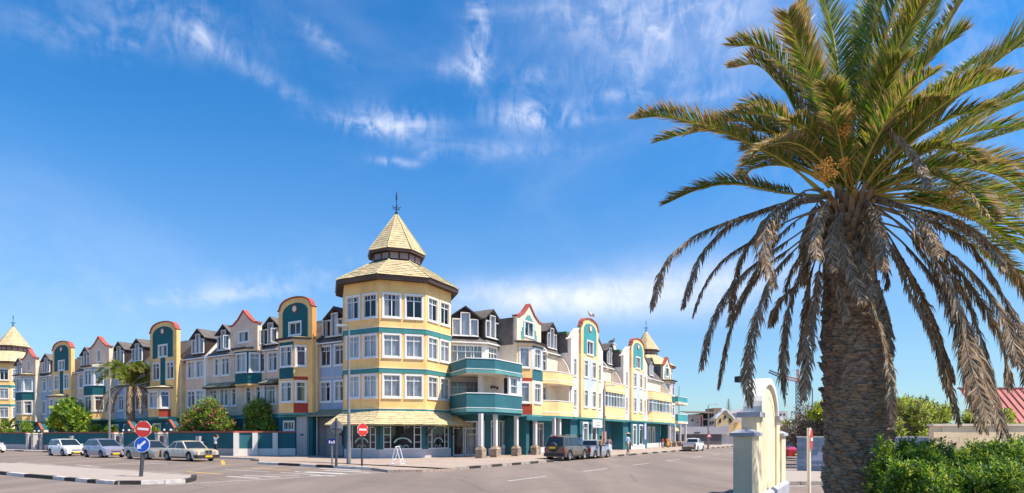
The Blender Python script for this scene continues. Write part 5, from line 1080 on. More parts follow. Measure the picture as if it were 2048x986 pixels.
# ---------------------------------------------------------------- people
def person(label, loc, rz, pose='stand', shirt=(.6, .6, .6), legs=(.03, .03, .035), skin=(.10, .05, .03), hair=(.01, .008, .007), H=1.7, hat=None, skirt=False, bag=None, k2=None, short=False, cat='person'):
    V = []; E = []; R_ = []; T = []
    def v(p, r, par, tg): V.append(p); R_.append(r); T.append(tg); i = len(V)-1; (E.append((par, i)) if par is not None else None); return i
    pel = v((0, 0, .95), .135, None, 'l'); wa = v((0, 0, 1.08), .115, pel, 's'); ch = v((0, -.01, 1.28), .14, wa, 's'); nk0 = v((0, 0, 1.43), .075, ch, 's'); nk = v((0, .01, 1.50), .05, nk0, 'k'); hd = v((0, .02, 1.60), .088, nk, 'k'); v((0, .015, 1.68), .078, hd, 'k'); v((0, .115, 1.59), .014, hd, 'k')
    st = .16 if pose == 'walk' else .02
    for sg in (-1, 1):
        f = st*sg; hp = v((.09*sg, 0, .88), .095, pel, 'l'); kn = v((.10*sg, f*.6+.02, .49), .058, hp, 'l'); an = v((.10*sg, f-.02, .10), .04, kn, 'k' if short else 'l'); v((.115*sg, f+.13, .035), .038, an, 'b')
        sh = v((.17*sg, 0, 1.39), .062, ch, 's')
        if pose == 'hands_head': el = v((.34*sg, .06, 1.52), .042, sh, 's'); wr = v((.17*sg, .02, 1.70), .03, el, 'k'); dx, dz = -sg*.05, .0; hn = v((.12*sg, .0, 1.70), .026, wr, 'k'); ax = Vector((-sg*.8, -.1, -.1))
        else:
            sw = -.14*sg if pose == 'walk' else .03; el = v((.235*sg, sw*.4, 1.12), .042, sh, 's'); wr = v((.24*sg, sw+.07, .88), .028, el, 'k'); hn = v((.24*sg, sw+.09, .81), .027, wr, 'k'); ax = Vector((0, .15, -1))
        ax.normalize(); b = Vector(V[hn]); up = Vector((0, 1, .1))
        for j in range(4): p = b+up*(.028-.018*j)+ax*(.075-.006*abs(j-1.3)); v(p[:], .008, hn, 'k')
        p = b+up*.045+ax*.03; v(p[:], .009, wr, 'k')
    me = bpy.data.meshes.new('person'); s = H/1.70; me.from_pydata([tuple(c*s for c in p) for p in V], E, []); ob = bpy.data.objects.new('person', me); COL.objects.link(ob)
    sk = ob.modifiers.new('skin', 'SKIN'); sb = ob.modifiers.new('sub', 'SUBSURF'); sb.levels = 1; sb.render_levels = 1
    for i, d in enumerate(me.skin_vertices[0].data): d.radius = (R_[i]*s, R_[i]*s*(.78 if T[i] in 'sl' and R_[i] > .1 else 1)); d.use_root = (i == 0)
    dg = bpy.context.evaluated_depsgraph_get(); nm = bpy.data.meshes.new_from_object(ob.evaluated_get(dg)); bpy.data.objects.remove(ob)
    tag_ = 'person clothes %s' % label[:18]
    M4 = [mat(tag_+' s', shirt, .9, var=.1), mat(tag_+' l', legs, .9, var=.1), mat('skin %.2f' % skin[0], skin, .6, var=.05), CPL]; nm.materials.clear()
    for q in M4: nm.materials.append(q)
    ed = [(Vector(V[a])*s, Vector(V[b])*s, T[b]) for a, b in E]
    for p in nm.polygons:
        c = p.center; bd = 9; bt = 's'
        for a, b, t in ed:
            ab = b-a; k = max(0, min(1, (c-a).dot(ab)/max(1e-9, ab.length_squared))); d = (c-a-ab*k).length
            if d < bd: bd, bt = d, t
        p.material_index = 'slkb'.index(bt); p.use_smooth = True
    o = link('person', nm, None, loc, rz); tag(o, label, cat)
    hr = MB(); hr.ring([(.0, .115), (.06, .10), (.092, .05), (.099, .0), (.085, -.05)], 12); h_ = hr.build('hair', mat('hair %.2f' % hair[0], hair, .9, var=.1), o, (0, -.012*s, 1.645*s), 0, True); h_.scale = (s, s*1.1, s)
    if hat: ht = MB(); ht.ring([(.0, .12), (.09, .11), (.1, .03), (.21, .0), (.22, -.02)], 14); ht.build('hat', mat('straw hat', hat, .9, var=.1), o, (0, 0, 1.70*s), 0)
    if skirt: sk_ = MB(); sk_.ring([(.13, 1.02*s), (.19, .85*s), (.27, .45*s)], 14); sk_.build('skirt', M4[1] if k2 is None else mat(tag_+' k', k2, .9, var=.1), o)
    if bag: bg_ = MB(); bg_.box(.2, .32, -.1, .12, .75, 1.1); bg_.build('bag', mat(tag_+' b', bag, .8), o)
    return o
person('person in white shirt and dark trousers with both hands on the head', gp(431, 911.5, KH), ROTL, 'hands_head', (.72, .72, .72), skin=(.32, .18, .12), H=1.74)
person('person in pink shirt and dark trousers in the doorway between two columns', Rp(40.9, 26.6, KH), ROTR-1.6, 'stand', (.62, .18, .30), H=1.75)
person('person in blue shirt on the pavement behind the parked silver pickup', Rp(47.7, 22.0, KH), ROTR+.5, 'walk', (.01, .13, .45), H=1.72)
person('person in mustard brown top half hidden behind the silver pickup bonnet', gp(1201.5, 914, KH), ROTR, 'stand', (.35, .18, .05), H=1.6)
person('woman in pale top and white apron walking right of the street lamp', gp(1218, 911.5, KH), ROTR+2.4, 'walk', (.35, .25, .25), (.03, .03, .03), skirt=True, k2=(.62, .62, .68), H=1.6)
person('man in straw hat, pale blue shirt and khaki shorts walking on the pavement', gp(1256, 911.8, KH), ROTR+3.0, 'walk', (.50, .58, .72), (.30, .25, .16), skin=(.30, .17, .11), hat=(.55, .42, .25), short=True, H=1.85)
person('person in red top standing at the arcade beside the bright orange stall cloth', Rp(75.0, 22.9, KH), ROTR+2.5, 'stand', (.55, .03, .03), (.5, .5, .55), H=1.4)
person('person wrapped in orange and yellow cloth at the far end of the arcade', Rp(76.4, 22.7, KH), ROTR+2.5, 'stand', (.75, .20, .02), (.7, .30, .02), skirt=True, H=1.5)
# ---------------------------------------------------------------- birds on the roofs
def bird(label, loc, rz, c1, c2, k=1.):
    m = MB(); m.path([(-.42*k, 0, .10*k), (-.2*k, 0, .2*k), (.05*k, 0, .27*k), (.2*k, 0, .36*k), (.26*k, 0, .50*k), (.3*k, 0, .56*k)], [.03*k, .10*k, .15*k, .10*k, .06*k, .055*k], 8); o = smooth_angle(m.build('bird', c1, None, loc, rz), 60); tag(o, label, 'bird')
    w_ = MB()
    for sg in (1, -1): w_.add([(.1*k, sg*.13*k, .33*k), (-.1*k, sg*.165*k, .22*k), (-.5*k, sg*.07*k, .08*k), (-.15*k, sg*.1*k, .36*k)], [(0, 1, 2, 3)])
    w_.build('wing', c2, o); b = MB(); b.tube((.33*k, 0, .565*k), (.47*k, 0, .53*k), .02*k, .006*k, 6); b.build('beak', ALT, o)
    l_ = MB(); l_.tube((.03*k, .05*k, .18*k), (.03*k, .05*k, 0), .012*k, n=5); l_.tube((.03*k, -.05*k, .18*k), (.03*k, -.05*k, 0), .012*k, n=5); l_.build('leg', ALT, o); return o
bird('white and brown gull perched on top of the nearest arched gable', Rp(55.05, 24.2, 13.78), ROTR+2.7, WST, DWO, 1.15)
o = bird('black bird figure standing on the white chimney behind the yellow balconies', Rp(tR(1224, 26.6), 26.6, 12.85), ROTR-.5, DWO, DWO, 1.25)
m = MB(); m.box(-.38, .38, -.35, .35, 9.7, 12.75); m.box(-.45, .45, -.42, .42, 12.75, 12.85); tag(m.build('chimney', WST, None, Rp(tR(1224, 26.6), 26.6), ROTR), 'white square chimney carrying the black bird figure', 'chimney')
# ---------------------------------------------------------------- palms
def leafmat(n, c, c2=None, tr=.25, rough=.5):
    m = bpy.data.materials.new(n); m.use_nodes = True; t = m.node_tree; t.nodes.clear(); k = N(t)
    geo = k.n('ShaderNodeNewGeometry'); nz = k.noise(geo.outputs['Position'], 2.5, 4, .6); rnd = geo.outputs['Random Per Island']
    a = (*c, 1); b = (*(c2 or tuple(x*1.5 for x in c)), 1)
    col = k.mix(k.mr(k.m('ADD', k.m('MULTIPLY', nz, .6), k.m('MULTIPLY', rnd, .5)), .2, .85), a, b)
    bs = k.n('ShaderNodeBsdfPrincipled'); k.put(bs.inputs['Base Color'], col); bs.inputs['Roughness'].default_value = rough
    tl = k.n('ShaderNodeBsdfTranslucent'); k.put(tl.inputs['Color'], k.mix(1., col, (1.3, 1.4, .8, 1), 'MULTIPLY'))
    mx = k.n('ShaderNodeMixShader'); mx.inputs[0].default_value = tr; t.links.new(bs.outputs[0], mx.inputs[1]); t.links.new(tl.outputs[0], mx.inputs[2])
    o = k.n('ShaderNodeOutputMaterial'); t.links.new(mx.outputs[0], o.inputs[0]); return m
PGR = leafmat('palm leaflet green', (.055, .13, .018), (.21, .31, .035), .38); PGB = leafmat('palm leaflet olive', (.18, .19, .035), (.40, .37, .07), .36); PBR = leafmat('palm leaflet dry tip', (.25, .165, .08), (.50, .35, .19), .3)
PDG = leafmat('dead palm grey', (.21, .15, .10), (.54, .41, .28), .2, .8); PDB = leafmat('dead palm brown', (.13, .08, .045), (.32, .20, .11), .2, .8)
RAC = mat('palm rachis yellow green', (.50, .42, .09), .6, var=.25, scale=3); RAD = mat('dead rachis', (.30, .24, .18), .8, var=.3, scale=3); RAO = mat('orange petiole', (.50, .25, .04), .6, var=.25, scale=3)
rng = np.random.default_rng(11)
def bez(P, n):
    """smooth curve through points (Catmull-Rom)"""
    P = [Vector(p) for p in P]; P = [P[0]*2-P[1]]+P+[P[-1]*2-P[-2]]; out = []
    segn = len(P)-3
    for i in range(n+1):
        t = i/n*segn; k = min(int(t), segn-1); u = t-k; a, b, c, d = P[k:k+4]
        out.append(.5*((2*b)+(c-a)*u+(2*a-5*b+4*c-d)*u*u+(3*b-a-3*c+d)*u**3))
    return out
def frond(parent, pts, ll=.5, n=105, kind='g', brown=.25, wid=.017, start=.16, droop=.1, rr=.026, name='frond', seed=0, ang=46):
    C = bez(pts, 44); rs = np.random.default_rng(seed); L_ = [0.]
    for a, b in zip(C[:-1], C[1:]): L_.append(L_[-1]+(b-a).length)
    tot = L_[-1]; m = MB(); rm = 4 if kind == 'g' else 5
    idx = list(range(0, 45, 3)); m.path([C[i] for i in idx], [max(.004, rr*(1-.85*i/44)) * (1.7 if i < 4 else 1) for i in idx], 5, 3)
    Ca = np.array([p[:] for p in C]); La = np.array(L_); up0 = np.array([0, 0, 1.])
    verts = []; faces = []; mi = []
    for sg in (1, -1):
        for i in range(n):
            u = start+(1-start)*(i+rs.uniform(-.4, .4))/n; u = min(max(u, .02), .995); s = u*tot; k = min(int(np.searchsorted(La, s)), 44); k = max(k, 1)
            f = (s-La[k-1])/max(1e-6, La[k]-La[k-1]); p = Ca[k-1]*(1-f)+Ca[k]*f; T = Ca[k]-Ca[k-1]; T /= np.linalg.norm(T)
            S = np.cross(T, up0); ns = np.linalg.norm(S); S = S/ns if ns > .15 else np.array([T[1], -T[0], 0.])/max(.05, np.hypot(T[0], T[1])); Nn = np.cross(S, T)
            w = (u-start)/(1-start); env = (.55+1.0*w)*(1 if w < .25 else 1) if w < .35 else 1.0 - .15*w; env *= (1-max(0, (w-.82)/.18)**1.6*.6); ln = ll*env*rs.uniform(.82, 1.12)
            if kind == 'g':
                a = math.radians(ang*(1.1-.5*w)+rs.uniform(-9, 9)); d = T*math.cos(a)+S*sg*math.sin(a)*.9+Nn*(.33+rs.uniform(-.16, .16)); d /= np.linalg.norm(d); d2 = d+np.array([0, 0, -droop*(1+rs.uniform(0, 1.2))])
            else:
                a = math.radians(30+rs.uniform(-14, 16)); d = T*math.cos(a)*.85+S*sg*math.sin(a)+np.array([0, 0, -.25])+rs.normal(0, .1, 3); d /= np.linalg.norm(d); d2 = d*.6+np.array([0, 0, -.75])+T*.15+rs.normal(0, .12, 3)
            d2 /= np.linalg.norm(d2); q = np.cross(d, Nn+rs.normal(0, .5, 3)); q /= max(1e-6, np.linalg.norm(q)); ww = wid*rs.uniform(.75, 1.2)
            m1 = p+d*ln*.5; e = m1+d2*ln*.5; b = len(verts)
            verts += [p-q*ww*.35, p+q*ww*.35, m1+q*ww*.6, m1-q*ww*.6, e]
            faces += [(b, b+1, b+2, b+3), (b+3, b+2, b+4)]
            if kind == 'g':
                bt = brown*(.4+.9*w); r1 = rs.random(); base = 0 if r1 > .3+bt*.3 else 1; r2 = rs.random(); mi += [base if r1 > bt*.35 else 2, 2 if r2 < bt*1.25 else base]
            else: g = 0 if rs.random() < .62 else 1; mi += [g, g]
    b0 = len(m.v); m.v += [tuple(x) for x in verts]; m.f += [tuple(b0+i for i in f) for f in faces]; m.m += mi
    # materials order differs for living and dead fronds; rachis index 3
    mats = [PGR, PGB, PBR, RAC] if kind == 'g' else [PDG, PDB, PDB, RAD]
    return m.build(name, mats, parent)
PD = 11.0
def pp(x, y, d=0.): Yd = PD+d; return ((x-1024)/FPX*Yd, Yd, EYE+(HOR-y)/FPX*Yd)
def scar_trunk(parent, path, nseg, nth, h, nsc, amp, mt, name='trunk'):
    """path: list of (x,y,z,r); leaf-scar relief laid in staggered rows"""
    P = np.array(path); zs = np.linspace(P[0, 2], P[-1, 2], nseg); cx = np.interp(zs, P[:, 2], P[:, 0]); cy = np.interp(zs, P[:, 2], P[:, 1]); rr = np.interp(zs, P[:, 2], P[:, 3])
    th = np.linspace(0, 2*PI, nth, endpoint=False); TH, ZZ = np.meshgrid(th, zs); rg = np.random.default_rng(5)
    warp = .35*np.sin(3*TH+ZZ*1.3)+.25*np.sin(7*TH-ZZ*2.1)+.2*np.sin(11*TH+ZZ*3.7)+.15*np.sin(ZZ*9+TH*5)
    v = ZZ/h+warp; row = np.floor(v); rowj = rg.uniform(0, 1, 400)
    u = TH*nsc/(2*PI)+.5*(row % 2)+.22*np.sin(row*12.9)+.0; col = np.floor(u); fu = u-col; fv = v-row
    key = (np.abs(row*37+(col % nsc)*91) % 397).astype(int); ra = rg.uniform(.45, 1.35, 400)[key]; rb = rg.uniform(-.18, .18, 400)[key]
    edge = .18+.62*(1-(2*fu-1)**2)**.6+rb
    lip = np.where(fv < edge, (fv/np.maximum(edge, .08))**1.5, np.exp(-(fv-edge)*9)*.55)
    d = amp*ra*lip*(.35+.65*(1-(2*fu-1)**4))-amp*.5+amp*.35*np.sin(17*TH+ZZ*23)*np.sin(ZZ*31+TH*9)*.5+rg.normal(0, amp*.07, TH.shape)
    R_ = rr[:, None]+d; X_ = cx[:, None]+R_*np.cos(TH); Y_ = cy[:, None]+R_*np.sin(TH)
    co = np.stack([X_, Y_, ZZ+d*.4], -1).reshape(-1, 3); i, j = np.meshgrid(np.arange(nseg-1), np.arange(nth), indexing='ij'); j2 = (j+1) % nth
    F = np.stack([i*nth+j, i*nth+j2, (i+1)*nth+j2, (i+1)*nth+j], -1).reshape(-1, 4)
    return np_mesh(name, co, F, [mt], None, parent)
def np_mesh(name, co, F, mats, mi=None, parent=None, smooth=False):
    me = bpy.data.meshes.new(name); nf, k = F.shape; me.vertices.add(len(co)); me.vertices.foreach_set('co', co.astype(np.float32).ravel()); me.loops.add(nf*k); me.loops.foreach_set('vertex_index', F.astype(np.int32).ravel())
    me.polygons.add(nf); me.polygons.foreach_set('loop_start', np.arange(0, nf*k, k, dtype=np.int32)); me.polygons.foreach_set('loop_total', np.full(nf, k, np.int32))
    for m in mats: me.materials.append(m)
    if mi is not None: me.polygons.foreach_set('material_index', mi.astype(np.int32))
    me.update(calc_edges=True); me.validate(); return link(name, me, parent)
def barkx(k, P, c, bs):
    s = k.n('ShaderNodeSeparateXYZ'); k.put(s.inputs[0], P); a = k.noise(k.mapv(P, sc=(3, 3, 14)), 2.2, 8, .75); b = k.noise(k.mapv(P, sc=(9, 9, 40)), 2.0, 4, .7)
    c = k.mix(k.mr(a, .36, .64), (.10, .065, .04, 1), (.46, .33, .22, 1)); return k.mix(k.mr(b, .45, .8), c, (.20, .14, .09, 1))
BRK = mat('palm trunk bark', (.2, .15, .1), .9, var=0, bump=.9, bscale=35, extra=barkx)
pal = thing('palm_tree', 'huge date palm with thick scaly trunk and hanging dead fronds, dominating the right side', 'palm tree', (0, 0, 0))
c0 = pp(1716, 1060); c1 = pp(1715, 880); c2 = pp(1711, 700); c3 = pp(1702, 560); c4 = pp(1695, 460)
scar_trunk(pal, [(c0[0], PD, 0.02, .60), (c1[0]+.01, PD, c1[2], .552), (c2[0], PD, c2[2], .572), (pp(1706, 620)[0], PD, pp(0, 620)[2], .49), (c3[0], PD, c3[2], .415), (pp(1697, 500)[0], PD, pp(0, 500)[2], .37), (c4[0], PD, c4[2]+.25, .36)], 640, 320, .185, 11, .09, BRK)
CR = Vector(pp(1697, 400))
BOO = mat('cut frond base', (.22, .15, .09), .85, var=.4, scale=4, bump=.6)
rs = random.Random(21)
for i in range(96):                                   # stubs of cut leaf bases under the crown
    a = i*2.39996; z = 5.3+.75*i/96; r0 = .24; r1 = .43+.12*rs.random(); zz = .12+.36*(i/96)*rs.uniform(.5, 1)
    p0 = Vector((CR.x+.02+r0*math.cos(a), CR.y+r0*math.sin(a), z)); p1 = Vector((CR.x+r1*math.cos(a), CR.y+r1*math.sin(a), z+zz)); m = MB(); t = Vector((-math.sin(a), math.cos(a), 0)); w0, w1 = .075, .035
    pts = [p0-t*w0-Vector((0, 0, .05)), p0+t*w0-Vector((0, 0, .05)), p0+t*w0+Vector((0, 0, .05)), p0-t*w0+Vector((0, 0, .05)), p1-t*w1-Vector((0, 0, .015)), p1+t*w1-Vector((0, 0, .015)), p1+t*w1+Vector((0, 0, .02)), p1-t*w1+Vector((0, 0, .02))]
    m.add([p[:] for p in pts], [(0, 1, 2, 3), (4, 7, 6, 5), (0, 4, 5, 1), (1, 5, 6, 2), (2, 6, 7, 3), (3, 7, 4, 0)]); m.build('frond_base', BOO if rs.random() < .88 or i < 60 else RAO, pal)
GF = [  # living fronds: sight points along each from crown to tip, depth of tip, leaflet length, brown share
 ([(1650,390),(1560,318),(1440,262),(1340,235),(1272,236)], -1.2, .50, .95), ([(1645,360),(1540,300),(1440,262),(1370,268),(1308,285)], .9, .36, .5), ([(1655,395),(1560,384),(1470,368),(1400,378),(1330,408)], .3, .40, .6),
 ([(1670,330),(1630,222),(1582,150),(1528,96),(1462,88)], -.3, .46, .6), ([(1665,340),(1610,228),(1560,172),(1515,130),(1460,134)], .9, .42, .8), ([(1660,345),(1625,284),(1566,234),(1514,208),(1470,226)], 1.2, .40, .75),
 ([(1690,360),(1648,235),(1610,125),(1586,60),(1576,28)], -1.5, .56, .8), ([(1695,330),(1682,180),(1668,80),(1650,10),(1640,-50)], 1.0, .55, .12), ([(1705,350),(1730,215),(1765,95),(1790,10),(1812,-70)], -.8, .58, .5),
 ([(1715,330),(1760,215),(1805,95),(1835,0),(1858,-80)], .8, .60, .25), ([(1725,350),(1785,232),(1843,135),(1895,50),(1945,-30)], .2, .50, .55), ([(1720,330),(1775,220),(1832,90),(1870,0),(1895,-80)], 1.6, .55, .3),
 ([(1740,370),(1860,248),(1960,150),(2050,70),(2130,20)], -1.3, .62, .5), ([(1745,370),(1850,300),(1940,240),(2020,195),(2110,150)], .6, .55, .2), ([(1745,380),(1850,325),(1940,290),(2020,265),(2110,240)], 1.3, .50, .4),
 ([(1735,380),(1830,342),(1930,335),(2020,362),(2110,440)], -1.6, .60, 1.0), ([(1740,390),(1830,370),(1930,372),(2030,400),(2110,440)], .4, .5, .4), ([(1735,400),(1830,402),(1930,415),(2010,445),(2080,495)], -.6, .5, .5),
 ([(1735,410),(1830,432),(1920,470),(1990,520),(2060,590)], .9, .5, .35), ([(1735,395),(1850,385),(1960,395),(2050,430),(2120,480)], 1.8, .5, .3), ([(1730,340),(1800,250),(1870,190),(1960,120),(2060,90)], 2.2, .5, .3),
 ([(1690,330),(1650,230),(1620,160),(1600,100),(1575,50)], 1.9, .5, .3), ([(1700,340),(1705,240),(1715,150),(1725,60),(1745,-20)], 2.0, .55, .2), ([(1670,370),(1600,340),(1550,330),(1500,340),(1480,360)], 2.0, .42, .7),
 ([(1665,360),(1610,310),(1560,290),(1520,300),(1490,330)], -1.0, .36, .9), ([(1700,350),(1688,290),(1676,230),(1664,190),(1650,170)], -1.6, .42, .4), ([(1720,360),(1755,300),(1790,250),(1830,215),(1880,200)], -1.8, .42, .5),
 ([(1730,370),(1790,320),(1850,300),(1905,300),(1960,330)], -1.9, .42, .7), ([(1715,350),(1740,280),(1752,220),(1770,160),(1800,120)], -1.5, .48, .3), ([(1725,390),(1800,365),(1880,350),(1960,372),(2030,425)], 2.4, .5, .6),
 ([(1730,400),(1810,395),(1890,410),(1960,440),(2020,500)], 1.4, .42, .6), ([(1740,370),(1830,310),(1920,262),(2010,215),(2080,190)], 2.4, .5, .25), ([(1720,350),(1770,260),(1815,180),(1870,110),(1930,60)], -1.0, .5, .35),
 ([(1680,330),(1640,200),(1612,90),(1600,20),(1590,-40)], .2, .5, .6), ([(1700,340),(1712,210),(1735,90),(1760,10),(1785,-60)], .3, .55, .2), ([(1735,360),(1820,270),(1900,200),(1985,130),(2070,70)], .3, .55, .4), ([(1740,385),(1840,350),(1935,325),(2030,330),(2120,380)], -.4, .52, .8),
 ([(1660,375),(1590,300),(1520,250),(1450,240),(1390,262)], -.2, .42, .8), ([(1740,400),(1850,410),(1950,440),(2040,500),(2100,570)], -1.2, .5, .5), ([(1730,350),(1790,285),(1845,225),(1900,180),(1985,150)], -2.0, .45, .6), ([(1670,360),(1620,280),(1580,200),(1545,140),(1500,110)], .5, .46, .7),
 ([(1725,380),(1790,350),(1860,350),(1930,380),(1985,440)], -2.0, .42, .8), ([(1680,370),(1640,320),(1600,290),(1560,285),(1520,300)], -1.8, .36, .9), ([(1715,340),(1745,230),(1780,130),(1820,50),(1850,-10)], -1.6, .5, .5)]
for i, (q, d, ll, br) in enumerate(GF):
    n = len(q)-1; frond(pal, [pp(x, y, d*(k/n)**1.2) for k, (x, y) in enumerate(q)], ll*1.12, 200, 'g', br*.95, seed=i, wid=.021, start=.2)
DF = [([(1640,392),(1570,405),(1498,428),(1425,455),(1381,477),(1331,527),(1303,617)], -.8, .30), ([(1635,400),(1560,412),(1473,441),(1430,475),(1402,512),(1380,565),(1366,612)], -.3, .32), ([(1640,420),(1580,440),(1513,477),(1465,505),(1432,535),(1404,580),(1386,630)], .4, .28),
 ([(1645,380),(1615,380),(1594,392),(1560,412),(1533,445),(1528,502),(1549,572)], -1.6, .34), ([(1640,430),(1600,465),(1540,505),(1483,550),(1445,600),(1420,660),(1402,735)], -.2, .36), ([(1645,440),(1590,490),(1540,525),(1508,563),(1470,630),(1452,690),(1437,774)], .5, .34),
 ([(1640,450),(1600,490),(1560,530),(1533,580),(1508,660),(1495,730),(1500,808)], -.6, .34), ([(1645,470),(1620,510),(1597,555),(1580,610),(1570,670),(1566,740),(1570,804)], -.1, .32), ([(1645,480),(1632,515),(1617,570),(1612,620),(1605,680),(1596,728)], .5, .22),
 ([(1648,480),(1640,530),(1632,590),(1622,650),(1614,710),(1607,798)], -.5, .30), ([(1672,380),(1673,420),(1677,465),(1690,505),(1703,540),(1715,572),(1726,602)], -1.5, .30), ([(1690,420),(1698,450),(1712,505),(1732,580),(1762,660),(1780,740),(1786,858)], -1.1, .22),
 ([(1715,470),(1735,510),(1757,570),(1770,620),(1777,670),(1784,710)], -.5, .24), ([(1730,430),(1760,455),(1790,515),(1822,590),(1853,645),(1890,740),(1919,848)], -1.3, .27), ([(1735,425),(1770,460),(1806,520),(1845,590),(1875,655),(1895,720),(1906,764)], -.7, .25),
 ([(1740,400),(1787,418),(1835,470),(1885,545),(1929,644),(1972,760),(2008,868)], -1.9, .40), ([(1740,410),(1795,445),(1850,512),(1904,603),(1934,690),(1950,770),(1966,858)], -1.2, .42), ([(1745,410),(1820,440),(1890,512),(1950,585),(1990,650),(2012,715),(2020,776)], -.4, .34),
 ([(1750,400),(1838,430),(1939,490),(2005,588),(2035,650),(2055,700),(2062,780)], -1.4, .36), ([(1750,400),(1850,420),(1930,450),(1990,500),(2040,560),(2080,620),(2100,690)], .3, .34), ([(1740,390),(1790,410),(1860,430),(1930,455),(1985,500),(2010,540)], -1.6, .20),
 ([(1645,400),(1600,408),(1560,428),(1520,460),(1490,500),(1470,560),(1462,620)], .9, .3), ([(1650,460),(1630,500),(1600,560),(1560,600),(1540,650)], 1.0, .28), ([(1735,440),(1775,480),(1810,540),(1850,610),(1880,700),(1900,790)], 1.1, .3),
 ([(1660,390),(1640,400),(1625,425),(1612,470),(1608,520),(1612,570)], 1.3, .26), ([(1745,370),(1742,300),(1752,246),(1790,268),(1825,305),(1848,345),(1862,374)], -2.3, .20), ([(1700,440),(1716,480),(1724,520),(1738,560),(1750,600)], -1.3, .2),
 ([(1720,440),(1800,455),(1890,500),(1960,560),(2010,640),(2040,730)], -1.7, .38), ([(1660,385),(1655,400),(1640,430),(1630,470),(1634,520)], -1.5, .26), ([(1720,385),(1735,400),(1752,430),(1762,480),(1768,540)], -1.6, .26), ([(1690,400),(1682,425),(1668,455),(1662,495),(1668,540)], -1.4, .24), ([(1660,392),(1620,396),(1580,412),(1550,445),(1532,490)], -1.2, .28), ([(1735,392),(1775,398),(1820,420),(1858,460),(1880,510)], -1.9, .28), ([(1648,450),(1652,520),(1655,600),(1650,680)], .7, .25), ([(1660,430),(1640,470),(1665,540),(1684,600),(1690,640)], -.9, .22), ([(1655,410),(1610,430),(1560,470),(1520,530),(1480,600),(1455,650)], 1.4, .3),
 ([(1735,430),(1800,480),(1870,560),(1920,650),(1945,740),(1975,840)], -2.1, .40), ([(1735,420),(1790,440),(1860,500),(1930,590),(1965,690),(1990,790)], -.9, .40)]
for i, (q, d, ll) in enumerate(DF):
    ll *= 1.15; n = len(q)-1; ln = sum(math.hypot(b[0]-a[0], b[1]-a[1]) for a, b in zip(q[:-1], q[1:])); frond(pal, [pp(x, y, d*(k/n)) for k, (x, y) in enumerate(q)], ll, int(ln/2.5)+30, 'd', seed=100+i, wid=.022, start=.2 if i != 26 else .1, rr=.02, name='dead_frond')
rs = random.Random(77)
for i in range(18):                                   # inner living fronds filling the heart of the crown, all round
    a = i*2.39996+.4; e = .35+1.05*((i*11) % 18)/18; k = rs.uniform(2.3, 3.3); c, s = math.cos(a), math.sin(a); B_ = CR+Vector((0, 0, -.15))
    q = [B_, B_+Vector((c*k*.3*math.cos(e), s*k*.3*math.cos(e), k*.34*math.sin(e)+.05)), B_+Vector((c*k*.68*math.cos(e*.85), s*k*.68*math.cos(e*.85), k*.62*math.sin(e))), B_+Vector((c*k*.98*math.cos(e*.8), s*k*.98*math.cos(e*.8), k*(.78*math.sin(e)-.12)))]
    frond(pal, q, .50, 130, 'g', .55, seed=300+i, wid=.021, start=.16)
for i in range(4):                                   # short dead fronds packed round the neck of the trunk
    a = i*2.39996; r_ = rs.uniform(.55, 1.15); dr = rs.uniform(.5, 1.35); c, s = math.cos(a), math.sin(a); B_ = Vector((CR.x, CR.y, 5.35+.55*rs.random()))
    q = [B_, B_+Vector((c*.45, s*.45, .22)), B_+Vector((c*r_*.8, s*r_*.8, -.05)), B_+Vector((c*r_*1.05, s*r_*1.05, -dr*.5)), B_+Vector((c*r_*1.1, s*r_*1.1, -dr))]
    frond(pal, q, .32, int(60+dr*40), 'd', seed=400+i, wid=.02, start=.2, rr=.022, name='dead_frond')
FRU = mat('orange date fruit', (.62, .30, .05), .5, var=.3, scale=8)
for i, (x, y, d, r, nn) in enumerate(((1692, 222, -1.2, .17, 110), (1690, 260, -1.1, .12, 60), (1652, 340, -1.3, .20, 150), (1828, 212, -.9, .20, 120), (1835, 240, -.8, .15, 60), (1905, 392, -1.2, .22, 90), (1688, 325, -1.0, .12, 50), (1860, 300, -.2, .16, 70), (1930, 430, -.8, .18, 60))):
    c = Vector(pp(x, y, d)); m = MB(); m.path([CR+Vector((0, -.2, 0)), (CR+c)/2+Vector((0, 0, .25)), c], .012, 5, 1)
    for j in range(nn):
        v = Vector((rs.gauss(0, 1), rs.gauss(0, 1), rs.gauss(0, 1.1))).normalized()*r*rs.uniform(.4, 1.0)*Vector((1, 1, 1)).x; p = c+v; s = .017
        m.add([p+Vector(q)*s for q in ((1, 0, 0), (-1, 0, 0), (0, 1, 0), (0, -1, 0), (0, 0, 1.3), (0, 0, -1.3))], [(0, 2, 4), (2, 1, 4), (1, 3, 4), (3, 0, 4), (2, 0, 5), (1, 2, 5), (3, 1, 5), (0, 3, 5)], 0)
        if j % 6 == 0: m.tube(c+Vector((0, 0, r*.6)), p, .004, n=3, mi=1)
    m.build('fruit_bunch', [FRU, RAO], pal)
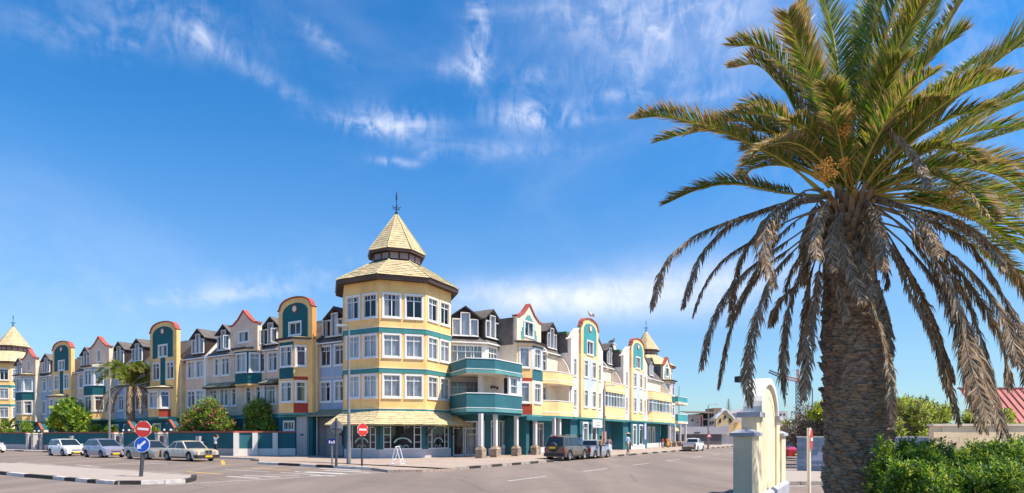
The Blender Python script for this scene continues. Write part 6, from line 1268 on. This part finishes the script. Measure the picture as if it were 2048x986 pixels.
# ---------------------------------------------------------------- leafy plants
def foliage(parent, blobs, n, ll, lw, mats, name='foliage', per=7, seed=0, mixw=None, updir=.5, shell=.55):
    """twig sprays of small folded leaves spread through ellipsoid clumps; blobs = (x,y,z,rx,ry,rz)"""
    r = np.random.default_rng(seed); B = np.array(blobs, float); vol = (B[:, 3]*B[:, 4]+B[:, 3]*B[:, 5]+B[:, 4]*B[:, 5])+.012*(B[:, 3] < .1); pk = r.choice(len(B), n, p=vol/vol.sum())
    d = r.normal(size=(n, 3)); d /= np.linalg.norm(d, axis=1)[:, None]; rad = shell+(1-shell)*r.random(n)**.6; rad *= 1+.22*np.sin(d[:, 0]*9+pk)*np.sin(d[:, 2]*8+d[:, 1]*7)+np.abs(r.normal(0, .10, n))
    c = B[pk, :3]+d*B[pk, 3:]*rad[:, None]; ok = c[:, 2] > .05; c = c[ok]; d = d[ok]; pk = pk[ok]; n = len(c)
    ax = d*(1-updir)+np.array([0, 0, updir])+r.normal(0, .25, (n, 3)); ax /= np.linalg.norm(ax, axis=1)[:, None]
    C = np.repeat(c, per, 0); A = np.repeat(ax, per, 0); t = np.tile(np.linspace(0, 1, per), n); N_ = len(C)
    side = np.cross(A, r.normal(size=(N_, 3))); side /= np.linalg.norm(side, axis=1)[:, None]+1e-9
    dr = A*(.35+.5*t[:, None])+side*.9; dr /= np.linalg.norm(dr, axis=1)[:, None]; b = C+A*(t*ll*1.6)[:, None]; L_ = (ll*r.uniform(.7, 1.2, N_))[:, None]; w = np.cross(dr, A+r.normal(0, .35, (N_, 3))); w /= np.linalg.norm(w, axis=1)[:, None]+1e-9; w *= lw*.5*r.uniform(.8, 1.2, N_)[:, None]
    nrm = np.cross(dr, w); nrm /= np.linalg.norm(nrm, axis=1)[:, None]+1e-9
    m1 = b+dr*L_*.45; co = np.stack([b, m1+w+nrm*lw*.12, b+dr*L_-nrm*lw*.2, m1-w+nrm*lw*.12], 1).reshape(-1, 3); i = np.arange(N_)*4; F = np.concatenate([np.stack([i, i+1, i+2], 1), np.stack([i, i+2, i+3], 1)])
    p = mixw or [1/len(mats)]*len(mats); tw = r.choice(len(mats), n, p=p); blob_b = r.random(len(B)); mi = np.repeat(tw, per); mi = np.concatenate([mi, mi]); o = np_mesh(name, co, F, mats, mi, parent); return o
def limbs(parent, base, tips, r0, mt, name='trunk', seed=0, twigs=0):
    rs_ = random.Random(seed); m = MB(); b = Vector(base)
    for t in tips:
        t = Vector(t); mid = b.lerp(t, .5)+Vector((rs_.uniform(-.12, .12), rs_.uniform(-.12, .12), .08))*(t-b).length; m.path([b, b.lerp(mid, .5)+Vector((0, 0, .05)), mid, t], [r0, r0*.8, r0*.55, r0*.15], 6)
        for _ in range(twigs):
            k = rs_.uniform(.4, 1); p = mid.lerp(t, (k-.4)/.6) if k > .4 else mid; e = p+Vector((rs_.gauss(0, 1), rs_.gauss(0, 1), rs_.uniform(-.1, 1.2)))*(t-b).length*.16; f = p.lerp(e, .5)+Vector((rs_.gauss(0, 1), rs_.gauss(0, 1), 0))*.04; m.path([p, f, e], [r0*.22, r0*.14, r0*.05], 4)
            for _ in range(2):
                g_ = f.lerp(e, rs_.random()); h_ = g_+Vector((rs_.gauss(0, 1), rs_.gauss(0, 1), rs_.uniform(-.2, 1)))*(t-b).length*.09; m.path([g_, h_], [r0*.1, r0*.04], 3)
    return m.build(name, mt, parent)
LG1 = leafmat('bush leaf bright', (.075, .175, .015), (.27, .42, .035), .35); LG2 = leafmat('bush leaf deep', (.03, .085, .016), (.09, .18, .025), .3); LG3 = leafmat('bush leaf yellow green', (.28, .37, .035), (.50, .55, .07), .35); LY = leafmat('yellow leaf', (.50, .50, .03), (.7, .65, .05)); LOL = leafmat('dull olive leaf', (.09, .10, .03), (.2, .2, .06)); LBR = leafmat('dry brown leaf', (.12, .075, .045), (.26, .18, .11)); LMG = leafmat('magenta bract', (.30, .02, .05), (.5, .05, .12)); LRS = leafmat('grey violet twig leaf', (.14, .10, .10), (.26, .2, .2))
WOD = mat('grey brown wood', (.13, .10, .08), .9, var=.3, scale=6, bump=.5)
def bush(label, c, blobs, n, ll, lw, mats, mixw=None, seed=0, cat='bush', name='bush', trunk=None, per=7, updir=.5, shell=.55, r0=.05, twigs=0):
    o = thing(name, label, cat, (c[0], c[1], 0))
    foliage(o, blobs, n, ll, lw, mats, 'crown' if trunk else 'foliage', per, seed, mixw, updir, shell)
    tips = [(b[0]*.85, b[1]*.85, b[2]) for b in blobs]; limbs(o, trunk or (0, 0, .05), tips, r0, WOD, 'trunk' if trunk else 'stem', seed, twigs); return o
# foreground hedge of glossy rosettes right of the trunk
def fb(px, py, Yd, w_, label, seed, hgt=None):
    x = (px-1024)/FPX*Yd; zt = EYE+(HOR-py)/FPX*Yd; rs_ = random.Random(seed); bl = []
    for k in range(9):
        a = rs_.uniform(-1, 1); b = rs_.uniform(-.6, .6); s = rs_.uniform(.28, .42); bl.append((a*w_*.75, b*w_*.8, zt*rs_.uniform(.35, .86)-.0, w_*s*1.2, w_*s*1.2, .34))
    for k in range(4): bl.append((rs_.uniform(-.8, .8)*w_, rs_.uniform(-.4, .4)*w_, zt-.22-rs_.uniform(0, .22), .26, .26, .22))
    for k in range(14): bl.append((rs_.uniform(-.95, .95)*w_, rs_.uniform(-.5, .5)*w_, zt-.16+rs_.uniform(-.12, .13), .05, .05, .17))
    bush(label, (x, Yd), bl, 2500, .068, .022, [LG1, LG2, LG3], [.36, .48, .16], seed, updir=.62, per=9, shell=.35, r0=.03)
fb(1826, 896, 9.7, .55, 'glossy green bush hugging the right foot of the big palm trunk', 1); fb(1872, 900, 10.4, .7, 'tall green bush with upright sprays second right of the palm trunk', 2); fb(1938, 922, 9.4, .66, 'green bush with yellowish shoot tips before the beige wall', 3); fb(1985, 910, 10.2, .66, 'green bush before the beige wall next to the edge of the photo', 4); fb(2050, 893, 9.5, .7, 'bright green bush cut off by the right edge of the photo', 5); fb(1838, 950, 8.9, .42, 'low bright green bush at the very front beside the palm trunk', 6); fb(1900, 960, 8.6, .55, 'lowest front green bush below the beige wall', 7); fb(2000, 950, 8.5, .55, 'low front green bush in the bottom right corner', 8)
# trees behind the walls at right
def rt(px, py, Yd, w_, h_, label, seed, mats, mixw, n=2400, ll=.16, lw=.07, twigs=14, base=.3, r0=.09):
    x = (px-1024)/FPX*Yd; zt = EYE+(HOR-py)/FPX*Yd; rs_ = random.Random(seed); bl = []
    for k in range(13): a = rs_.uniform(-1, 1); bl.append((a*w_*.8, rs_.uniform(-.7, .7)*w_*.7, zt-h_*.15-abs(a)*h_*.25-rs_.uniform(0, .75)*h_, w_*rs_.uniform(.17, .3), w_*.26, h_*rs_.uniform(.10, .2)))
    return bush(label, (x, Yd), bl, n, ll, lw, mats, mixw, seed, cat='tree', name='tree', trunk=(0, 0, base), per=5, updir=.6, shell=.2, r0=r0, twigs=twigs)
rt(1850, 778, 31, 2.1, 2.5, 'broad yellow green tree with bare brown underside behind the beige wall', 11, [LG3, LOL, LBR], [.62, .2, .18], 3600)
rt(1790, 790, 28, 1.5, 2.4, 'yellow green tree partly hidden by the palm trunk', 12, [LG3, LOL, LBR], [.5, .25, .25], 2200)
rt(1965, 812, 33, 2.0, 1.8, 'pale green tree below the pink red roof', 13, [LG3, LOL], [.75, .25], 2600); rt(2040, 862-12, 30, 1.3, 1.0, 'low bright green tree top at the right edge above the beige wall', 14, [LG3, LG1], [.5, .5], 1500)
rt(1640, 790, 36, 2.0, 3.0, 'leafless violet brown tree just left of the palm trunk', 15, [LRS, LBR], [.6, .4], 900, twigs=46, r0=.07)
rt(1652, 806, 33, .8, 1.0, 'small yellow leaved tree touching the left side of the palm trunk', 16, [LY, LG3], [.4, .6], 700)
rt(1605, 830, 42, 1.6, 1.8, 'bare brown tree behind the construction crane mast', 17, [LRS, LBR], [.4, .6], 700, twigs=34, r0=.06)
rt(1700, 795, 38, 1.8, 2.6, 'brown tree hidden behind the palm trunk', 18, [LBR, LOL], [.5, .5], 900, twigs=24)
def small_palm(label, base, h, R_, n, seed, tr=.22, brown=.4, dead=10, droopy=1.0, ll=.38):
    o = thing('palm_tree', label, 'palm tree', base); rs_ = random.Random(seed)
    scar_trunk(o, [(0, 0, .0, tr*1.1), (.05, 0, h*.5, tr), (0, 0, h, tr*.9)], 70, 24, .12, 7, .03, BRK)
    for i in range(n):
        a = i*2.39996; e = rs_.uniform(.2, 1.5); k = R_*rs_.uniform(.85, 1.1); c, s = math.cos(a), math.sin(a)
        q = [(0, 0, h), (c*k*.35*math.cos(e), s*k*.35*math.cos(e), h+k*.36*math.sin(e)), (c*k*.75*math.cos(e*.8), s*k*.75*math.cos(e*.8), h+k*(.66*math.sin(e)-.05)*droopy), (c*k*math.cos(e*.7), s*k*math.cos(e*.7), h+k*(.85*math.sin(e)-.38))]
        frond(o, q, ll, 84, 'g', brown, seed=seed*50+i, wid=.04, rr=.022)
    for i in range(dead):
        a = i*2.39996+1; k = R_*rs_.uniform(.6, .95); c, s = math.cos(a), math.sin(a); frond(o, [(0, 0, h-.1), (c*k*.4, s*k*.4, h+.05), (c*k*.8, s*k*.8, h-k*.35), (c*k*.95, s*k*.95, h-k*.95)], ll*.8, 40, 'd', seed=seed*90+i, wid=.05, rr=.03, name='dead_frond')
    return o
P_ = onl = Lp(tL(263, 32.3), 32.3); small_palm('young palm with rough trunk and drooping tan fronds behind the teal wall', P_, 7.0, 3.8, 46, 3, dead=16, ll=.75, tr=.3, brown=.2)
P_ = Lp(tL(18, 32.0), 32.0); small_palm('low palm with arching fronds at the left edge behind the teal wall', P_, 2.6, 2.8, 12, 4, dead=4)
def lb(pa, pb, py, s, label, seed, mats, mixw, ll=.22, lw=.1, n=1800, cat='bush', name='bush', zb=1.2, shell=.4, updir=.5, per=6, trunk=None, nb=12):
    a, b = Lp(tL(pa, s), s), Lp(tL(pb, s), s); c = Vector(a).lerp(Vector(b), .5); w_ = (Vector(b)-Vector(a)).length/2; zt = EYE+(HOR-py)/FPX*c.y; rs_ = random.Random(seed); bl = []; u = (Vector(b)-Vector(a)).normalized()
    for k in range(nb):
        q = rs_.uniform(-1, 1); top = zt-(abs(q)**2)*(zt-zb)*.3-rs_.uniform(0, .22)*(zt-zb); z = rs_.uniform(zb, top-.2*w_*.5) if top-.2*w_ > zb else zb; f = rs_.uniform(.16, .30)*w_; v = u*q*w_*.78; bl.append((v.x, v.y+rs_.uniform(-.3, .3), z, f, f*.8, min(f, .6*w_)))
    bl.append((0, 0, zt-.24*w_, .24*w_, .24*w_, .24*w_))
    return bush(label, (c.x, c.y), bl, n, ll, lw, mats, mixw, seed, cat, name, trunk, per, updir, shell, r0=.07)
lb(118, 164, 806, 31.3, 'lush light green large leaved shrub above the white hatchback', 31, [LG1, LG3, LG2], [.5, .28, .22], ll=.42, lw=.24, n=900, cat='tree', name='tree', trunk=(0, 0, .1), zb=2.4)
lb(107, 132, 832, 30.9, 'small bright yellow shrub tucked into the lower left of the light green shrub', 36, [LY, LG3], [.75, .25], ll=.3, lw=.18, n=260, zb=2.3, nb=5)
lb(372, 468, 802, 31.6, 'bougainvillea bush with dark red flowers spilling over the long teal wall', 32, [LG1, LG2, LMG, LBR, LG3], [.34, .26, .10, .12, .18], n=4200, ll=.2, lw=.10, nb=24)
lb(486, 558, 800, 33.1, 'olive green bush beside the bougainvillea before the pointed peach gable', 33, [LOL, LG2, LG3, LG1], [.30, .16, .34, .20], n=3000, ll=.2, lw=.08, nb=20)
for i, (pa, pb, py, lab) in enumerate(((0, 20, 843, 'round yellow green shrub at the far left edge above the wall'), (40, 66, 846, 'low olive shrub left of the first gatehouse'), (176, 208, 852, 'low green shrub between the big leaved shrub and the palm'), (208, 236, 853, 'low dark shrub at the foot of the palm behind the wall'), (292, 318, 858, 'low hedge scrap left of the third gatehouse'))):
    lb(pa, pb, py, 30.9, lab, 40+i, [LG1, LG3, LG2], [.4, .3, .3], n=420, ll=.2, lw=.1, nb=6, zb=1.3)
# ---------------------------------------------------------------- far end of the street
DSX = stucco('far dark slate wall', (.12, .11, .115)); LIG = stucco('far pale grey wall', (.42, .41, .46)); OFF = stucco('far off white wall', (.60, .55, .53)); BRF = stucco('far brown roof', (.16, .12, .09)); SAN = stucco('far sandy yellow wall', (.58, .43, .23)); PTI = stucco('far pale tile roof', (.55, .42, .31)); PNK = stucco('faded pink red roof', (.44, .16, .14))
def fx(px, Yd): return (px-1024)/FPX*Yd
def fz(py, Yd): return EYE+(HOR-py)/FPX*Yd
def fbox(m, pa, pb, pt, pb_, Yd, dep, mi=0): m.box(fx(pa, Yd), fx(pb, Yd), Yd, Yd+dep, fz(pb_, Yd) if pb_ < 900 else 0, fz(pt, Yd), mi)
Y_ = 104.; o = thing('low_building', 'long low building, pale grey above and dark slate below, closing the end of the street', 'building', (0, 0, 0)); m = MB(); fbox(m, 1364, 1443, 868, 999, Y_, 8); m.build('wall', DSX, o); m = MB(); fbox(m, 1362, 1456, 853.5, 868.3, Y_-.3, 9); m.build('parapet_wall', LIG, o)
m = MB(); fbox(m, 1443.1, 1475, 869, 999, Y_+.4, 8); m.build('wall', OFF, o); m = MB(); fbox(m, 1443, 1480, 868, 869, Y_, 9); m.build('coping', WHI, o)
m = MB(); m.box(fx(1388, Y_), fx(1398, Y_), Y_-.8, Y_-.3, fz(866, Y_), fz(864, Y_)); m.build('wall_light', PLG, o)
Y_ = 125.; o = thing('apartment_building', 'pale apartment block with brown overhanging roof and dark balconies beyond the white pickup', 'building', (0, 0, 0))
m = MB(); fbox(m, 1376, 1406, 829, 999, Y_, 10); m.build('wall', OFF, o); m = MB(); fbox(m, 1406, 1433, 826, 999, Y_+1, 10); m.build('wall', stucco('far grey wall', (.36, .36, .38)), o)
m = MB(); m.add([(fx(1368, Y_), Y_-2, fz(826.5, Y_)), (fx(1431, Y_), Y_-2, fz(828, Y_)), (fx(1431, Y_), Y_+6, fz(822, Y_)), (fx(1376, Y_), Y_+6, fz(821, Y_)), (fx(1368, Y_), Y_-2, fz(825.3, Y_)), (fx(1431, Y_), Y_-2, fz(826.5, Y_)), (fx(1431, Y_), Y_+6, fz(820.5, Y_)), (fx(1376, Y_), Y_+6, fz(820, Y_))], [(0, 1, 2, 3), (4, 5, 6, 7), (0, 1, 5, 4), (1, 2, 6, 5), (3, 0, 4, 7)]); m.build('roof', BRF, o)
for (a, b, c, d) in ((1407, 1416, 828, 837), (1407, 1416, 840, 851), (1420, 1422.5, 828, 835), (1420, 1422.5, 842, 849), (1425, 1428, 828, 832), (1425, 1428, 842, 847), (1380.5, 1384, 839, 843), (1391, 1394, 839, 840.5), (1391, 1394, 844, 846)):
    MB().box(fx(a, Y_+.9), fx(b, Y_+.9), Y_+.9-(.95 if a < 1400 else 0), Y_+1.05, fz(d, Y_+.9), fz(c, Y_+.9)).build('window', DRK, o)
m = MB(); fbox(m, 1405, 1420, 838, 839.2, Y_+.6, .5); m.build('balcony', WHI, o); m = MB(); fbox(m, 1401.5, 1404, 834, 852, Y_-.1, .2); m.build('red_panel', RED, o)
o = thing('water_tower_block', 'square brown plastered block rising behind the apartment roof', 'building', (0, 0, 0)); m = MB(); fbox(m, 1428, 1444, 816, 999, 133., 6); m.build('wall', stucco('far tan wall', (.30, .20, .13)), o)
Y_ = 116.; o = thing('gabled_building', 'sandy yellow curved gable with two dark side windows at the street end', 'building', (0, 0, 0))
gp_ = [(1432, 900), (1432, 838), (1436, 833), (1440, 829.5), (1443.5, 826), (1446, 822), (1450, 820.5), (1454, 822), (1457, 827), (1461, 830), (1464, 834), (1467.5, 838), (1467.5, 900)]
m = MB(); m.prism([(fx(a, Y_), fz(min(b, 888), Y_)) for a, b in gp_], Y_, Y_+1, 'y'); m.build('wall', SAN, o)
c = MB(); q = [(fx(a, Y_), fz(b, Y_)) for a, b in gp_[1:-1]]; coping(c, q, Y_-.2, Y_+1.1, .3); c.build('coping', WHI, o)
m = MB(); m.prism([(fx(1448, Y_), fz(837, Y_)), (fx(1452, Y_), fz(837, Y_)), (fx(1452, Y_), fz(832, Y_)), (fx(1450, Y_), fz(830.5, Y_)), (fx(1448, Y_), fz(832, Y_))], Y_-.1, Y_, 'y'); m.build('window', DRK, o)
for q in ([(1437.5, 845), (1442, 845), (1442, 839), (1441, 836), (1438, 840)], [(1458, 836), (1460, 837), (1463, 841), (1463, 845), (1459, 845)], [(1444, 853), (1448, 849), (1453, 849), (1457, 853)]): MB().prism([(fx(a, Y_), fz(b, Y_)) for a, b in q], Y_-.1, Y_, 'y').build('window', DRK if q[0][1] < 850 else LIG, o)
m = MB(); m.add([(fx(1455, Y_), Y_+.5, fz(824, Y_)), (fx(1475, Y_), Y_+8, fz(826, Y_)), (fx(1486, Y_), Y_+.5, fz(844, Y_)), (fx(1466, Y_), Y_+.5, fz(845, Y_))], [(0, 1, 2, 3)]); m.build('roof', PTI, o); m = MB(); fbox(m, 1468, 1486, 845, 999, Y_+1.5, 5); m.build('wall', YEP, o)
MB().prism([(fx(1474, 130), fz(870, 130)), (fx(1474, 130), fz(826, 130)), (fx(1487, 130), fz(817, 130)), (fx(1499, 130), fz(827, 130)), (fx(1499, 130), fz(870, 130))], 130, 136, 'y').build('wall', OFF, thing('gabled_house', 'far pale gable peeping out left of the cream arch', 'house'))
for i, (a, b, t, Yd, lab, cc) in enumerate(((1549, 1575, 822, 150., 'far beige block of flats between the cream arch and the crane', OFF), (1566, 1600, 868, 92., 'far white low house behind the red car', WHI), (1575, 1660, 862, 120., 'far low tan building behind the blue wall', PTI))):
    o = thing('far_building', lab, 'building', (0, 0, 0)); m = MB(); fbox(m, a, b, t, 999, Yd, 8); m.build('wall', cc, o)
    for k in range(3): MB().box(fx(a+4+k*7, Yd), fx(a+7+k*7, Yd), Yd-.05, Yd, fz(t+9, Yd), fz(t+5, Yd)).build('window', DRK, o)
# pink-red roofed building, right
Y_ = 48.; o = thing('hall_building', 'building with large faded pink red ribbed roof behind the trees at the right edge', 'building', (0, 0, 0))
x0, x1 = fx(1966, Y_), fx(1966, Y_)+16; xt = fx(1918, Y_+6); m = MB(); m.add([(x0, Y_, fz(848, Y_)), (x1, Y_, fz(848, Y_)), (x1, Y_+6, fz(776, Y_+6)), (xt, Y_+6, fz(778, Y_+6))], [(0, 1, 2, 3)])
n = 26
for i in range(n): x = x0+(x1-x0)*i/n; m.add([(x, Y_, fz(848, Y_)+.03), (x+.1, Y_, fz(848, Y_)+.03), (x+.1+xt-x0, Y_+6, fz(776, Y_+6)+.04), (x+xt-x0, Y_+6, fz(776, Y_+6)+.04), (x+.05, Y_, fz(848, Y_)+.12), (x+.05+xt-x0, Y_+6, fz(776, Y_+6)+.12)], [(0, 4, 5, 3), (4, 1, 2, 5)])
m.box(xt-.1, x1, Y_+5.8, Y_+6.1, fz(778, Y_+6), fz(775, Y_+6)); m.build('roof', PNK, o); m = MB(); m.box(x0+.2, x1, Y_+.5, Y_+6, 0, fz(850, Y_)); m.build('wall', SAN, o); m = MB(); m.box(x0-.1, x1, Y_-.15, Y_+.0, fz(851, Y_), fz(848, Y_)); m.build('fascia', RED, o)
# low red tiled roof behind the tree and pale wall piece right of the trunk
o = thing('low_house', 'low house with dull pinkish tile roof hidden under the yellow green tree', 'house', (0, 0, 0)); Y_ = 36.; m = MB(); m.add([(fx(1800, Y_), Y_, fz(858, Y_)), (fx(1905, Y_), Y_, fz(856, Y_)), (fx(1900, Y_), Y_+3, fz(840, Y_)), (fx(1805, Y_), Y_+3, fz(842, Y_))], [(0, 1, 2, 3)]); m.build('roof', PNK, o); m = MB(); m.box(fx(1803, Y_), fx(1902, Y_), Y_+.3, Y_+3, 0, fz(859, Y_)); m.build('wall', BRF, o)
# construction crane
Y_ = 150.; o = thing('tower_crane', 'construction tower crane with orange lattice jib behind the cream arch wall', 'crane', (fx(1596, Y_), Y_, 0)); zt = fz(762, Y_)
def lattice(parent, p, q, w_, n, mt, name, r=.09):
    p, q = Vector(p), Vector(q); d = (q-p).normalized(); u = d.cross(Vector((.01, 1, .02))).normalized(); v = d.cross(u); m = MB(); cs = [u*w_+v*w_, u*w_-v*w_, -u*w_-v*w_, -u*w_+v*w_]
    for c in cs: m.tube(p+c, q+c, r, n=4)
    for i in range(n):
        a, b = p.lerp(q, i/n), p.lerp(q, (i+1)/n)
        for k in range(4): m.tube(a+cs[k], b+cs[(k+1) % 4], r*.7, n=3)
    return m.build(name, mt, parent)
CRO = mat('crane orange red', (.50, .14, .06), .5, var=.1); CRB = mat('crane blue grey', (.08, .10, .17), .5, var=.1)
lattice(o, (0, 0, 0), (0, 0, zt), .38, 16, CRB, 'mast'); lattice(o, (0, 0, 0), (0, 0, zt*.45), .45, 7, CRO, 'mast'); lattice(o, (.6, 0, zt), (-4.2, 0, zt+1.1), .35, 6, CRO, 'jib'); lattice(o, (-4.2, 0, zt+1.1), (-7.4, 0, zt+2.5), .3, 4, CRB, 'jib'); lattice(o, (0, 0, zt), (-.1, 0, zt+3), .2, 3, CRO, 'tower_head', .06)
m = MB(); m.tube((-.1, 0, zt+3), (-4.6, 0, zt+1.6), .04, n=3); m.tube((-2.9, 0, zt+.7), (-2.9, 0, zt-3.2), .05, n=3); m.box(-3.1, -2.7, -.2, .2, zt-3.6, zt-3.2); m.box(.3, 1.7, -.5, .5, zt-1.0, zt+.2); m.build('hoist_line', CRB, o)
o = thing('antenna_mast', 'thin antenna mast above the far teal balconies', 'mast', (fx(1358, 112.), 112., 0)); m = MB(); m.tube((0, 0, 0), (0, 0, fz(772, 112.)), .12, .06, 5); m.build('pole', POL, o)
o = thing('pine_tree', 'slender sparse pine silhouette beyond the street end gable', 'pine tree', (fx(1457, 150.), 150., 0)); zt = fz(797, 150.)
m = MB(); m.tube((0, 0, 0), (0, 0, zt), .22, .03, 6); m.build('trunk', WOD, o); m = MB(); rs = random.Random(9)
for i in range(70):
    z = zt-.2-i*.095; r_ = .25+i*.022; a = i*2.4; e = Vector((r_*math.cos(a), r_*math.sin(a), z+.25*r_)); m.path([(0, 0, z), (e.x*.6, e.y*.6, z+.02), e], [.05, .05, .03], 4)
m.build('crown', LG2, o)
o = thing('far_palm', 'distant dark palm between the cream arch and crane', 'palm tree', (fx(1572, 70.), 70., 0)); scar_trunk(o, [(0, 0, 0, .2), (0, 0, 2.9, .2)], 20, 10, .2, 5, .02, BRK)
for i in range(16):
    a = i*2.4; e = .2+.9*((i*7) % 5)/5; c, s = math.cos(a)*2.0, math.sin(a)*2.0; frond(o, [(0, 0, 2.9), (c*.4, s*.4, 3.1+e*.5), (c*.8, s*.8, 3.1+e*.5), (c, s, 2.6+e*.2)], .3, 26, 'g', .3, seed=900+i, wid=.08)
